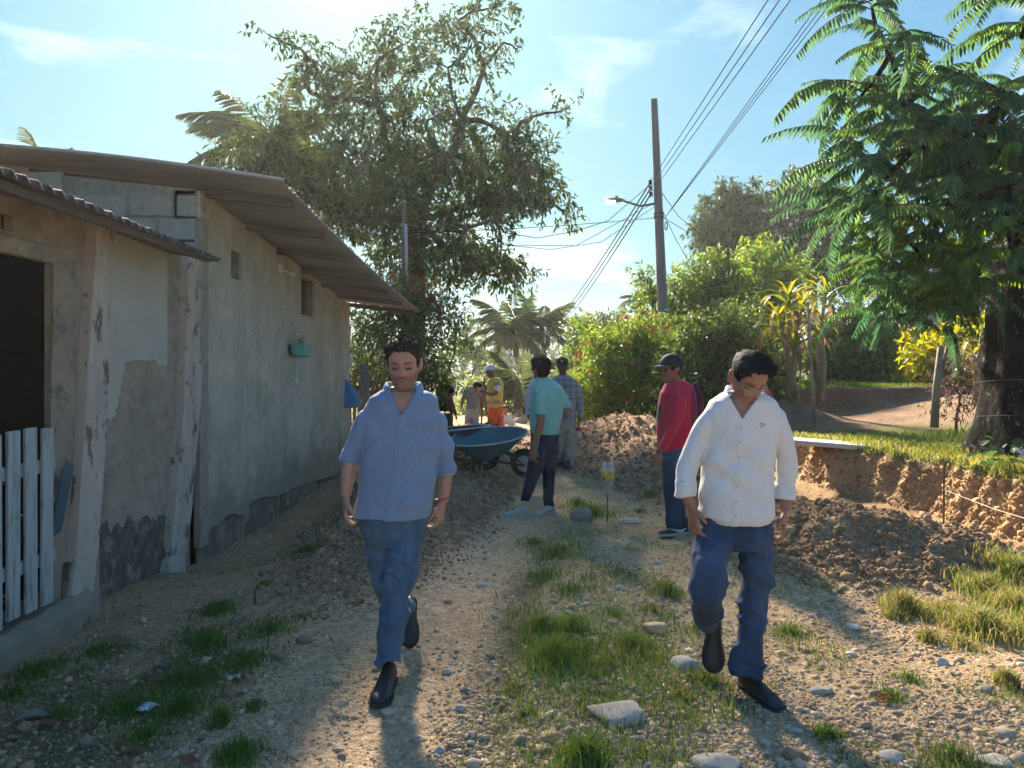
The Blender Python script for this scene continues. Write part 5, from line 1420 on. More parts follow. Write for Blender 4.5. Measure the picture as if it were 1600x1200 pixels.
right_t = [(1410,955,30,.18,420,.8),(1530,985,70,.17,900,.8),(1585,960,60,.20,800,.7),(1590,905,50,.20,700,.6),(1480,965,50,.12,480,.8),(1450,1002,18,.11,160,.7),(1575,1070,26,.11,220,.8),(1540,930,50,.18,600,.7),(1620,1000,60,.2,500,.7),(1395,965,22,.10,120,.8),(1500,1010,40,.08,200,.9),(1640,930,60,.2,500,.6)]
XY, H, YL = tuft_pts(right_t)
c1 = gcol_pick(len(XY), GRC * 1.15); c2 = gcol_pick(len(XY), YEL)  # brighter green and yellow put sunlight into the tuft colours
blades('tall_grass', XY, H, np.where((rng.uniform(0, 1, len(XY)) < YL)[:, None], c2, c1), m_grass, wid=.0034)
def w_terr(X, Y):
    t = terrace(X, Y)
    return ((t > .86) & (Y < 11.8)) * sstep(12, 10.8, Y) * 1.0
XY = sample_xy(9000, 6.4, 12, w_terr)
yl = (np.exp(-.5*((XY[:, 0] - bank_x(XY[:, 1]) - .6) / .5) ** 2) > rng.uniform(0, 1, len(XY)))[:, None]  # yellow band along the bank edge paints sunlit grass
blades('terrace_grass', XY, np.full(len(XY), .085) * (1 + .5 * vnoise(XY[:, 0] * 2, XY[:, 1] * 2)), np.where(yl, gcol_pick(len(XY), YEL[:3]), gcol_pick(len(XY), GRC[:4])), m_grass, wid=.007)
def w_lawn(X, Y): return ((X > 4.7) & (Y > 15.35)) * 1.0
XY = sample_xy(9000, 15.3, 26, w_lawn)
blades('lawn_grass', XY, np.full(len(XY), .07), gcol_pick(len(XY), np.array([(.08, .15, .02), (.10, .17, .025)])), m_grass, wid=.016)

XY = sample_xy(2600, 2.7, 8, lambda X, Y: (X < -.9) * (X > -2.6) * .9)
blades('dry_straw', XY, np.full(len(XY), .028), gcol_pick(len(XY), np.array([(.36, .28, .17), (.28, .20, .12), (.20, .14, .09)])), m_grass, wid=.0022, lean=3.2)
XY = sample_xy(1500, 2.7, 7, lambda X, Y: (X > -.2) * (heap_amount(X, Y) < .05) * (X < 3) * .9)
blades('dry_straw', XY, np.full(len(XY), .022), gcol_pick(len(XY), np.array([(.40, .31, .19), (.34, .25, .15)])), m_grass, wid=.0018, lean=3.2)
# ================================================================== litter on the ground
m_dry = mat('dry_leaf', attr=True, rough=.6, var=.25, scale=30, bump=.002, bscale=50, spec=.3)
def dry_leaf(px, py, lpx, col, label, seed, group=None, rot=None, curl=.6):
    P = at_ground(px, py); L = lpx / F * P.y
    r = np.random.default_rng(seed); n = 8; V = []
    cu = curl * r.uniform(.6, 1.3)
    for i in range(n):
        t = i / (n - 1); w = L * .27 * math.sin(math.pi * (.06 + .9 * t)) ** .8
        for s in (-1, -.5, 0, .5, 1):
            V.append((L * (t - .5), s * w * math.cos(abs(s) * cu), .12 * L * math.sin(math.pi * t) * cu * .8 + abs(s) * w * math.sin(abs(s) * cu) + .012 * L * r.normal()))
    q = np.array([(i*5+j, i*5+j+1, i*5+j+6, i*5+j+5) for i in range(n-1) for j in range(4)])
    V = np.array(V); cc = np.array(col) * (1 + .25 * vnoise(V[:, 0] * 60, V[:, 1] * 60, 0, seed))[:, None]
    me = np_mesh('fallen_leaf', V, [q], cc, smooth=True)
    me = modified_mesh(me, [('SOLIDIFY', dict(thickness=.0015))]); me.materials.clear(); me.materials.append(m_dry); me.name = 'fallen_leaf'
    o = bpy.data.objects.new('fallen_leaf', me); COL.objects.link(o)
    o.location = (P.x, P.y, P.z + .012); o.rotation_euler = (r.uniform(-.35, .35), r.uniform(-.3, .3), rot if rot is not None else r.uniform(0, 6.28))
    return tag(o, label, 'leaf', group)
RB, TB, GB = (.20, .075, .04), (.27, .16, .09), (.22, .18, .14)
dry_leaf(1382, 1098, 30, (.42, .16, .03), 'glossy orange brown leaf curled on the gravel right of the black shoe', 1, rot=.1, curl=1.0)
dry_leaf(374, 1087, 24, (.30, .17, .10), 'tan dry leaf standing tilted beside the worn track', 2, rot=1.2)
dry_leaf(352, 1088, 22, TB, 'thin dry leaf just left of the tilted tan leaf', 3)
dry_leaf(435, 1032, 28, (.34, .26, .18), 'pale folded dry leaf at the edge of the bare track', 4, rot=-.5)
dry_leaf(262, 1020, 16, TB, 'small tan leaf lying right of the curled bark piece', 5)
dry_leaf(246, 1068, 34, RB, 'red brown leaf lying in the middle of the left grass', 6, rot=.4)
dry_leaf(330, 1140, 26, RB, 'red brown leaf with upturned tip near a grass tuft', 7)
dry_leaf(80, 1137, 34, (.16, .06, .045), 'dark red leaf at the left edge beside a big dry leaf', 8, rot=.5)
dry_leaf(52, 1128, 50, (.24, .19, .14), 'large grey brown dry leaf at the left edge of the verge', 9, rot=.7)
dry_leaf(205, 1184, 36, RB, 'red brown leaf at the bottom left in the soil', 10, rot=.2)
dry_leaf(295, 1192, 30, RB, 'crumpled red brown leaf at the bottom edge left of the track', 11)
dry_leaf(170, 1048, 24, (.33, .27, .20), 'straw coloured strip of dry leaf in the left grass', 12, curl=.9)
dry_leaf(200, 1018, 40, GB, 'curled grey bark-like piece in the left grass', 13, rot=0, curl=1.4)
dry_leaf(65, 1038, 24, GB, 'grey dead leaf near the concrete step', 14)
dry_leaf(325, 1005, 18, RB, 'reddish leaf at the top of the left grass patch', 15)
dry_leaf(250, 1046, 22, GB, 'grey leaf lying under the tan leaf in the left grass', 16)
rl = np.random.default_rng(9)
for i in range(34):
    lx, ly = rl.uniform(20, 420), rl.uniform(1000, 1190)
    dry_leaf(lx, ly, rl.uniform(10, 18), [RB, TB, GB][i % 3], 'small %s dry leaf lying %s' % (('red brown', 'tan', 'grey brown')[i % 3],
        'on the soil along the bottom left edge' if ly > 1125 else 'on the soil near the concrete step' if lx < 150 else 'among the left grass below the grey wall' if lx < 300 else 'beside the worn track at the left'), 30 + i, 'dry leaves on the left verge')
# twigs
for i, (a, b, lb) in enumerate((((360, 978), (402, 957), 'pale bare twig lying across the top of the left grass patch'), ((208, 1040), (240, 1029), 'short pale twig in the left grass'), ((560, 900), (580, 880), 'dry twig on the soil behind the blue-shirted man'),
                                ((130, 1168), (170, 1180), 'thin twig at the bottom left corner'))):
    A, B = at_ground(*a), at_ground(*b)
    tag(MB().tube([A + Vector((0, 0, .012)), A.lerp(B, .5) + Vector((0, .02, .02)), B + Vector((0, 0, .012))], [.007, .006, .003], 6).build('twig', m_bark_pale, smooth=True), lb, 'twig')
# crumpled wrappers
def wrapper(px, py, s, label, seed):
    P = at_ground(px, py); r = np.random.default_rng(seed); n = 7
    g = np.stack(np.meshgrid(np.linspace(-1, 1, n), np.linspace(-.6, .6, n)), -1).reshape(-1, 2) * s / F * P.y * .5
    V = np.concatenate([g, np.abs(r.normal(0, .011, (len(g), 1)))], 1)
    q = np.array([(i*n+j, i*n+j+1, i*n+n+j+1, i*n+n+j) for i in range(n-1) for j in range(n-1)])
    o = obj_from('wrapper', np_mesh('wrapper', V, [q]), mat('wrapper_white', (.55, .57, .57), rough=.35, var=.2, scale=60))
    o.location = (P.x, P.y, P.z + .012); o.rotation_euler = (0, 0, r.uniform(0, 6)); tag(o, label, 'wrapper')
wrapper(230, 1110, 30, 'crumpled white plastic wrapper in the left grass', 1)
wrapper(366, 1064, 18, 'small crumpled clear wrapper beside the left grass patch', 2)
wrapper(270, 885, 0.1, 'tiny', 3) if False else None
# ================================================================== PEOPLE
m_skin = mat('skin', attr=True, rough=.5, var=.07, scale=60, bump=.0006, bscale=300, spec=.35)
m_hair = mat('hair', attr=True, rough=.75, var=.25, scale=90, spec=.12)
m_cloth = mat('cloth', attr=True, rough=.85, var=.07, scale=90, bump=.0045, bscale=16, spec=.15, sheen=.15)
m_linen = mat('linen', attr=True, rough=.85, var=.10, scale=70, bump=.007, bscale=20, spec=.12, sheen=.2, weave=110)
m_denim = mat('denim', attr=True, rough=.85, var=.2, scale=120, bump=.0012, bscale=220, spec=.12, sheen=.1)
m_leather = mat('leather', (.018, .019, .022), rough=.38, var=.3, scale=30, bump=.0012, bscale=140, spec=.5, second=(.06, .065, .075), second_scale=9, second_lo=.62, second_hi=.85)
m_suede = mat('canvas_grey', (.38, .37, .31), rough=.9, var=.12, scale=30, bump=.001, bscale=200)
m_sole = mat('sole', (.035, .034, .034), rough=.8, var=.2, scale=30)
m_sole_pale = mat('sole_pale', (.42, .42, .40), rough=.8, var=.15, scale=30)
m_sneaker = mat('sneaker_black', (.02, .021, .026), rough=.7, var=.2, scale=40, bump=.001, bscale=150)

m_lace = mat('lace', (.035, .035, .038), rough=.8)
HH = .235
_t  = [0, .05, .12, .20, .28, .36, .45, .5, .58, .66, .75, .84, .92, .97, 1.0]
_w  = [.016, .034, .046, .0535, .0595, .0650, .0700, .0718, .0735, .0755, .0755, .071, .056, .036, .004]
_f  = [-.066, -.085, -.0905, -.0895, -.0890, -.0880, -.0870, -.0865, -.0910, -.0945, -.0925, -.083, -.060, -.034, .0]
_b  = [-.03, .0, .03, .055, .07, .08, .090, .094, .099, .101, .100, .092, .072, .05, .01]
def g1(x, s): return np.exp(-.5 * (x / s) ** 2)

def head_grid(na=96, nt=74, features=True, jaw=1.0):
    """head surface, face towards -Y, eyes at z = 0"""
    tt = np.linspace(0, 1, nt); a = np.linspace(0, 2*np.pi, na, endpoint=False)
    T, A = np.meshgrid(tt, a, indexing='ij')
    w = np.interp(T, _t, _w); w = w * np.where(T < .4, jaw, 1)
    f = np.interp(T, _t, _f); b = np.interp(T, _t, _b)
    c, s = np.cos(A), np.sin(A)
    e = 2 / 2.25
    X = w * np.sign(c) * np.abs(c) ** e
    yc = np.where(T < .3, (f + b) / 2, 0.0) * sstep(.3, .1, T) + 0
    Y = np.where(s < 0, yc + (yc - f) * np.sign(s) * np.abs(s) ** e, yc + (b - yc) * np.sign(s) * np.abs(s) ** e)
    Z = (T - .5) * HH
    if features:
        fm = sstep(-.02, -.06, Y)
        d = 0
        ax = np.abs(X)
        A_n = np.interp(T, [.30, .325, .345, .37, .45, .55, .6], [0, .011, .021, .0255, .017, .0055, .0])
        S_n = np.interp(T, [.3, .36, .45, .57], [.0135, .0125, .0095, .009])
        d = d + A_n * g1(X, S_n)
        d = d + .0095 * g1(ax - .0145, .0055) * g1(T - .342, .016)
        d = d - .0125 * g1(ax - .031, .016) * g1(T - .515, .036)
        d = d + .0085 * g1(ax - .031, .0125) * g1(T - .493, .026)
        d = d - .0025 * g1(ax - .031, .014) * g1(T - .455, .008)
        d = d + .0065 * g1(ax - .028, .019) * g1(T - .575, .024)
        d = d + .0055 * g1(X, .021) * g1(T - .236, .014) + .0062 * g1(X, .018) * g1(T - .188, .016)
        d = d - .0058 * g1(X, .022) * g1(T - .213, .0055)
        d = d - .003 * g1(X, .005) * g1(T - .275, .02) - .0035 * g1(X, .018) * g1(T - .145, .016)
        d = d + .007 * g1(X, .016) * g1(T - .075, .04)
        d = d + .0045 * g1(ax - .045, .016) * g1(T - .42, .05) - .0035 * g1(ax - .045, .014) * g1(T - .27, .05)
        d = d - .002 * g1(ax - .030 - .0 * T, .006) * g1(T - .30, .05)
        Y = Y - d * fm
    return X, Y, Z, T, A

class Head:
    def __init__(s, centre, yaw, pitch, roll, scale=1.0, jaw=1.0):
        s.c = Vector(centre); s.s = scale; s.jaw = jaw
        s.M = Euler((0, 0, R(yaw))).to_matrix() @ Euler((R(pitch), 0, 0)).to_matrix() @ Euler((0, R(roll), 0)).to_matrix()
        s.Mn = np.array(s.M)
    def world(s, P): return np.asarray(P) @ s.Mn.T * s.s + np.array(s.c)
    def local(s, P): return (np.asarray(P) - np.array(s.c)) / s.s @ s.Mn
    def add(s, mb):
        X, Y, Z, T, A = head_grid(jaw=s.jaw)
        P = s.world(np.stack([X, Y, Z], -1).reshape(-1, 3)).reshape(X.shape + (3,))
        mb.loft([[Vector(p) for p in row] for row in P])
        for sg in (-1, 1):
            rings = []
            for k in np.linspace(0, 1, 9):
                z = (k - .5) * .062; wdt = math.sin(math.pi * (.1 + .8 * k)) ** .5
                sh = .030 * wdt * (1 if k > .4 else .75 + .6 * k)
                cen = np.array([sg * (.0715 + .008 * wdt), .016 + .012 * k, z - .004])
                ring = [cen + np.array([sg * (.0075 * math.cos(q) + .011 * math.sin(q) * .5), sh * .62 * math.sin(q), 0]) for q in np.linspace(0, 2*math.pi, 12, endpoint=False)]
                rings.append([Vector(p) for p in s.world(ring)])
            mb.loft(rings)
    def colour(s, P, base, hair, stubble=.35, lips=(.33, .135, .11)):
        L = s.local(P); x, y, z = L[:, 0], L[:, 1], L[:, 2]; t = z / HH + .5; ax = np.abs(x)
        near = (np.linalg.norm(L - np.array([0, 0, -.005]), axis=1) < .16)
        fr = sstep(-.03, -.06, y) * near
        col = np.repeat(np.array([base]), len(P), 0)
        def mix(c, w):
            nonlocal col
            w = np.clip(w, 0, 1)[:, None]; col = col * (1 - w) + np.array(c) * w
        red = np.array(base) * np.array([1.12, .86, .82])
        mix(red, (g1(ax - .045, .02) * g1(t - .39, .07) * fr + g1(x, .016) * g1(t - .36, .04) * fr) * .7)
        mix(red * 1.05, sstep(.066, .074, ax) * (t > .36) * (t < .64) * (y > -.03) * (y < .06) * near * .8)
        st = (sstep(.36, .29, t) * sstep(.03, -.02, y) + sstep(.5, .3, t) * sstep(.05, .065, ax) * (y < .02)) * near * (t > -.02)
        mix(np.array(hair) * .6 + np.array(base) * .25, st * stubble * (1 - .6 * g1(x, .02) * g1(t - .21, .035)) * (.75 + .5 * vnoise(x * 900, y * 900, z * 900)))
        mix(np.array(hair) * .7 + np.array(base) * .2, g1(t - .272, .014) * g1(x, .022) * fr * stubble * .5)
        mix(lips, g1(x, .018) * (g1(t - .235, .011) + g1(t - .190, .012)) * fr * .75)
        mix((.06, .03, .025), g1(x, .018) * g1(t - .213, .005) * fr * .85)
        mix(np.array(hair) * .8, sstep(.010, .016, ax) * sstep(.056, .046, ax) * g1(t - .592 + 10 * (ax - .034) ** 2, .013) * fr * .95)
        mix(np.array(base) * .55, g1(ax - .031, .017) * g1(t - .508, .028) * fr * .6)
        mix((.02, .014, .012), sstep(.015, .019, ax) * sstep(.050, .044, ax) * g1(t - .472 - 8 * (ax - .031) ** 2, .012) * fr * 1.3)
        mix(np.array(base) * .8, g1(ax - .0145 - .0, .004) * g1(t - .32, .008) * fr * .8)
        return col

def hair_mask(T, A):
    """1 where hair grows; A measured so that -90 deg is the face"""
    fa = np.abs(((A + np.pi / 2 + np.pi) % (2*np.pi)) - np.pi)      # 0 at face, pi at nape
    line = np.interp(fa, [0, .45, .75, 1.0, 1.2, 1.45, 1.75, 2.2, np.pi], [.83, .82, .76, .66, .44, .50, .56, .22, .14])
    line = line + .022 * vnoise(A * 7, T * 3, 0, 4) + .012 * vnoise(A * 19, T * 5, 0, 6)
    return sstep(line - .02, line + .03, T)

def add_hair(person, hd, col, thick=.020, quiff=.012, strands=1500, slen=.03, seed=0, recede=0, comb=(0, -.4, .6), thin_sides=.5, lift=.55, jit=.28):
    X, Y, Z, T, A = head_grid(features=False, na=80, nt=60)
    mk = hair_mask(T - recede, A)
    P = np.stack([X, Y, Z], -1)
    N = unit(P - np.array([0, .01, .02]))
    top = sstep(.62, .85, T)
    th = thick * (thin_sides + (1 - thin_sides) * top) + quiff * top * sstep(.04, -.06, Y)
    n_ = .35 * fbm(P[..., 0] * 60, P[..., 1] * 60, P[..., 2] * 60, 3, seed)
    Q = P + N * ((th * (1 + n_)) * mk - .007 * (1 - mk))[..., None]
    Wd = hd.world(Q.reshape(-1, 3)).reshape(Q.shape)
    mb = MB().loft([[Vector(p) for p in row] for row in Wd])
    nb = len(mb.v)
    r = np.random.default_rng(seed)
    ok = np.argwhere(mk > .45); pick = ok[r.integers(0, len(ok), strands)]
    verts, tri = [], []
    for (i, j) in pick:
        p = Q[i, j]; n = N[i, j]
        d = unit(n * lift + np.array(comb) * (.4 + .6 * top[i, j]) + r.normal(0, jit, 3) + np.array([0, 0, -.6 * (1 - top[i, j])]))
        l = slen * r.uniform(.5, 1.2) * (.35 + .65 * top[i, j]); sv = unit(np.cross(d, n) + 1e-4) * .0022
        p0 = p - n * .002
        b = len(verts); m = p0 + d * l * .55; e = p0 + d * l - n * l * .18
        verts += [p0 - sv, p0 + sv, m + sv * .8, m - sv * .8, e]; tri += [(b, b+1, b+2, b+3), (b+3, b+2, b+4)]
    if verts: mb.add([Vector(p) for p in hd.world(np.array(verts))], tri)
    o = org_of(person)
    me = mb.mesh('hair', o, smooth=True, fix=False)
    V = coords(me)
    set_col(me, np.array(col) * (1 + .35 * vnoise(V[:, 0] * 150, V[:, 1] * 150, V[:, 2] * 40, seed))[:, None])
    return obj_from('hair', me, m_hair, person)

def add_cap(person, hd, m, m_front=None, brim=.075, badge=None, m_brim=None):
    X, Y, Z, T, A = head_grid(features=False, na=48, nt=40)
    P = np.stack([X, Y, Z], -1)
    fa = np.abs(((A + np.pi / 2 + np.pi) % (2*np.pi)) - np.pi)
    line = np.interp(fa, [0, 1.2, 2.2, np.pi], [.70, .62, .55, .52])
    N = unit(P - np.array([0, .005, .0]))
    mk = sstep(line - .03, line, T)
    Q = P + N * (.015 * mk - .02 * (1 - mk))[..., None]
    Q[..., 2] += .012 * sstep(.8, 1.0, T)
    rows = [[Vector(p) for p in hd.world(row)] for row in Q]
    c = MB().loft(rows).build('cap', m, person, smooth=True)
    b = MB(); n = 15; zt = (.70 - .5) * HH
    rings = []
    for k in range(n):
        a = math.pi * (1.06 + .88 * k / (n - 1)); s_ = math.sin(math.pi * k / (n - 1)) ** .6
        inner = np.array([.079 * math.cos(a), .1 * math.sin(a), zt]); outer = np.array([.083 * math.cos(a), (.102 + brim * s_) * math.sin(a), zt - .012 * s_ - .02 * abs(math.cos(a))])
        q = hd.world(np.array([inner + [0, .01, .004], outer + [0, 0, .003], outer - [0, 0, .003], inner + [0, .01, -.004]]))
        rings.append([Vector(p) for p in q])
    b.loft(rings); b.build('brim', m_brim or m, c, smooth=True)
    if badge:
        q = hd.world(np.array([(0.0, -.112, .088)]))[0]
        n_ = Vector(hd.M @ Vector((0, -1, .45))).normalized()
        rot = n_.to_track_quat('Z', 'Y').to_matrix()
        MB().lathe(q, [(0, 0), (.018, 0), (.016, .006), (0, .008)], 14, rot).build('cap_emblem', badge, c)
    return c

def add_hand(mb, wrist, d, n, s, scale=1.0, curl=(.35, .5, .4), thumb_in=.3, spread=.13):
    """palm, four fingers and a thumb; d along the hand, n out of the palm, s towards the thumb"""
    d = Vector(d).normalized(); s = Vector(s); s = (s - d * s.dot(d)).normalized(); nn = s.cross(d); 
    if nn.dot(Vector(n)) < 0: nn = -nn
    n = nn; w = Vector(wrist); k = scale
    rings = []
    for t, a, b in ((-.02, .027, .020), (.0, .028, .0185), (.025, .034, .0175), (.055, .041, .0155), (.085, .0415, .0135), (.097, .039, .011)):
        c = w + d * t * k + n * .004 * k * math.sin(max(t, 0) * 30)
        rings.append([c + s * (a * k * math.cos(q)) + n * (b * k * math.sin(q)) for q in np.linspace(0, 2*math.pi, 16, endpoint=False)])
    mb.loft(rings)
    for i, (o, L, r_) in enumerate(((.0335, .072, .0082), (.0115, .081, .0084), (-.0110, .076, .0082), (-.0330, .060, .0073))):
        p = w + d * (.082 if i != 3 else .075) * k + s * (o * k); ang = 0
        pts = [p, p + d * .014 * k]; cur = pts[-1]
        sd = (d + s * (o / .03) * spread).normalized()
        for seg, cv in zip((.44, .31, .25), curl):
            ang += cv * (1 + .12 * i)
            cur = cur + (sd * math.cos(ang) + n * math.sin(ang)) * L * seg * k; pts.append(cur)
        mb.tube(pts, [r_ * k * q for q in (1.0, 1.04, 1.0, .94, .72)], 9)
    p = w + d * .022 * k + s * .024 * k
    t1 = (d * .62 + s * .62 + n * thumb_in).normalized(); t2 = (d * .88 + s * .22 + n * (thumb_in + .15)).normalized()
    mb.tube([p, p + t1 * .034 * k, p + t1 * .034 * k + t2 * .028 * k, p + t1 * .034 * k + t2 * .052 * k], [.014 * k, .0125 * k, .0108 * k, .0075 * k], 9)

def remeshed(mb, voxel, smooth=3, origin=(0, 0, 0), name='m'):
    me = mb.mesh(name, origin, fix=False)
    return modified_mesh(me, [('REMESH', dict(mode='VOXEL', voxel_size=voxel, use_smooth_shade=True)), ('SMOOTH', dict(factor=.5, iterations=smooth))])

def trow(Y, py, xl, xr, dp, dy=0.0, n=28, e=2.3, tilt=0.0):
    c = W((xl + xr) / 2, py, Y + dy); a = (xr - xl) / 2 / F * (Y + dy); k = 2 / e
    return [c + Vector((a * math.copysign(abs(math.cos(q)) ** k, math.cos(q)), dp * math.copysign(abs(math.sin(q)) ** k, math.sin(q)), tilt * math.sin(q))) for q in np.linspace(0, 2*math.pi, n, endpoint=False)]

def chain(Y, pts):
    return [W(p[0], p[1], Y + p[2]) for p in pts], [p[3] for p in pts]

def smooth_chain(P, rad, sub=5):
    """resample a limb chain with a gentle curve so joints bend smoothly"""
    out, rr_ = [], []
    n = len(P)
    for i in range(n - 1):
        p0, p1, p2, p3 = P[max(i-1, 0)], P[i], P[i+1], P[min(i+2, n-1)]
        for k in range(sub):
            t = k / sub
            q = (p1 * 2 + (p2 - p0) * t + (p0 * 2 - p1 * 5 + p2 * 4 - p3) * t * t + (p1 * 3 - p0 - p2 * 3 + p3) * t ** 3) * .5
            out.append(q); rr_.append(rad[i] * (1 - t) + rad[i+1] * t)
    out.append(P[-1]); rr_.append(rad[-1])
    return out, rr_

def ridged(x, y, z, seed): 
    return (1 - np.abs(vnoise(x, y, z, seed))) ** 3

def cloth_folds(me, fn, steps=1):
    V = coords(me); N = normals(me)
    V = V + N * fn(V, N)[:, None]
    me.vertices.foreach_set('co', V.astype(np.float32).ravel()); me.update()
    return V

def pix(V, o):
    """where the photograph shows points given relative to origin o"""
    P = V + np.array(o)
    return CX + F * P[:, 0] / P[:, 1], HZ - F * (P[:, 2] - CAMH) / P[:, 1]

def shoe(person, heel, toe, L, wd, m_up, m_so, up=None, h=1.0, laces=0, name='shoe', label=None):
    """heel: point under the heel, toe: direction the foot points"""
    heel = Vector(heel); t = Vector(toe).normalized(); up = Vector(up) if up else Vector((0, 0, 1))
    up = (up - t * up.dot(t)).normalized(); sd = t.cross(up)
    up_b = MB(); rings = []
    prof = [(-.03, .018, .02, .050), (.0, .031, .012, .085), (.12, .036, .010, .112), (.28, .036, .010, .100), (.42, .038, .010, .078), (.58, .044, .010, .062), (.74, .047, .010, .053), (.88, .043, .011, .044), (.97, .030, .014, .034), (1.01, .012, .018, .026)]
    n = 18
    for s_, w_, lo, hi in prof:
        w_ *= wd / .094; c = heel + t * (s_ * L)
        ring = []
        for q in np.linspace(0, 2*math.pi, n, endpoint=False):
            a, b = math.cos(q), math.sin(q)
            x = w_ * math.copysign(abs(a) ** .75, a) * (1 - .25 * max(b, 0)); z = (lo + hi * h) / 2 + (hi * h - lo) / 2 * math.copysign(abs(b) ** .8, b)
            ring.append(c + sd * x + up * z)
        rings.append(ring)
    up_b.loft(rings)
    o = up_b.build(name, m_up, person, smooth=True)
    if label: o['label'] = label
    if laces:
        lc = MB()
        for k in range(laces):
            f = .20 + .075 * k; zt = float(np.interp(f, [q[0] for q in prof], [q[3] for q in prof])) * h
            c = heel + t * (f * L) + up * (zt - .004)
            lc.tube([c - sd * .026 - up * .012 + t * .006, c + up * .004, c + sd * .026 - up * .012 + t * .006], .0028, 6)
            lc.tube([c + sd * .026 - up * .012 - t * .006, c + up * .005, c - sd * .026 - up * .012 + t * .012], .0028, 6)
        lc.build('laces', m_lace, o)
        c1 = heel + t * (.76 * L); ring_ = [c1 + sd * (.047 * wd / .094 * math.cos(a)) + up * (.012 + .043 * math.sin(a)) for a in np.linspace(0, math.pi, 12)]
        MB().tube(ring_, .0018, 5).build('toe_seam', m_lace, o)
    so = MB(); rings = []
    for s_, w_ in ((-.035, .012), (-.02, .028), (.06, .036), (.25, .034), (.42, .035), (.6, .046), (.75, .050), (.88, .046), (.97, .033), (1.025, .012)):
        w_ *= wd / .094 * 1.04; c = heel + t * (s_ * L)
        k = .026 if s_ < .32 else .02
        rings.append([c + sd * w_ + up * .0, c + sd * (w_ + .002) + up * k, c - sd * (w_ + .002) + up * k, c - sd * w_ + up * .0])
    so.loft(rings); so.build('sole', m_so, o, angle=60)
    return o, t, up, sd

def base_person(label, Y, px, group=None):
    x = W(px, 600, Y).x
    return (x, Y, hz(x, Y))

def make_person(label, loc, hd, skin, hair_c, Y, torso, arms, neck_to, voxel=.008, stubble=.3, legs=(), group=None, shrink=.02, neck_r=(.052, .058), hand_kw=None):
    """body surface: head, neck, trunk, arms and hands grown into one skin"""
    mb = MB(); hd.add(mb)
    nb = Vector(hd.world(np.array([(0, .02, -.045)]))[0]); nm = Vector(hd.world(np.array([(0, .022, -.105)]))[0])
    mb.tube([nb, nm, Vector(neck_to)], [neck_r[0] * 1.0, neck_r[0], neck_r[1]], 18)
    rows = []
    for r_ in torso:
        ring = trow(Y, *r_[:4], dy=r_[4] if len(r_) > 4 else 0); c = sum(ring, Vector()) / len(ring)
        rows.append([p + (c - p).normalized() * min(shrink, (c - p).length * .5) for p in ring])
    mb.loft(rows)
    for a in arms:
        P, rd = smooth_chain(*chain(Y, a['pts']))
        mb.tube(P, rd, 12)
        if 'hand' in a:
            h = a['hand']; add_hand(mb, P[-1], h.get('d', P[-1] - P[-4]), h['n'], h['s'], h.get('k', 1.0), h.get('curl', (.35, .5, .4)), h.get('thumb', .3))
    for l in legs:
        P, rd = smooth_chain(*chain(Y, l)); mb.tube(P, [r_ * .85 for r_ in rd], 10)
    loc = Vector(loc)
    me = remeshed(mb, voxel, 2, loc, 'person')
    me.name = 'person'
    V = coords(me) + np.array(loc)
    set_col(me, hd.colour(V, skin, hair_c, stubble)); me.materials.clear()
    o = obj_from('person', me, m_skin, None, loc, loc)
    return tag(o, label, 'person', group)

def garment(person, name, mb, voxel, m, colf, fold=None, smooth=3, label=None, post=None):
    o = org_of(person)
    me = remeshed(mb, voxel, smooth, o, name); me.materials.clear(); me.name = name
    if fold: cloth_folds(me, fold)
    if post: post(me, o)
    V = coords(me); c = colf(V, o) if callable(colf) else np.repeat(np.array([colf]), len(V), 0)
    set_col(me, c)
    ob = obj_from(name, me, m, person)
    if label: ob['label'] = label
    return ob

def shirt_shape(Y, torso, sleeves):
    mb = MB(); mb.loft([trow(Y, *r_[:4], dy=r_[4] if len(r_) > 4 else 0) for r_ in torso])
    for s_ in sleeves:
        P, rd = smooth_chain(*chain(Y, s_), sub=4); mb.tube(P, rd, 14)
    return mb
def trouser_shape(Y, hips, legs, flat=1.0):
    mb = MB(); mb.loft([trow(Y, *r_[:4], dy=r_[4] if len(r_) > 4 else 0) for r_ in hips])
    for l in legs:
        P, rd = smooth_chain(*chain(Y, l), sub=4); mb.tube(P, rd, 14)
    return mb

def wave_fold(V, d, f, seed, sc=2.6):
    """long soft creases across direction d that fade in and out"""
    x, y, z = V[:, 0], V[:, 1], V[:, 2]
    ph = f * (V @ np.array(d)) + 1.1 * fbm(x * sc, y * sc, z * sc, 2, seed)
    m = np.clip(fbm(x * 3.4 + 9, y * 3.4, z * 3.4, 2, seed + 50) * 2.4 + .02, 0, 1)
    w = np.sin(2 * np.pi * ph)
    return m * np.sign(w) * np.abs(w) ** (1.0)
def shirt_folds(amp, seed, fine=.35):
    def f(V, N):
        x, y, z = V[:, 0], V[:, 1], V[:, 2]
        a = wave_fold(V, (.62, .2, .78), 5.5, seed) + wave_fold(V, (-.58, .2, .8), 6.5, seed + 7) + .6 * wave_fold(V, (.15, .1, 1), 9, seed + 13)
        c = fbm(x * 20, y * 20, z * 16, 3, seed + 4)
        low = sstep(1.2, .85, z) * vnoise(x * 12, y * 12, z * 1.5, seed + 5)
        return amp * (.34 * a + fine * c + .4 * low)
    return f
def jean_folds(amp, seed):
    def f(V, N):
        x, y, z = V[:, 0], V[:, 1], V[:, 2]
        k = .35 + 1.0 * g1(z - .48, .10) + 1.1 * sstep(.32, .12, z)
        a = ridged(x * 5, y * 5, z * 13 + x * 7, seed) - .32
        b = ridged(x * 7 + 3, y * 6, z * 9 - x * 9, seed + 3) - .32
        return amp * (k * (a + .7 * b) + .25 * fbm(x * 25, y * 25, z * 25, 2, seed + 7))
    return f
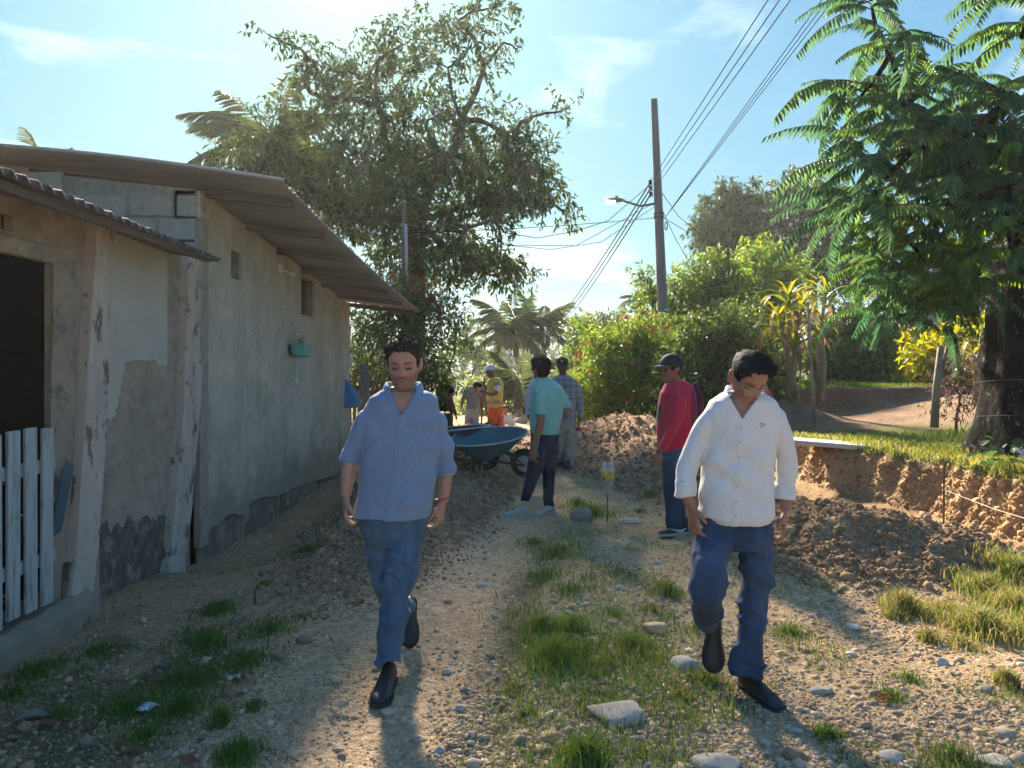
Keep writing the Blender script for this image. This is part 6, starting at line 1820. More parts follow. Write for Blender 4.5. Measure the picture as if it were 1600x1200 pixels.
def denim_col(base, worn, seed, knees=None):
    def f(V, o):
        x, y, z = V[:, 0], V[:, 1], V[:, 2]
        w = np.clip(.25 + .5 * fbm(x * 5, y * 5, z * 3, 3, seed) + .35 * sstep(.55, .75, z) * sstep(.02, -.08, y) + .15 * fbm(x * 40, y * 40, z * 12, 2, seed), 0, 1)[:, None]
        return np.array(base) * (1 - w) + np.array(worn) * w
    return f

def collar(person, C, rx, ry, col, m, open_a=.6, tilt=.0, stand=.032, fall=.042, point=.035, drop=.03, name='collar', yaw=0.0, out=.016):
    """folded shirt collar round the neck; open at the front"""
    n = 26; V, q = [], []
    for k in range(n):
        f = k / (n - 1); a = -math.pi/2 + open_a + f * (2*math.pi - 2*open_a)
        fr = max(0.0, math.cos(a + math.pi/2)) ; edge = abs(2 * f - 1)
        p = max(0, (edge - .72) / .28) ** 1.3
        a2 = a + yaw
        dirv = Vector((math.cos(a2), math.sin(a2), 0)); b = Vector(C) + Vector((rx * math.cos(a2), ry * math.sin(a2), -drop * fr + tilt * math.sin(a2)))
        top = b + dirv * .001 + Vector((0, 0, stand * (1 - .25 * fr)))
        o1 = top + dirv * out * .6 + Vector((0, 0, -.008)); 
        o2 = top + dirv * (out + .010 * p) + Vector((0, -.010 * p, -fall - point * p)) 
        for pt in (b, top, o1, o2): V.append(pt)
    for k in range(n - 1):
        for j in range(3): q.append((k*4+j, k*4+j+1, k*4+4+j+1, k*4+4+j))
    o = org_of(person)
    me = np_mesh(name, np.array([v[:] for v in V]) - np.array(o), [np.array(q)], smooth=True)
    me = modified_mesh(me, [('SUBSURF', dict(levels=2)), ('SOLIDIFY', dict(thickness=.003, offset=0))]); me.name = name
    set_col(me, np.repeat(np.array([col]), len(me.vertices), 0)); me.materials.clear()
    return obj_from(name, me, m, person)

def in_tri(px, py, a, b, c):
    def s(p, q): return (px - q[0]) * (p[1] - q[1]) - (p[0] - q[0]) * (py - q[1])
    d1, d2, d3 = s(a, b), s(b, c), s(c, a)
    return ~(((d1 < 0) | (d2 < 0) | (d3 < 0)) & ((d1 > 0) | (d2 > 0) | (d3 > 0)))

def vneck(tri, depth, Yfront, placket=None, pw=6, step=.003, logo=None):
    """opens the shirt front inside a triangle of photo pixels; placket: centre line as (px, py) points"""
    def post(me, o):
        V = coords(me); N = normals(me); px, py = pix(V, o)
        fr = (V[:, 1] + o.y < Yfront + .03)
        ins = in_tri(px, py, *tri) & fr
        V[ins, 1] += depth; V[ins, 2] -= .03
        if placket is not None:
            pc = np.interp(py, [p[1] for p in placket], [p[0] for p in placket])
            on = (np.abs(px - pc) < pw) & fr & (py > placket[0][1]) & ~ins
            V[on] += N[on] * step
        me.vertices.foreach_set('co', V.astype(np.float32).ravel()); me.update()
    return post

# ------------------------------------------------------------------ man in the blue linen shirt
Y = 4.0
SK1, H1 = (.40, .215, .155), (.030, .022, .017)
hdc = W(631, 570, Y - .02)
hd = Head(hdc, 1, 10, -1, 1.09, 1.12)
torso = [(604, 606, 651, .055, .0), (612, 593, 666, .08, .0), (622, 577, 683, .10, 0), (634, 569, 688, .102, 0), (652, 568, 688, .108, 0), (690, 565, 688, .113, 0), (740, 562, 683, .120, 0), (780, 558, 676, .133, 0), (806, 553, 671, .138, 0)]
armL = dict(pts=[(586, 650, 0, .040), (554, 692, .0, .038), (544, 735, -.03, .038), (541, 774, -.06, .029)], hand=dict(n=(1, .1, 0), s=(.25, -1, 0), d=(-.03, -.12, -1), k=1.05, curl=(.45, .6, .5)))
armR = dict(pts=[(674, 652, 0, .040), (693, 690, .03, .040), (697, 738, .05, .038), (692, 784, .03, .029)], hand=dict(n=(-1, .2, 0), s=(-.35, -1, 0), d=(-.12, -.1, -1), k=1.05, curl=(.5, .65, .5)))
loc = base_person('', Y - .2, 606)
p1 = make_person('man in a loose blue linen shirt and jeans walking on the worn track', loc, hd, SK1, H1, Y, [r_ for r_ in torso], [armL, armR], W(629, 622, Y + .01), .0042, .8, shrink=.022)
tri = ((609, 606), (654, 604), (626, 648))
BL = (.19, .28, .43)
slL = [(606, 640, 0, .052), (584, 648, 0, .058), (566, 668, 0, .058), (554, 697, 0, .054), (546, 713, -.01, .047), (546, 713.5, -.01, .052), (544, 724, -.02, .050)]
slR = [(656, 642, 0, .052), (674, 650, 0, .058), (686, 676, .02, .056), (696, 714, .04, .052), (697, 728, .045, .046), (697, 728.5, .045, .051), (697, 742, .05, .049)]
def blue_col(V, o):
    px, py = pix(V, o)
    c = np.repeat(np.array([BL]), len(V), 0) * (1 + .06 * fbm(V[:, 0] * 18, V[:, 1] * 18, V[:, 2] * 4, 3, 3))[:, None]
    return c
garment(p1, 'shirt', shirt_shape(Y, torso, [slL, slR]), .0065, m_linen, blue_col, shirt_folds(.027, 5, .22), post=vneck(tri, .14, Y, [(626, 648), (622, 700), (614, 760), (604, 812)], 4.5, .0028))
hem = MB(); rows = [trow(Y, 805, 551, 671, .139), trow(Y, 812, 556, 664, .133)]
collar(p1, W(630, 605, Y + .005), .080, .082, tuple(np.array(BL) * 1.08), m_linen, open_a=.92, point=.045, fall=.05, drop=.03, out=.028)
sb_ = MB()
for i, f_ in enumerate((.12, .37, .62, .87)):
    pp = W(np.interp(f_, [0, 1], [625, 606]), 655 + 150 * f_, Y - .124 - .003 * i)
    MB().lathe(pp, [(0, 0), (.0055, 0), (.0055, .003), (0, .0035)], 10, Euler((R(90), 0, 0))).build('button', mat('button_blue', (.30, .34, .42), rough=.4), p1)
hips = [(794, 564, 662, .098, 0), (815, 561, 665, .108, 0), (838, 568, 664, .110, 0), (850, 580, 656, .095, 0)]
legF = [(636, 822, 0, .092), (632, 862, -.04, .088), (622, 912, -.10, .075), (615, 958, -.13, .072), (608, 1000, -.16, .064), (607, 1036, -.19, .065)]
legB = [(590, 822, .02, .090), (597, 868, .02, .083), (607, 915, .06, .070), (620, 940, .22, .062), (634, 950, .36, .054)]
garment(p1, 'jeans', trouser_shape(Y, hips, [legF, legB]), .0065, m_denim, denim_col((.045, .095, .16), (.17, .275, .39), 3), jean_folds(.020, 4))
gz = hz(W(606, 1060, Y - .2).x, Y - .22)
shoe(p1, Vector((W(608, 1060, Y - .17).x, Y - .12, gz)), (-.05, -1, 0), .29, .105, m_leather, m_sole, name='boot', h=1.15, laces=5)
hb_ = W(642, 948, Y + .46)
shoe(p1, hb_ + Vector((-.01, .06, .02)), (.06, -.55, -.85), .27, .10, m_leather, m_sole, up=(0, -1, .5), name='boot')
add_hair(p1, hd, H1, thick=.013, quiff=.010, strands=2600, slen=.022, seed=3, comb=(.25, -.45, .45), thin_sides=.35)
wr = W(691, 779, Y + .03)
MB().tube([wr + Vector((.033 * math.cos(a), .031 * math.sin(a), .006 * math.cos(a))) for a in np.linspace(0, 2*math.pi, 20)], .004, 6).build('bracelet', mat('red_cord', (.42, .02, .03), rough=.6), p1, smooth=True)

# ------------------------------------------------------------------ man in the white shirt
Y = 3.75
SK2, H2 = (.33, .165, .108), (.012, .012, .014)
hd = Head(W(1168, 592, Y - .05), 12, 33, 4, 1.02, 1.0)
torso = [(608, 1143, 1181, .06, .0), (616, 1126, 1196, .085, .0), (626, 1108, 1212, .10, 0), (640, 1100, 1218, .102, 0), (662, 1101, 1217, .107, 0), (700, 1101, 1211, .112, 0), (740, 1096, 1207, .120, 0), (780, 1091, 1207, .130, 0), (806, 1091, 1208, .134, 0), (815, 1102, 1200, .126, 0)]
armL = dict(pts=[(1114, 655, 0, .038), (1084, 702, .0, .038), (1071, 755, -.03, .032), (1080, 789, -.05, .030)], hand=dict(n=(1, .15, 0), s=(.35, -1, 0), d=(.08, -.15, -1), k=1.05, curl=(.3, .45, .35)))
armR = dict(pts=[(1210, 655, 0, .038), (1230, 705, .02, .038), (1230, 760, .03, .037), (1226, 796, .0, .029)], hand=dict(n=(-1, .3, 0), s=(-.3, -1, 0), d=(-.08, -.12, -1), k=1.05, curl=(.35, .5, .4)))
loc = base_person('', Y - .15, 1170)
p2 = make_person('man with glasses in a white button shirt looking down in mid stride', loc, hd, SK2, H2, Y, torso, [armL, armR], W(1163, 628, Y + .03), .0042, .12, shrink=.022)
slL = [(1130, 644, 0, .050), (1112, 653, 0, .057), (1093, 685, 0, .054), (1075, 730, 0, .054), (1070, 752, -.02, .047), (1070, 752.5, -.02, .056), (1071, 776, -.03, .056)]
slR = [(1194, 646, 0, .050), (1211, 655, 0, .057), (1225, 695, .02, .053), (1230, 735, .03, .052), (1227, 760, .03, .047), (1227, 760.5, .03, .056), (1225, 780, .02, .056)]
tri = ((1136, 612), (1190, 612), (1160, 653))
WH = (.70, .69, .68)
plk = [(1160, 640), (1156, 700), (1151, 760), (1148, 830)]
garment(p2, 'shirt', shirt_shape(Y, torso, [slL, slR]), .006, m_cloth, WH, shirt_folds(.026, 15, .12), post=vneck(tri, .18, Y, plk, 5.5, .003))
collar(p2, W(1163, 611, Y + .02), .077, .080, WH, m_cloth, open_a=.98, point=.040, fall=.044, drop=.034, yaw=.05, out=.02)
for i in range(7):
    py = 668 + i * 23
    pp = W(np.interp(py, [p[1] for p in plk], [p[0] for p in plk]), py, Y - .117 - .0028 * i)
    MB().lathe(pp, [(0, 0), (.0055, 0), (.0055, .004), (0, .0045)], 10, Euler((R(90), 0, 0))).build('button', mat('button_white', (.55, .53, .50), rough=.3), p2)
lg = W(1190, 664, Y - .100)
MB().tube([lg + Vector((.011 * math.cos(a) * (1 + .3 * math.sin(3*a)), -.003, .008 * math.sin(a))) for a in np.linspace(0, 2*math.pi, 16)], .0018, 5).build('chest_emblem', mat('grey_thread', (.22, .24, .30), rough=.8), p2)
hips = [(797, 1096, 1202, .094, 0), (815, 1090, 1205, .106, 0), (838, 1087, 1206, .115, 0), (856, 1098, 1200, .095, 0)]
legL = [(1117, 828, 0, .088), (1111, 868, -.10, .085), (1106, 915, -.17, .076), (1104, 942, -.12, .070), (1105, 962, -.01, .060), (1106, 974, .07, .056)]
legR = [(1178, 828, 0, .088), (1180, 870, .0, .083), (1178, 925, -.02, .070), (1173, 970, -.04, .066), (1169, 1020, -.06, .065), (1168, 1054, -.07, .070)]
garment(p2, 'jeans', trouser_shape(Y, hips, [legL, legR]), .0065, m_denim, denim_col((.024, .048, .092), (.11, .17, .27), 8), jean_folds(.021, 9))
gz = hz(W(1170, 1080, Y - .15).x, Y - .15)
shoe(p2, Vector((W(1164, 1060, Y - .02).x, Y - .0, gz)), (.30, -1, 0), .285, .10, m_leather, m_sole, laces=4)
hh_ = W(1113, 962, Y + .13)
shoe(p2, hh_, (-.10, -.42, -.9), .27, .10, m_leather, m_sole, up=(-.1, -1, .45))
add_hair(p2, hd, H2, thick=.012, quiff=.008, strands=2600, slen=.036, seed=5, comb=(.55, .2, -.05), thin_sides=.28, lift=.2, jit=.14, recede=.02)
gl = MB()
for sg in (-1, 1):
    c = np.array([sg * .033, -.104, -.008])
    ring = [Vector(q) for q in hd.world(np.array([c + [.026 * math.copysign(abs(math.cos(a)) ** .8, math.cos(a)), .006 * abs(math.cos(a)) * (sg * math.cos(a) > 0), .019 * math.sin(a)] for a in np.linspace(0, 2*math.pi, 25)]))]
    gl.tube(ring, .0013, 6)
    gl.tube([Vector(q) for q in hd.world(np.array([[sg * .058, -.098, .0], [sg * .073, -.06, .006], [sg * .079, .0, .008], [sg * .078, .03, -.004]]))], .0014, 6)
gl.tube([Vector(q) for q in hd.world(np.array([[-.008, -.108, .0], [0, -.112, .003], [.008, -.108, .0]]))], .0013, 6)
glo = gl.build('glasses', mat('wire_frame', (.45, .42, .36), rough=.3, metallic=.8), p2, smooth=True)
ln = MB()
for sg in (-1, 1):
    c = np.array([sg * .033, -.1035, -.008])
    ln.add([Vector(q) for q in hd.world(np.array([c] + [c + [.025 * math.cos(a), .004 * abs(math.cos(a)) * (sg * math.cos(a) > 0), .018 * math.sin(a)] for a in np.linspace(0, 2*math.pi, 20, endpoint=False)]))], [(0, i + 1, (i + 1) % 20 + 1) for i in range(20)])
ln.build('lens', glassy('lens_glass', (.9, .93, .92), .05, .12), glo)

# ------------------------------------------------------------------ man in the red shirt with a dark cap, seen from behind on his left side
Y = 7.1
SK3 = (.25, .115, .07)
hd = Head(W(1049, 577, Y), -72, 4, 0, 1.04)
torso = [(594, 1046, 1070, .06, 0), (602, 1038, 1080, .11, 0), (614, 1031, 1087, .15, 0), (640, 1027, 1089, .165, 0), (668, 1026, 1084, .165, 0), (692, 1028, 1075, .155, 0), (704, 1031, 1072, .145, 0)]
armN = dict(pts=[(1062, 620, -.17, .055), (1056, 660, -.2, .048), (1040, 690, -.2, .040), (1030, 706, -.2, .032)], hand=dict(n=(.2, 1, 0), s=(-1, 0, .1), d=(-.25, -.05, -1), k=1.05, curl=(.4, .5, .4)))
p3 = make_person('man in a red long-sleeved polo shirt and dark cap facing away to the left', base_person('', Y, 1052), hd, SK3, (.02, .016, .014), Y, torso, [armN], W(1056, 606, Y), .008, .2)
RED = (.52, .026, .058)
def red_col(V, o):
    px, py = pix(V, o); c = np.repeat(np.array([RED]), len(V), 0)
    bag_ = (px < 1033) & (py > 632) & (py < 662) & (px + (py - 632) * .28 < 1036); c[bag_] = (.05, .045, .05)
    st = (px > 1080) & (py > 598); c[st] = (.16, .02, .06)
    return c
slN = [(1061, 620, -.15, .075), (1058, 645, -.18, .070), (1054, 660, -.2, .066), (1054, 660.5, -.2, .055), (1043, 686, -.2, .046), (1033, 703, -.2, .038)]
garment(p3, 'polo_shirt', shirt_shape(Y, torso, [slN]), .011, m_cloth, red_col, shirt_folds(.012, 25, .2))
collar(p3, W(1058, 602, Y), .068, .07, RED, m_cloth, open_a=.5, yaw=-1.2, point=.01)
hips = [(680, 1034, 1072, .14, 0), (705, 1032, 1073, .15, 0), (728, 1034, 1072, .135, 0)]
lg1 = [(1052, 715, -.09, .105), (1050, 760, -.09, .085), (1052, 795, -.09, .070), (1054, 832, -.1, .062)]
lg2 = [(1054, 715, .09, .105), (1054, 760, .09, .085), (1058, 795, .07, .070), (1064, 832, .05, .062)]
garment(p3, 'jeans', trouser_shape(Y, hips, [lg1, lg2]), .011, m_denim, denim_col((.018, .042, .085), (.07, .12, .18), 12), jean_folds(.010, 13))
for (px, dy, py) in ((1063, -.12, 838), (1075, .06, 836)):
    xh = W(px, py, Y + dy)
    so, t_, u_, s_ = shoe(p3, Vector((xh.x + .06, Y + dy, hz(xh.x, Y + dy))), (-1, -.28, 0), .285, .10, m_sneaker, m_sole_pale, laces=4)
    if dy < 0:
        b_ = Vector((xh.x + .06, Y + dy, hz(xh.x, Y + dy)))
        sw = [(.18, .058), (.30, .040), (.50, .046), (.72, .075)]
        pts = [b_ + t_ * (a * .285) + u_ * h_ - s_ * (.046 if -s_.y < 0 else -.046) for a, h_ in sw]
        sgn = -1 if s_.y > 0 else 1
        pts = [b_ + t_ * (a * .285) + u_ * h_ + s_ * (sgn * .047) for a, h_ in [(.10, .064), (.22, .044), (.36, .040), (.52, .052), (.70, .072)]]
        MB().tube(pts, [.003, .010, .010, .006, .001], 6, flat=.5).build('swoosh_mark', m_white, so)
add_cap(p3, hd, mat('cap_black', (.018, .02, .025), rough=.8), m_brim=mat('cap_brim', (.10, .10, .10), rough=.7))
add_hair(p3, hd, (.02, .016, .014), thick=.008, quiff=0, strands=0)
MB().tube([W(1086, 598, Y + .02), W(1092, 625, Y + .05), W(1091, 660, Y + .05), W(1084, 690, Y + .03)], [.02, .045, .05, .02], 8, flat=.6).build('backpack', mat('maroon_cloth', (.11, .015, .045), rough=.85, bump=.003, bscale=30), p3, smooth=True)

# ------------------------------------------------------------------ someone in red almost hidden behind the white-shirted man
Y = 10.0
hd = Head(W(1184, 586, Y), 160, 5, 0, 1.0)
torso = [(604, 1172, 1196, .06, 0), (611, 1164, 1204, .10, 0), (622, 1160, 1208, .12, 0), (650, 1160, 1207, .12, 0), (690, 1162, 1204, .12, 0)]
p4 = make_person('person in pinkish red almost hidden behind the white-shirted man\'s shoulder', base_person('', Y, 1182), hd, SK3, (.02, .016, .014), Y, torso, [dict(pts=[(1164, 625, 0, .05), (1160, 660, 0, .045), (1160, 690, 0, .03)]), dict(pts=[(1204, 625, 0, .05), (1206, 660, 0, .045), (1204, 690, 0, .03)])], W(1184, 610, Y), .012, .2)
garment(p4, 'top', shirt_shape(Y, torso, [[(1164, 622, 0, .06), (1160, 650, 0, .055)], [(1203, 622, 0, .06), (1205, 650, 0, .055)]]), .014, m_cloth, (.42, .07, .085), shirt_folds(.01, 33))
garment(p4, 'trousers', trouser_shape(Y, [(684, 1164, 1203, .11, 0), (705, 1163, 1204, .11, 0)], [[(1174, 700, 0, .09), (1173, 745, 0, .065), (1172, 772, 0, .05)], [(1194, 700, 0, .09), (1195, 745, 0, .065), (1196, 772, 0, .05)]]), .014, m_denim, (.02, .03, .05), jean_folds(.008, 3))
add_hair(p4, hd, (.02, .016, .014), thick=.014, strands=200, seed=8)
for px in (1172, 1196): shoe(p4, Vector((W(px, 780, Y).x, Y + .1, hz(W(px, 780, Y).x, Y))), (0, 1, 0), .26, .095, m_sneaker, m_sole)

# ------------------------------------------------------------------ man in the teal t-shirt, seen from behind
Y = 8.2
SK5 = (.26, .125, .078)
hd = Head(W(845, 577, Y), -148, 0, 0, 1.06)
torso = [(590, 838, 858, .06, 0), (597, 832, 870, .10, 0), (606, 828, 880, .125, 0), (630, 828, 883, .135, 0), (655, 827, 878, .135, 0), (672, 828, 874, .135, 0), (680, 834, 873, .125, 0)]
armN = dict(pts=[(845, 626, -.13, .036), (845, 655, -.16, .044), (838, 685, -.16, .038), (833, 702, -.17, .031)], hand=dict(n=(.3, .8, 0), s=(.8, -.5, 0), d=(.0, -.1, -1), k=1.05, curl=(.5, .6, .4)))
armF = dict(pts=[(874, 615, .08, .05), (885, 635, .1, .045), (882, 650, .0, .036)])
p5 = make_person('man in a pale teal t-shirt seen from behind with dark jeans and grey sneakers', base_person('', Y, 848), hd, SK5, (.013, .011, .011), Y, torso, [armN, armF], W(848, 600, Y), .009, .2)
TE = (.235, .50, .44)
garment(p5, 'tshirt', shirt_shape(Y, torso, [[(846, 614, -.12, .072), (844, 632, -.15, .070), (844, 648, -.16, .070)], [(873, 612, .08, .066), (882, 628, .1, .062), (886, 638, .1, .06)]]), .012, m_cloth, TE, shirt_folds(.015, 41, .15))
garment(p5, 'jeans', trouser_shape(Y, [(664, 833, 872, .115, 0), (682, 832, 874, .125, 0), (700, 834, 871, .11, 0)], [[(843, 692, -.07, .098), (836, 730, -.1, .080), (828, 757, -.12, .064), (820, 783, -.14, .047)], [(861, 692, .06, .098), (858, 735, .04, .078), (857, 765, .03, .060), (858, 795, .0, .048)]]), .011, m_denim, denim_col((.010, .016, .036), (.024, .036, .07), 17), jean_folds(.009, 18))
xh = W(823, 788, Y - .14); shoe(p5, Vector((xh.x, Y - .14, hz(xh.x, Y - .14) + .0)), (-1, -.25, 0), .28, .10, m_suede, m_sole_pale, name='sneaker')
xh = W(862, 800, Y); shoe(p5, Vector((xh.x + .02, Y + .02, hz(xh.x, Y))), (-.75, -.7, 0), .28, .10, m_suede, m_sole_pale, name='sneaker')
add_hair(p5, hd, (.013, .011, .011), thick=.021, quiff=.006, strands=900, slen=.02, seed=12, thin_sides=.8)
ph = MB().box(W(839, 698, Y - .19), (.03, .02, .13), Euler((.1, .2, .3)), bevel=.004)
tag(ph.build('phone', mat('green_case', (.07, .22, .16), rough=.4)), 'phone in a dark green case held by the teal-shirted man', 'phone')

# ------------------------------------------------------------------ man in the plaid shirt
Y = 11.2
SK6 = (.12, .058, .040)
hd = Head(W(879, 573, Y), -8, 3, 0, 1.02)
torso = [(586, 870, 888, .06, 0), (592, 864, 898, .10, 0), (600, 862, 904, .12, 0), (620, 864, 902, .125, 0), (640, 865, 899, .125, 0), (656, 866, 899, .125, 0)]
armF = dict(pts=[(902, 603, 0, .05), (906, 628, .0, .045), (906, 648, -.02, .036), (905, 657, -.04, .030)], hand=dict(n=(-1, .2, 0), s=(-.2, -1, 0), d=(-.05, -.1, -1), curl=(.8, .9, .5)))
armN = dict(pts=[(865, 603, 0, .05), (862, 628, .0, .045), (862, 648, -.02, .036), (863, 657, -.04, .030)], hand=dict(n=(1, .2, 0), s=(.2, -1, 0), d=(.05, -.1, -1)))
p6 = make_person('man in grey plaid shirt, beige trousers and dark cap walking on the far track', base_person('', Y, 882), hd, SK6, (.012, .011, .011), Y, torso, [armF, armN], W(880, 596, Y), .010, .2)
def plaid_col(V, o):
    px, py = pix(V, o); x, z = V[:, 0], V[:, 2]
    c = np.repeat(np.array([(.26, .27, .30)]), len(V), 0)
    a = (np.mod(x * 11 + .2, 1) < .3); b = (np.mod(z * 11, 1) < .3)
    c[a] *= .78; c[b] *= .78
    c[np.mod(x * 11 + .8, 1) < .12] *= 1.25; c[np.mod(z * 11 + .6, 1) < .12] *= 1.25
    return c
garment(p6, 'plaid_shirt', shirt_shape(Y, torso, [[(901, 602, 0, .064), (906, 625, 0, .058), (907, 645, -.01, .048), (906, 653, -.03, .044)], [(866, 602, 0, .064), (862, 625, 0, .058), (861, 645, -.01, .048), (862, 653, -.03, .044)]]), .012, m_cloth, plaid_col, shirt_folds(.012, 51, .1))
collar(p6, W(880, 592, Y), .065, .068, (.22, .23, .26), m_cloth)
garment(p6, 'trousers', trouser_shape(Y, [(648, 867, 898, .115, 0), (662, 866, 900, .12, 0), (674, 868, 899, .11, 0)], [[(874, 670, 0, .095), (874, 700, 0, .078), (876, 733, .1, .068)], [(893, 670, 0, .095), (891, 700, -.04, .08), (889, 733, -.08, .07)]]), .012, m_cloth, lambda V, o: np.repeat(np.array([(.36, .30, .235)]), len(V), 0) * (1 + .15 * fbm(V[:, 0]*8, V[:, 1]*8, V[:, 2]*8, 3, 2))[:, None], jean_folds(.013, 53))
for px, dy in ((877, .12), (889, -.05)):
    xh = W(px, 738, Y + dy); shoe(p6, Vector((xh.x, Y + dy, hz(xh.x, Y + dy))), (-.25, -1, 0), .28, .105, m_sneaker, m_sole)
add_cap(p6, hd, mat('cap_green_black', (.02, .025, .024), rough=.85), badge=mat('yellow_badge', (.45, .30, .05), rough=.6))
wb = thing('water_bottle', 'small clear drink bottle with red label and cap held by the plaid-shirted man', 'bottle', W(905.5, 684, Y - .08))
bb = W(905.5, 684, Y - .08)
MB().lathe(bb, [(0, 0), (.03, 0), (.036, .02), (.034, .08), (.036, .12), (.034, .17), (.015, .215), (.014, .225), (0, .226)], 16).build('shell', glassy('clear_plastic'), wb, smooth=True)
MB().lathe(bb, [(.0365, .10), (.0375, .10), (.0375, .155), (.0365, .155)], 16).build('label', mat('red_label', (.50, .02, .04), rough=.5), wb)
MB().lathe(bb, [(0, .222), (.016, .222), (.016, .242), (0, .244)], 12).build('cap', mat('red_cap', (.55, .03, .05), rough=.4), wb)

# ------------------------------------------------------------------ person in white half hidden behind the teal-shirted man
Y = 12.6
hd = Head(W(842, 577, Y), 170, 0, 0, 1.0)
torso = [(590, 833, 851, .06, 0), (595, 828, 858, .10, 0), (604, 826, 861, .115, 0), (630, 828, 858, .12, 0), (652, 829, 857, .12, 0)]
armN = dict(pts=[(828, 604, -.02, .048), (825, 628, -.02, .043), (825, 646, -.04, .034), (827, 653, -.05, .028)], hand=dict(n=(1, .2, 0), s=(.2, 1, 0)))
p7 = make_person('person in a pale lilac white long-sleeved shirt behind the teal-shirted man', base_person('', Y, 842), hd, SK6, (.012, .011, .011), Y, torso, [armN], W(842, 596, Y), .012, .2)
garment(p7, 'shirt', shirt_shape(Y, torso, [[(829, 603, -.01, .06), (825, 626, -.02, .054), (824, 642, -.03, .044), (826, 649, -.05, .040)]]), .013, m_cloth, (.52, .52, .62), shirt_folds(.012, 61))
garment(p7, 'trousers', trouser_shape(Y, [(644, 830, 857, .11, 0), (660, 829, 858, .11, 0)], [[(836, 662, 0, .09), (836, 700, 0, .065), (836, 724, 0, .05)], [(851, 662, 0, .09), (851, 700, 0, .065), (852, 724, 0, .05)]]), .013, m_denim, (.02, .025, .035), jean_folds(.008, 63))
add_hair(p7, hd, (.012, .011, .011), thick=.014, strands=0)
for px in (836, 852): shoe(p7, Vector((W(px, 726, Y).x, Y - .1, hz(W(px, 726, Y).x, Y))), (0, 1, 0), .27, .10, m_sneaker, m_sole)

# ------------------------------------------------------------------ worker in orange trousers and yellow vest
Y = 16.5
hd = Head(W(766, 580, Y), -42, 12, 0, 1.05)
torso = [(590, 765, 779, .06, 0), (595, 761, 785, .11, 0), (602, 760, 787, .135, 0), (615, 759, 786, .145, 0), (628, 760, 785, .145, 0), (637, 762, 784, .14, 0)]
armN = dict(pts=[(779, 602, -.13, .052), (775, 614, -.2, .046), (765, 616, -.28, .038), (757, 612, -.30, .032)], hand=dict(n=(0, -.2, -1), s=(0, .2, 1), d=(-1, 0, 0), curl=(1.0, 1.0, .6)))
armF = dict(pts=[(763, 602, .10, .05), (758, 606, -.05, .045), (756, 600, -.22, .036), (756, 598, -.28, .032)], hand=dict(n=(1, 0, 0), s=(0, 0, 1), d=(-.5, -1, 0), curl=(1.0, 1.0, .6)))
p8 = make_person('worker in a yellow vest, orange trousers and pale blue cap leaning on a tool handle', base_person('', Y, 772), hd, (.15, .07, .045), (.012, .011, .011), Y, torso, [armN, armF], W(772, 597, Y), .013, .2)
def vest_col(V, o):
    px, py = pix(V, o); c = np.repeat(np.array([(.50, .46, .10)]), len(V), 0)
    c[(np.abs(py - 629) < 3)] = (.34, .22, .16)
    c[(np.abs(px - 768) < 1.6) & (py > 596)] = (.40, .30, .25)
    sl = (V[:, 1] + o.y < Y - .16) & (py < 612) & (py > 596); c[sl] = (.62, .62, .64)
    c[(V[:, 1] + o.y < Y - .12) & (py < 602) & (px > 772)] = (.5, .17, .05)
    return c
garment(p8, 'vest', shirt_shape(Y, torso, [[(778, 600, -.11, .07), (778, 606, -.17, .066), (776, 611, -.2, .06)], [(764, 601, .08, .065), (760, 605, .0, .06)]]), .014, m_cloth, vest_col, shirt_folds(.012, 71, .1))
garment(p8, 'orange_trousers', trouser_shape(Y, [(630, 763, 784, .12, 0), (640, 762, 786, .13, 0), (650, 763, 786, .12, 0)], [[(769, 648, -.05, .105), (768, 670, -.05, .09), (768, 697, -.05, .08)], [(780, 648, .05, .105), (781, 670, .05, .09), (780, 697, .05, .08)]]), .014, m_cloth, (.62, .115, .03), jean_folds(.014, 73))
add_cap(p8, hd, mat('cap_pale_blue', (.40, .50, .66), rough=.8), m_brim=mat('cap_blue', (.06, .12, .32), rough=.8), badge=mat('cap_patch', (.75, .76, .78), rough=.8))
for px, dy in ((768, -.05), (780, .05)): shoe(p8, Vector((W(px, 700, Y + dy).x, Y + dy + .05, hz(W(px, 700, Y).x, Y + dy))), (-.6, -.8, 0), .28, .105, m_leather, m_sole)
sh = thing('shovel', 'long handled shovel held upright by the worker in orange trousers', 'shovel', W(751, 690, Y - .3))
MB().tube([W(756.5, 590, Y - .29), W(754, 630, Y - .3), W(751.5, 672, Y - .31)], .018, 8).build('handle', mat('handle_wood', (.13, .075, .04), rough=.7), sh, smooth=True)
MB().loft([[W(751.5 + dx * k, py, Y - .31 + dy) for dx, dy in ((-1, 0), (0, -.012), (1, 0), (0, .012))] for py, k in ((668, 1.0), (674, 7), (684, 8), (694, 4), (699, .5))]).build('blade', m_steel, sh)

# ------------------------------------------------------------------ worker in a grey blue t-shirt, stooping
Y = 17.5
hd = Head(W(745, 605, Y - .25), 30, 42, 0, 1.05)
torso = [(603, 735, 752, .06, -.16), (606, 730, 755, .11, -.12), (613, 727, 754, .135, -.06), (622, 728, 750, .14, 0), (630, 729, 748, .14, .05), (639, 729, 747, .14, .08)]
armN = dict(pts=[(729, 610, -.1, .052), (724, 622, -.12, .046), (721, 634, -.2, .034)], hand=dict(n=(1, 0, 0), s=(.2, -1, 0)))
armF = dict(pts=[(752, 611, -.1, .052), (753, 624, -.12, .046), (752, 636, -.2, .034)], hand=dict(n=(-1, 0, 0), s=(-.2, -1, 0)))
p9 = make_person('stooping worker in a grey blue t-shirt and pale jeans beyond the wheelbarrows', base_person('', Y, 737), hd, (.15, .07, .045), (.012, .011, .011), Y, torso, [armN, armF], W(744, 606, Y - .14), .013, .2)
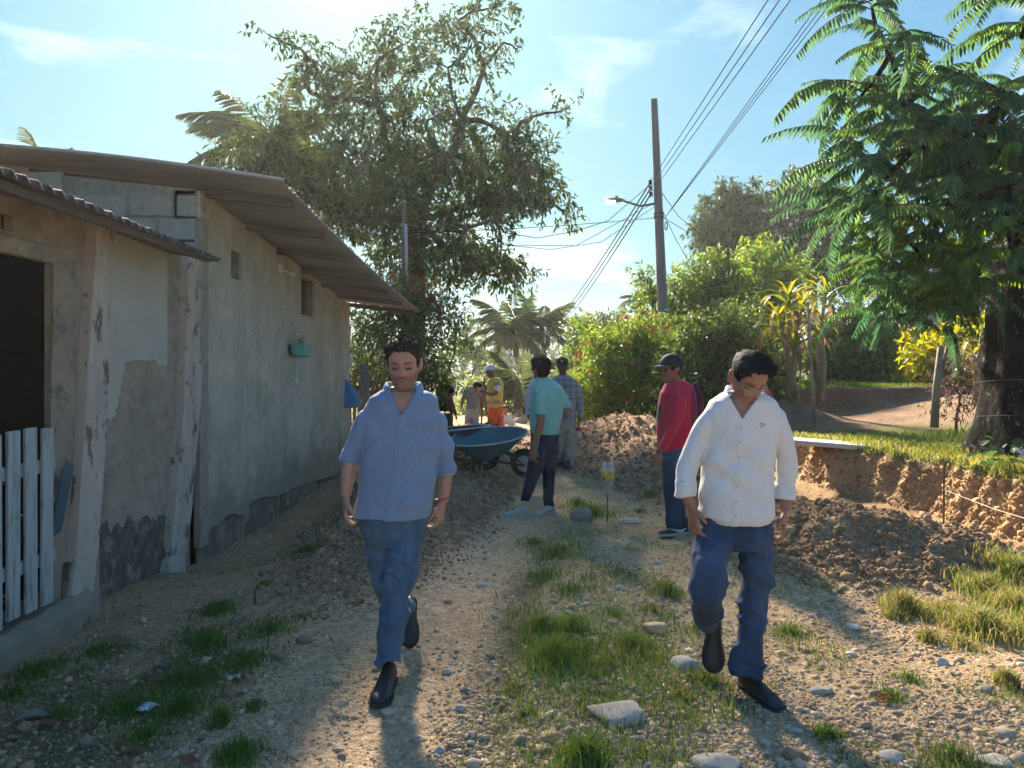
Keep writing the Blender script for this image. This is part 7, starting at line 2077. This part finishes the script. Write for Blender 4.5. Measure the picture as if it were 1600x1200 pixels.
garment(p9, 'tshirt', shirt_shape(Y, torso, [[(730, 609, -.09, .068), (727, 614, -.1, .064), (726, 619, -.11, .06)], [(751, 610, -.09, .068), (753, 616, -.1, .064), (753, 621, -.11, .06)]]), .014, m_cloth, (.095, .14, .26), shirt_folds(.012, 81, .1))
garment(p9, 'jeans', trouser_shape(Y, [(631, 728, 748, .125, .08), (640, 727, 748, .13, .1), (652, 727, 748, .13, .08)], [[(733, 645, .1, .1), (731, 668, .02, .082), (731, 692, .08, .07)], [(743, 645, .1, .1), (743, 668, .0, .082), (744, 692, .05, .07)]]), .014, m_denim, (.22, .29, .36), jean_folds(.012, 83))
add_hair(p9, hd, (.012, .011, .011), thick=.012, strands=0)
for px in (731, 744): shoe(p9, Vector((W(px, 694, Y).x, Y + .1, hz(W(px, 694, Y).x, Y))), (.2, -1, 0), .28, .10, m_suede, m_sole)

# ------------------------------------------------------------------ dark clothed worker bending low
Y = 15.2
hd = Head(W(700, 612, Y - .35), 75, 55, 0, 1.04)
torso = [(604, 694, 708, .07, -.26), (601, 688, 708, .12, -.2), (602, 683, 707, .145, -.12), (612, 680, 705, .15, 0), (625, 682, 704, .15, .06), (636, 684, 704, .145, .1)]
armN = dict(pts=[(702, 612, -.28, .05), (706, 630, -.32, .044), (712, 648, -.36, .034)], hand=dict(n=(-1, 0, 0), s=(0, -1, 0)))
armF = dict(pts=[(695, 610, -.05, .05), (701, 630, -.1, .044), (706, 648, -.2, .034)], hand=dict(n=(-1, 0, 0), s=(0, -1, 0)))
p10 = make_person('worker in dark clothes bending low just behind the blue-shirted man\'s shoulder', base_person('', Y, 692), hd, (.07, .035, .025), (.012, .011, .011), Y, torso, [armN, armF], W(703, 608, Y - .24), .013, .2)
garment(p10, 'dark_shirt', shirt_shape(Y, torso, [[(701, 610, -.26, .066), (704, 620, -.3, .06)], [(695, 608, -.05, .066), (698, 618, -.07, .06)]]), .014, m_cloth, (.03, .03, .033), shirt_folds(.012, 91, .1))
garment(p10, 'dark_trousers', trouser_shape(Y, [(630, 683, 705, .13, .08), (642, 682, 705, .13, .1)], [[(689, 648, .1, .1), (692, 672, .0, .08), (688, 700, .08, .06)], [(699, 648, .1, .1), (702, 672, -.02, .08), (699, 700, .05, .06)]]), .014, m_cloth, (.028, .03, .035), jean_folds(.012, 93))
add_hair(p10, hd, (.012, .011, .011), thick=.012, strands=0)
for px in (688, 699): shoe(p10, Vector((W(px, 702, Y).x, Y + .1, hz(W(px, 702, Y).x, Y))), (.6, -1, 0), .28, .10, m_leather, m_sole)

# ------------------------------------------------------------------ far person in white sitting in the dug trench
Y = 20.5
hd = Head(W(790, 640, Y), 10, 10, 0, 1.0)
torso = [(648, 786, 795, .06, 0), (651, 783, 799, .10, 0), (655, 781, 801, .12, 0), (664, 782, 800, .13, 0), (674, 783, 799, .14, 0)]
p11 = make_person('far person in a white shirt sitting low beyond the worker in orange trousers', (W(790, 680, Y).x, Y, W(790, 680, Y).z), hd, (.2, .1, .07), (.02, .016, .014), Y, torso, [dict(pts=[(782, 656, 0, .05), (779, 664, -.05, .045), (784, 671, -.2, .035)], hand=dict(n=(0, 0, -1), s=(1, 0, 0))), dict(pts=[(800, 656, 0, .05), (803, 664, -.05, .045), (798, 671, -.2, .035)], hand=dict(n=(0, 0, -1), s=(-1, 0, 0)))], W(790, 651, Y), .015, .2)
garment(p11, 'shirt', shirt_shape(Y, torso, [[(783, 655, 0, .06), (780, 662, -.04, .055), (782, 668, -.14, .05)], [(799, 655, 0, .06), (802, 662, -.04, .055), (800, 668, -.14, .05)]]), .016, m_cloth, (.55, .55, .60), shirt_folds(.01, 95, .1))
garment(p11, 'trousers', trouser_shape(Y, [(670, 783, 799, .13, 0), (677, 783, 799, .14, 0)], [[(786, 675, -.05, .09), (783, 671, -.42, .075), (784, 688, -.5, .055)], [(796, 675, -.05, .09), (800, 671, -.42, .075), (799, 688, -.5, .055)]]), .016, m_cloth, (.08, .09, .11), jean_folds(.01, 97))
add_hair(p11, hd, (.02, .016, .014), thick=.012, strands=0)
# ================================================================== WHEELBARROWS
m_barrow = mat('barrow_blue', (.04, .17, .215), rough=.55, var=.25, scale=6, bump=.001, bscale=60, metallic=.15, second=(.20, .22, .22), second_scale=5, second_lo=.56, second_hi=.72)
m_rim = mat('barrow_rim', (.42, .46, .46), rough=.55, var=.2, scale=20)
m_tyre = mat('tyre', (.028, .027, .026), rough=.9, var=.35, scale=20, bump=.003, bscale=60, second=(.16, .12, .085), second_scale=6, second_lo=.5, second_hi=.65)
m_frame = mat('barrow_frame', (.04, .045, .05), rough=.7, var=.3, scale=20)
def wheelbarrow(label, at, yaw, m_tray, roll=0.0):
    """built in its own frame: nose towards +x, wheel under the nose"""
    at = Vector(at)
    t = thing('wheelbarrow', label, 'wheelbarrow', at, 'wheelbarrows on the soil heap')
    t.rotation_euler = (roll, 0, yaw)
    class L(MB):
        pass
    def build(mb, name, m, parent=t, **k):
        me = mb.mesh(name, (0, 0, 0), k.get('smooth', False)); me.materials.append(m)
        if k.get('angle'):
            me.polygons.foreach_set('use_smooth', np.ones(len(me.polygons), bool)); me.set_sharp_from_angle(angle=R(k['angle']))
        o = bpy.data.objects.new(name, me); link(o, parent); return o
    n = 36; rings = []
    def ring(z, xr, xf, hw, e, dz=0):
        out = []
        for q in np.linspace(0, 2*math.pi, n, endpoint=False):
            c, s_ = math.cos(q), math.sin(q); k = 2 / e
            x = (xf if c > 0 else -xr) * abs(c) ** k
            w = hw * (1 - .28 * max(0, c) ** 2)
            y = w * math.copysign(abs(s_) ** k, s_)
            out.append(Vector((x, y, z + dz * (x / .5))))
        return out
    outer = [ring(.30, .20, .20, .17, 2.6), ring(.34, .27, .28, .21, 2.6), ring(.44, .36, .42, .28, 2.5, .02), ring(.535, .44, .555, .335, 2.4, .045)]
    inner = [ring(.540, .43, .545, .328, 2.4, .045), ring(.44, .35, .41, .27, 2.5, .02), ring(.345, .26, .27, .20, 2.6), ring(.315, .18, .18, .15, 2.6)]
    mb = MB().loft(outer + inner); tr = build(mb, 'tray', m_tray, angle=50)
    rim = MB(); R_ = ring(.538, .445, .56, .338, 2.4, .045); rim.tube(R_ + [R_[0]], .010, 8, cap=False); build(rim, 'rim', m_rim, tr, smooth=True)
    # wheel: tyre, rim, axle
    wc = Vector((.50, 0, .195)); ty = MB(); ring_n = 28; rr2 = []
    for a in np.linspace(0, 2*math.pi, ring_n, endpoint=False):
        rr2.append([wc + Vector(((.145 + .048 * math.cos(b)) * math.cos(a), .045 * math.sin(b), (.145 + .048 * math.cos(b)) * math.sin(a))) for b in np.linspace(0, 2*math.pi, 12, endpoint=False)])
    rr2.append(rr2[0]); ty.loft(rr2, cap=False); w_ = build(ty, 'wheel', m_tyre, smooth=True)
    hb = MB().lathe(wc + Vector((0, -.035, 0)), [(0, 0), (.105, 0), (.105, .012), (.05, .022), (.05, .048), (.105, .058), (.105, .07), (0, .07)], 24, Euler((R(-90), 0, 0))); build(hb, 'wheel_rim', m_rim, w_, angle=40)
    ax = MB().tube([wc + Vector((0, -.12, 0)), wc + Vector((0, .12, 0))], .010, 8); build(ax, 'axle', m_frame, w_)
    for s_ in (-1, 1):
        build(MB().tube([wc + Vector((.02, s_ * .10, 0)), (.18, s_ * .15, .275), (-.25, s_ * .22, .30), (-.62, s_ * .27, .40), (-.98, s_ * .29, .47)], .017, 8), 'handle', m_frame, smooth=True)
        build(MB().tube([(-.86, s_ * .285, .447), (-1.0, s_ * .291, .475)], .022, 8), 'grip', m_tyre, smooth=True)
        build(MB().tube([(-.08, s_ * .19, .285), (-.16, s_ * .21, .02), (-.32, s_ * .22, .02), (-.36, s_ * .235, .325)], .013, 8), 'leg', m_frame, smooth=True)
        build(MB().tube([wc + Vector((.0, s_ * .11, .02)), (.36, s_ * .13, .36)], .012, 6), 'wheel_brace', m_frame, smooth=True)
    build(MB().tube([(-.24, -.215, .02), (-.24, .215, .02)], .011, 6), 'leg_stay', m_frame)
    return t
P = at_ground(793, 744); P = W(793, 744, 9.6)
gzb = hz(W(760, 740, 9.6).x, 9.6)
b1 = wheelbarrow('empty blue wheelbarrow with a pale rim on the soil heap behind the blue-shirted man', (W(762, 740, 9.6).x, 9.6, hz(W(760, 740, 9.6).x, 9.6) + .01), R(-14), m_barrow, R(15))
b2 = wheelbarrow('darker wheelbarrow standing half hidden behind the empty blue one', (W(700, 730, 10.0).x, 10.0, .23), R(-6), mat('barrow_dark', (.03, .05, .065), rough=.7, var=.3, scale=8))
# heap of rubble far along the road
k = 0
for px, py, w_, h_ in ((812, 652, 22, 14), (828, 648, 18, 12), (800, 662, 16, 10), (838, 660, 18, 10)):
    Pq = W(px, py + h_ * .4, 21.5)
    r = np.random.default_rng(k + 900)
    V, Fa = lump_variants(1, 0, 900 + k, .8, 2)[0]
    me = np_mesh('rubble', V * (w_ / F * 21.5 / 2), [Fa], np.repeat(np.array([(.36, .31, .25)]), len(V), 0)); me.materials.append(m_stone)
    o = bpy.data.objects.new('rubble_block', me); COL.objects.link(o); o.location = Pq
    tag(o, 'pale rubble block piled on the far road behind the teal-shirted man', 'rubble', 'rubble blocks on the far road'); k += 1
# ================================================================== HAZE
hz_m = bpy.data.materials.new('haze'); hz_m.use_nodes = True
hn, hl_ = hz_m.node_tree.nodes, hz_m.node_tree.links
for n_ in list(hn): hn.remove(n_)
ho = hn.new('ShaderNodeOutputMaterial'); pv = hn.new('ShaderNodeVolumePrincipled')
pv.inputs['Color'].default_value = (.90, .93, .95, 1); pv.inputs['Density'].default_value = 0.0007; pv.inputs['Anisotropy'].default_value = 0.5
hl_.new(pv.outputs['Volume'], ho.inputs['Volume'])
hb = MB().box((0, 130, -0.5), (560, 400, 31))
hob = hb.build('haze', hz_m)
tag(hob, kind='stuff')
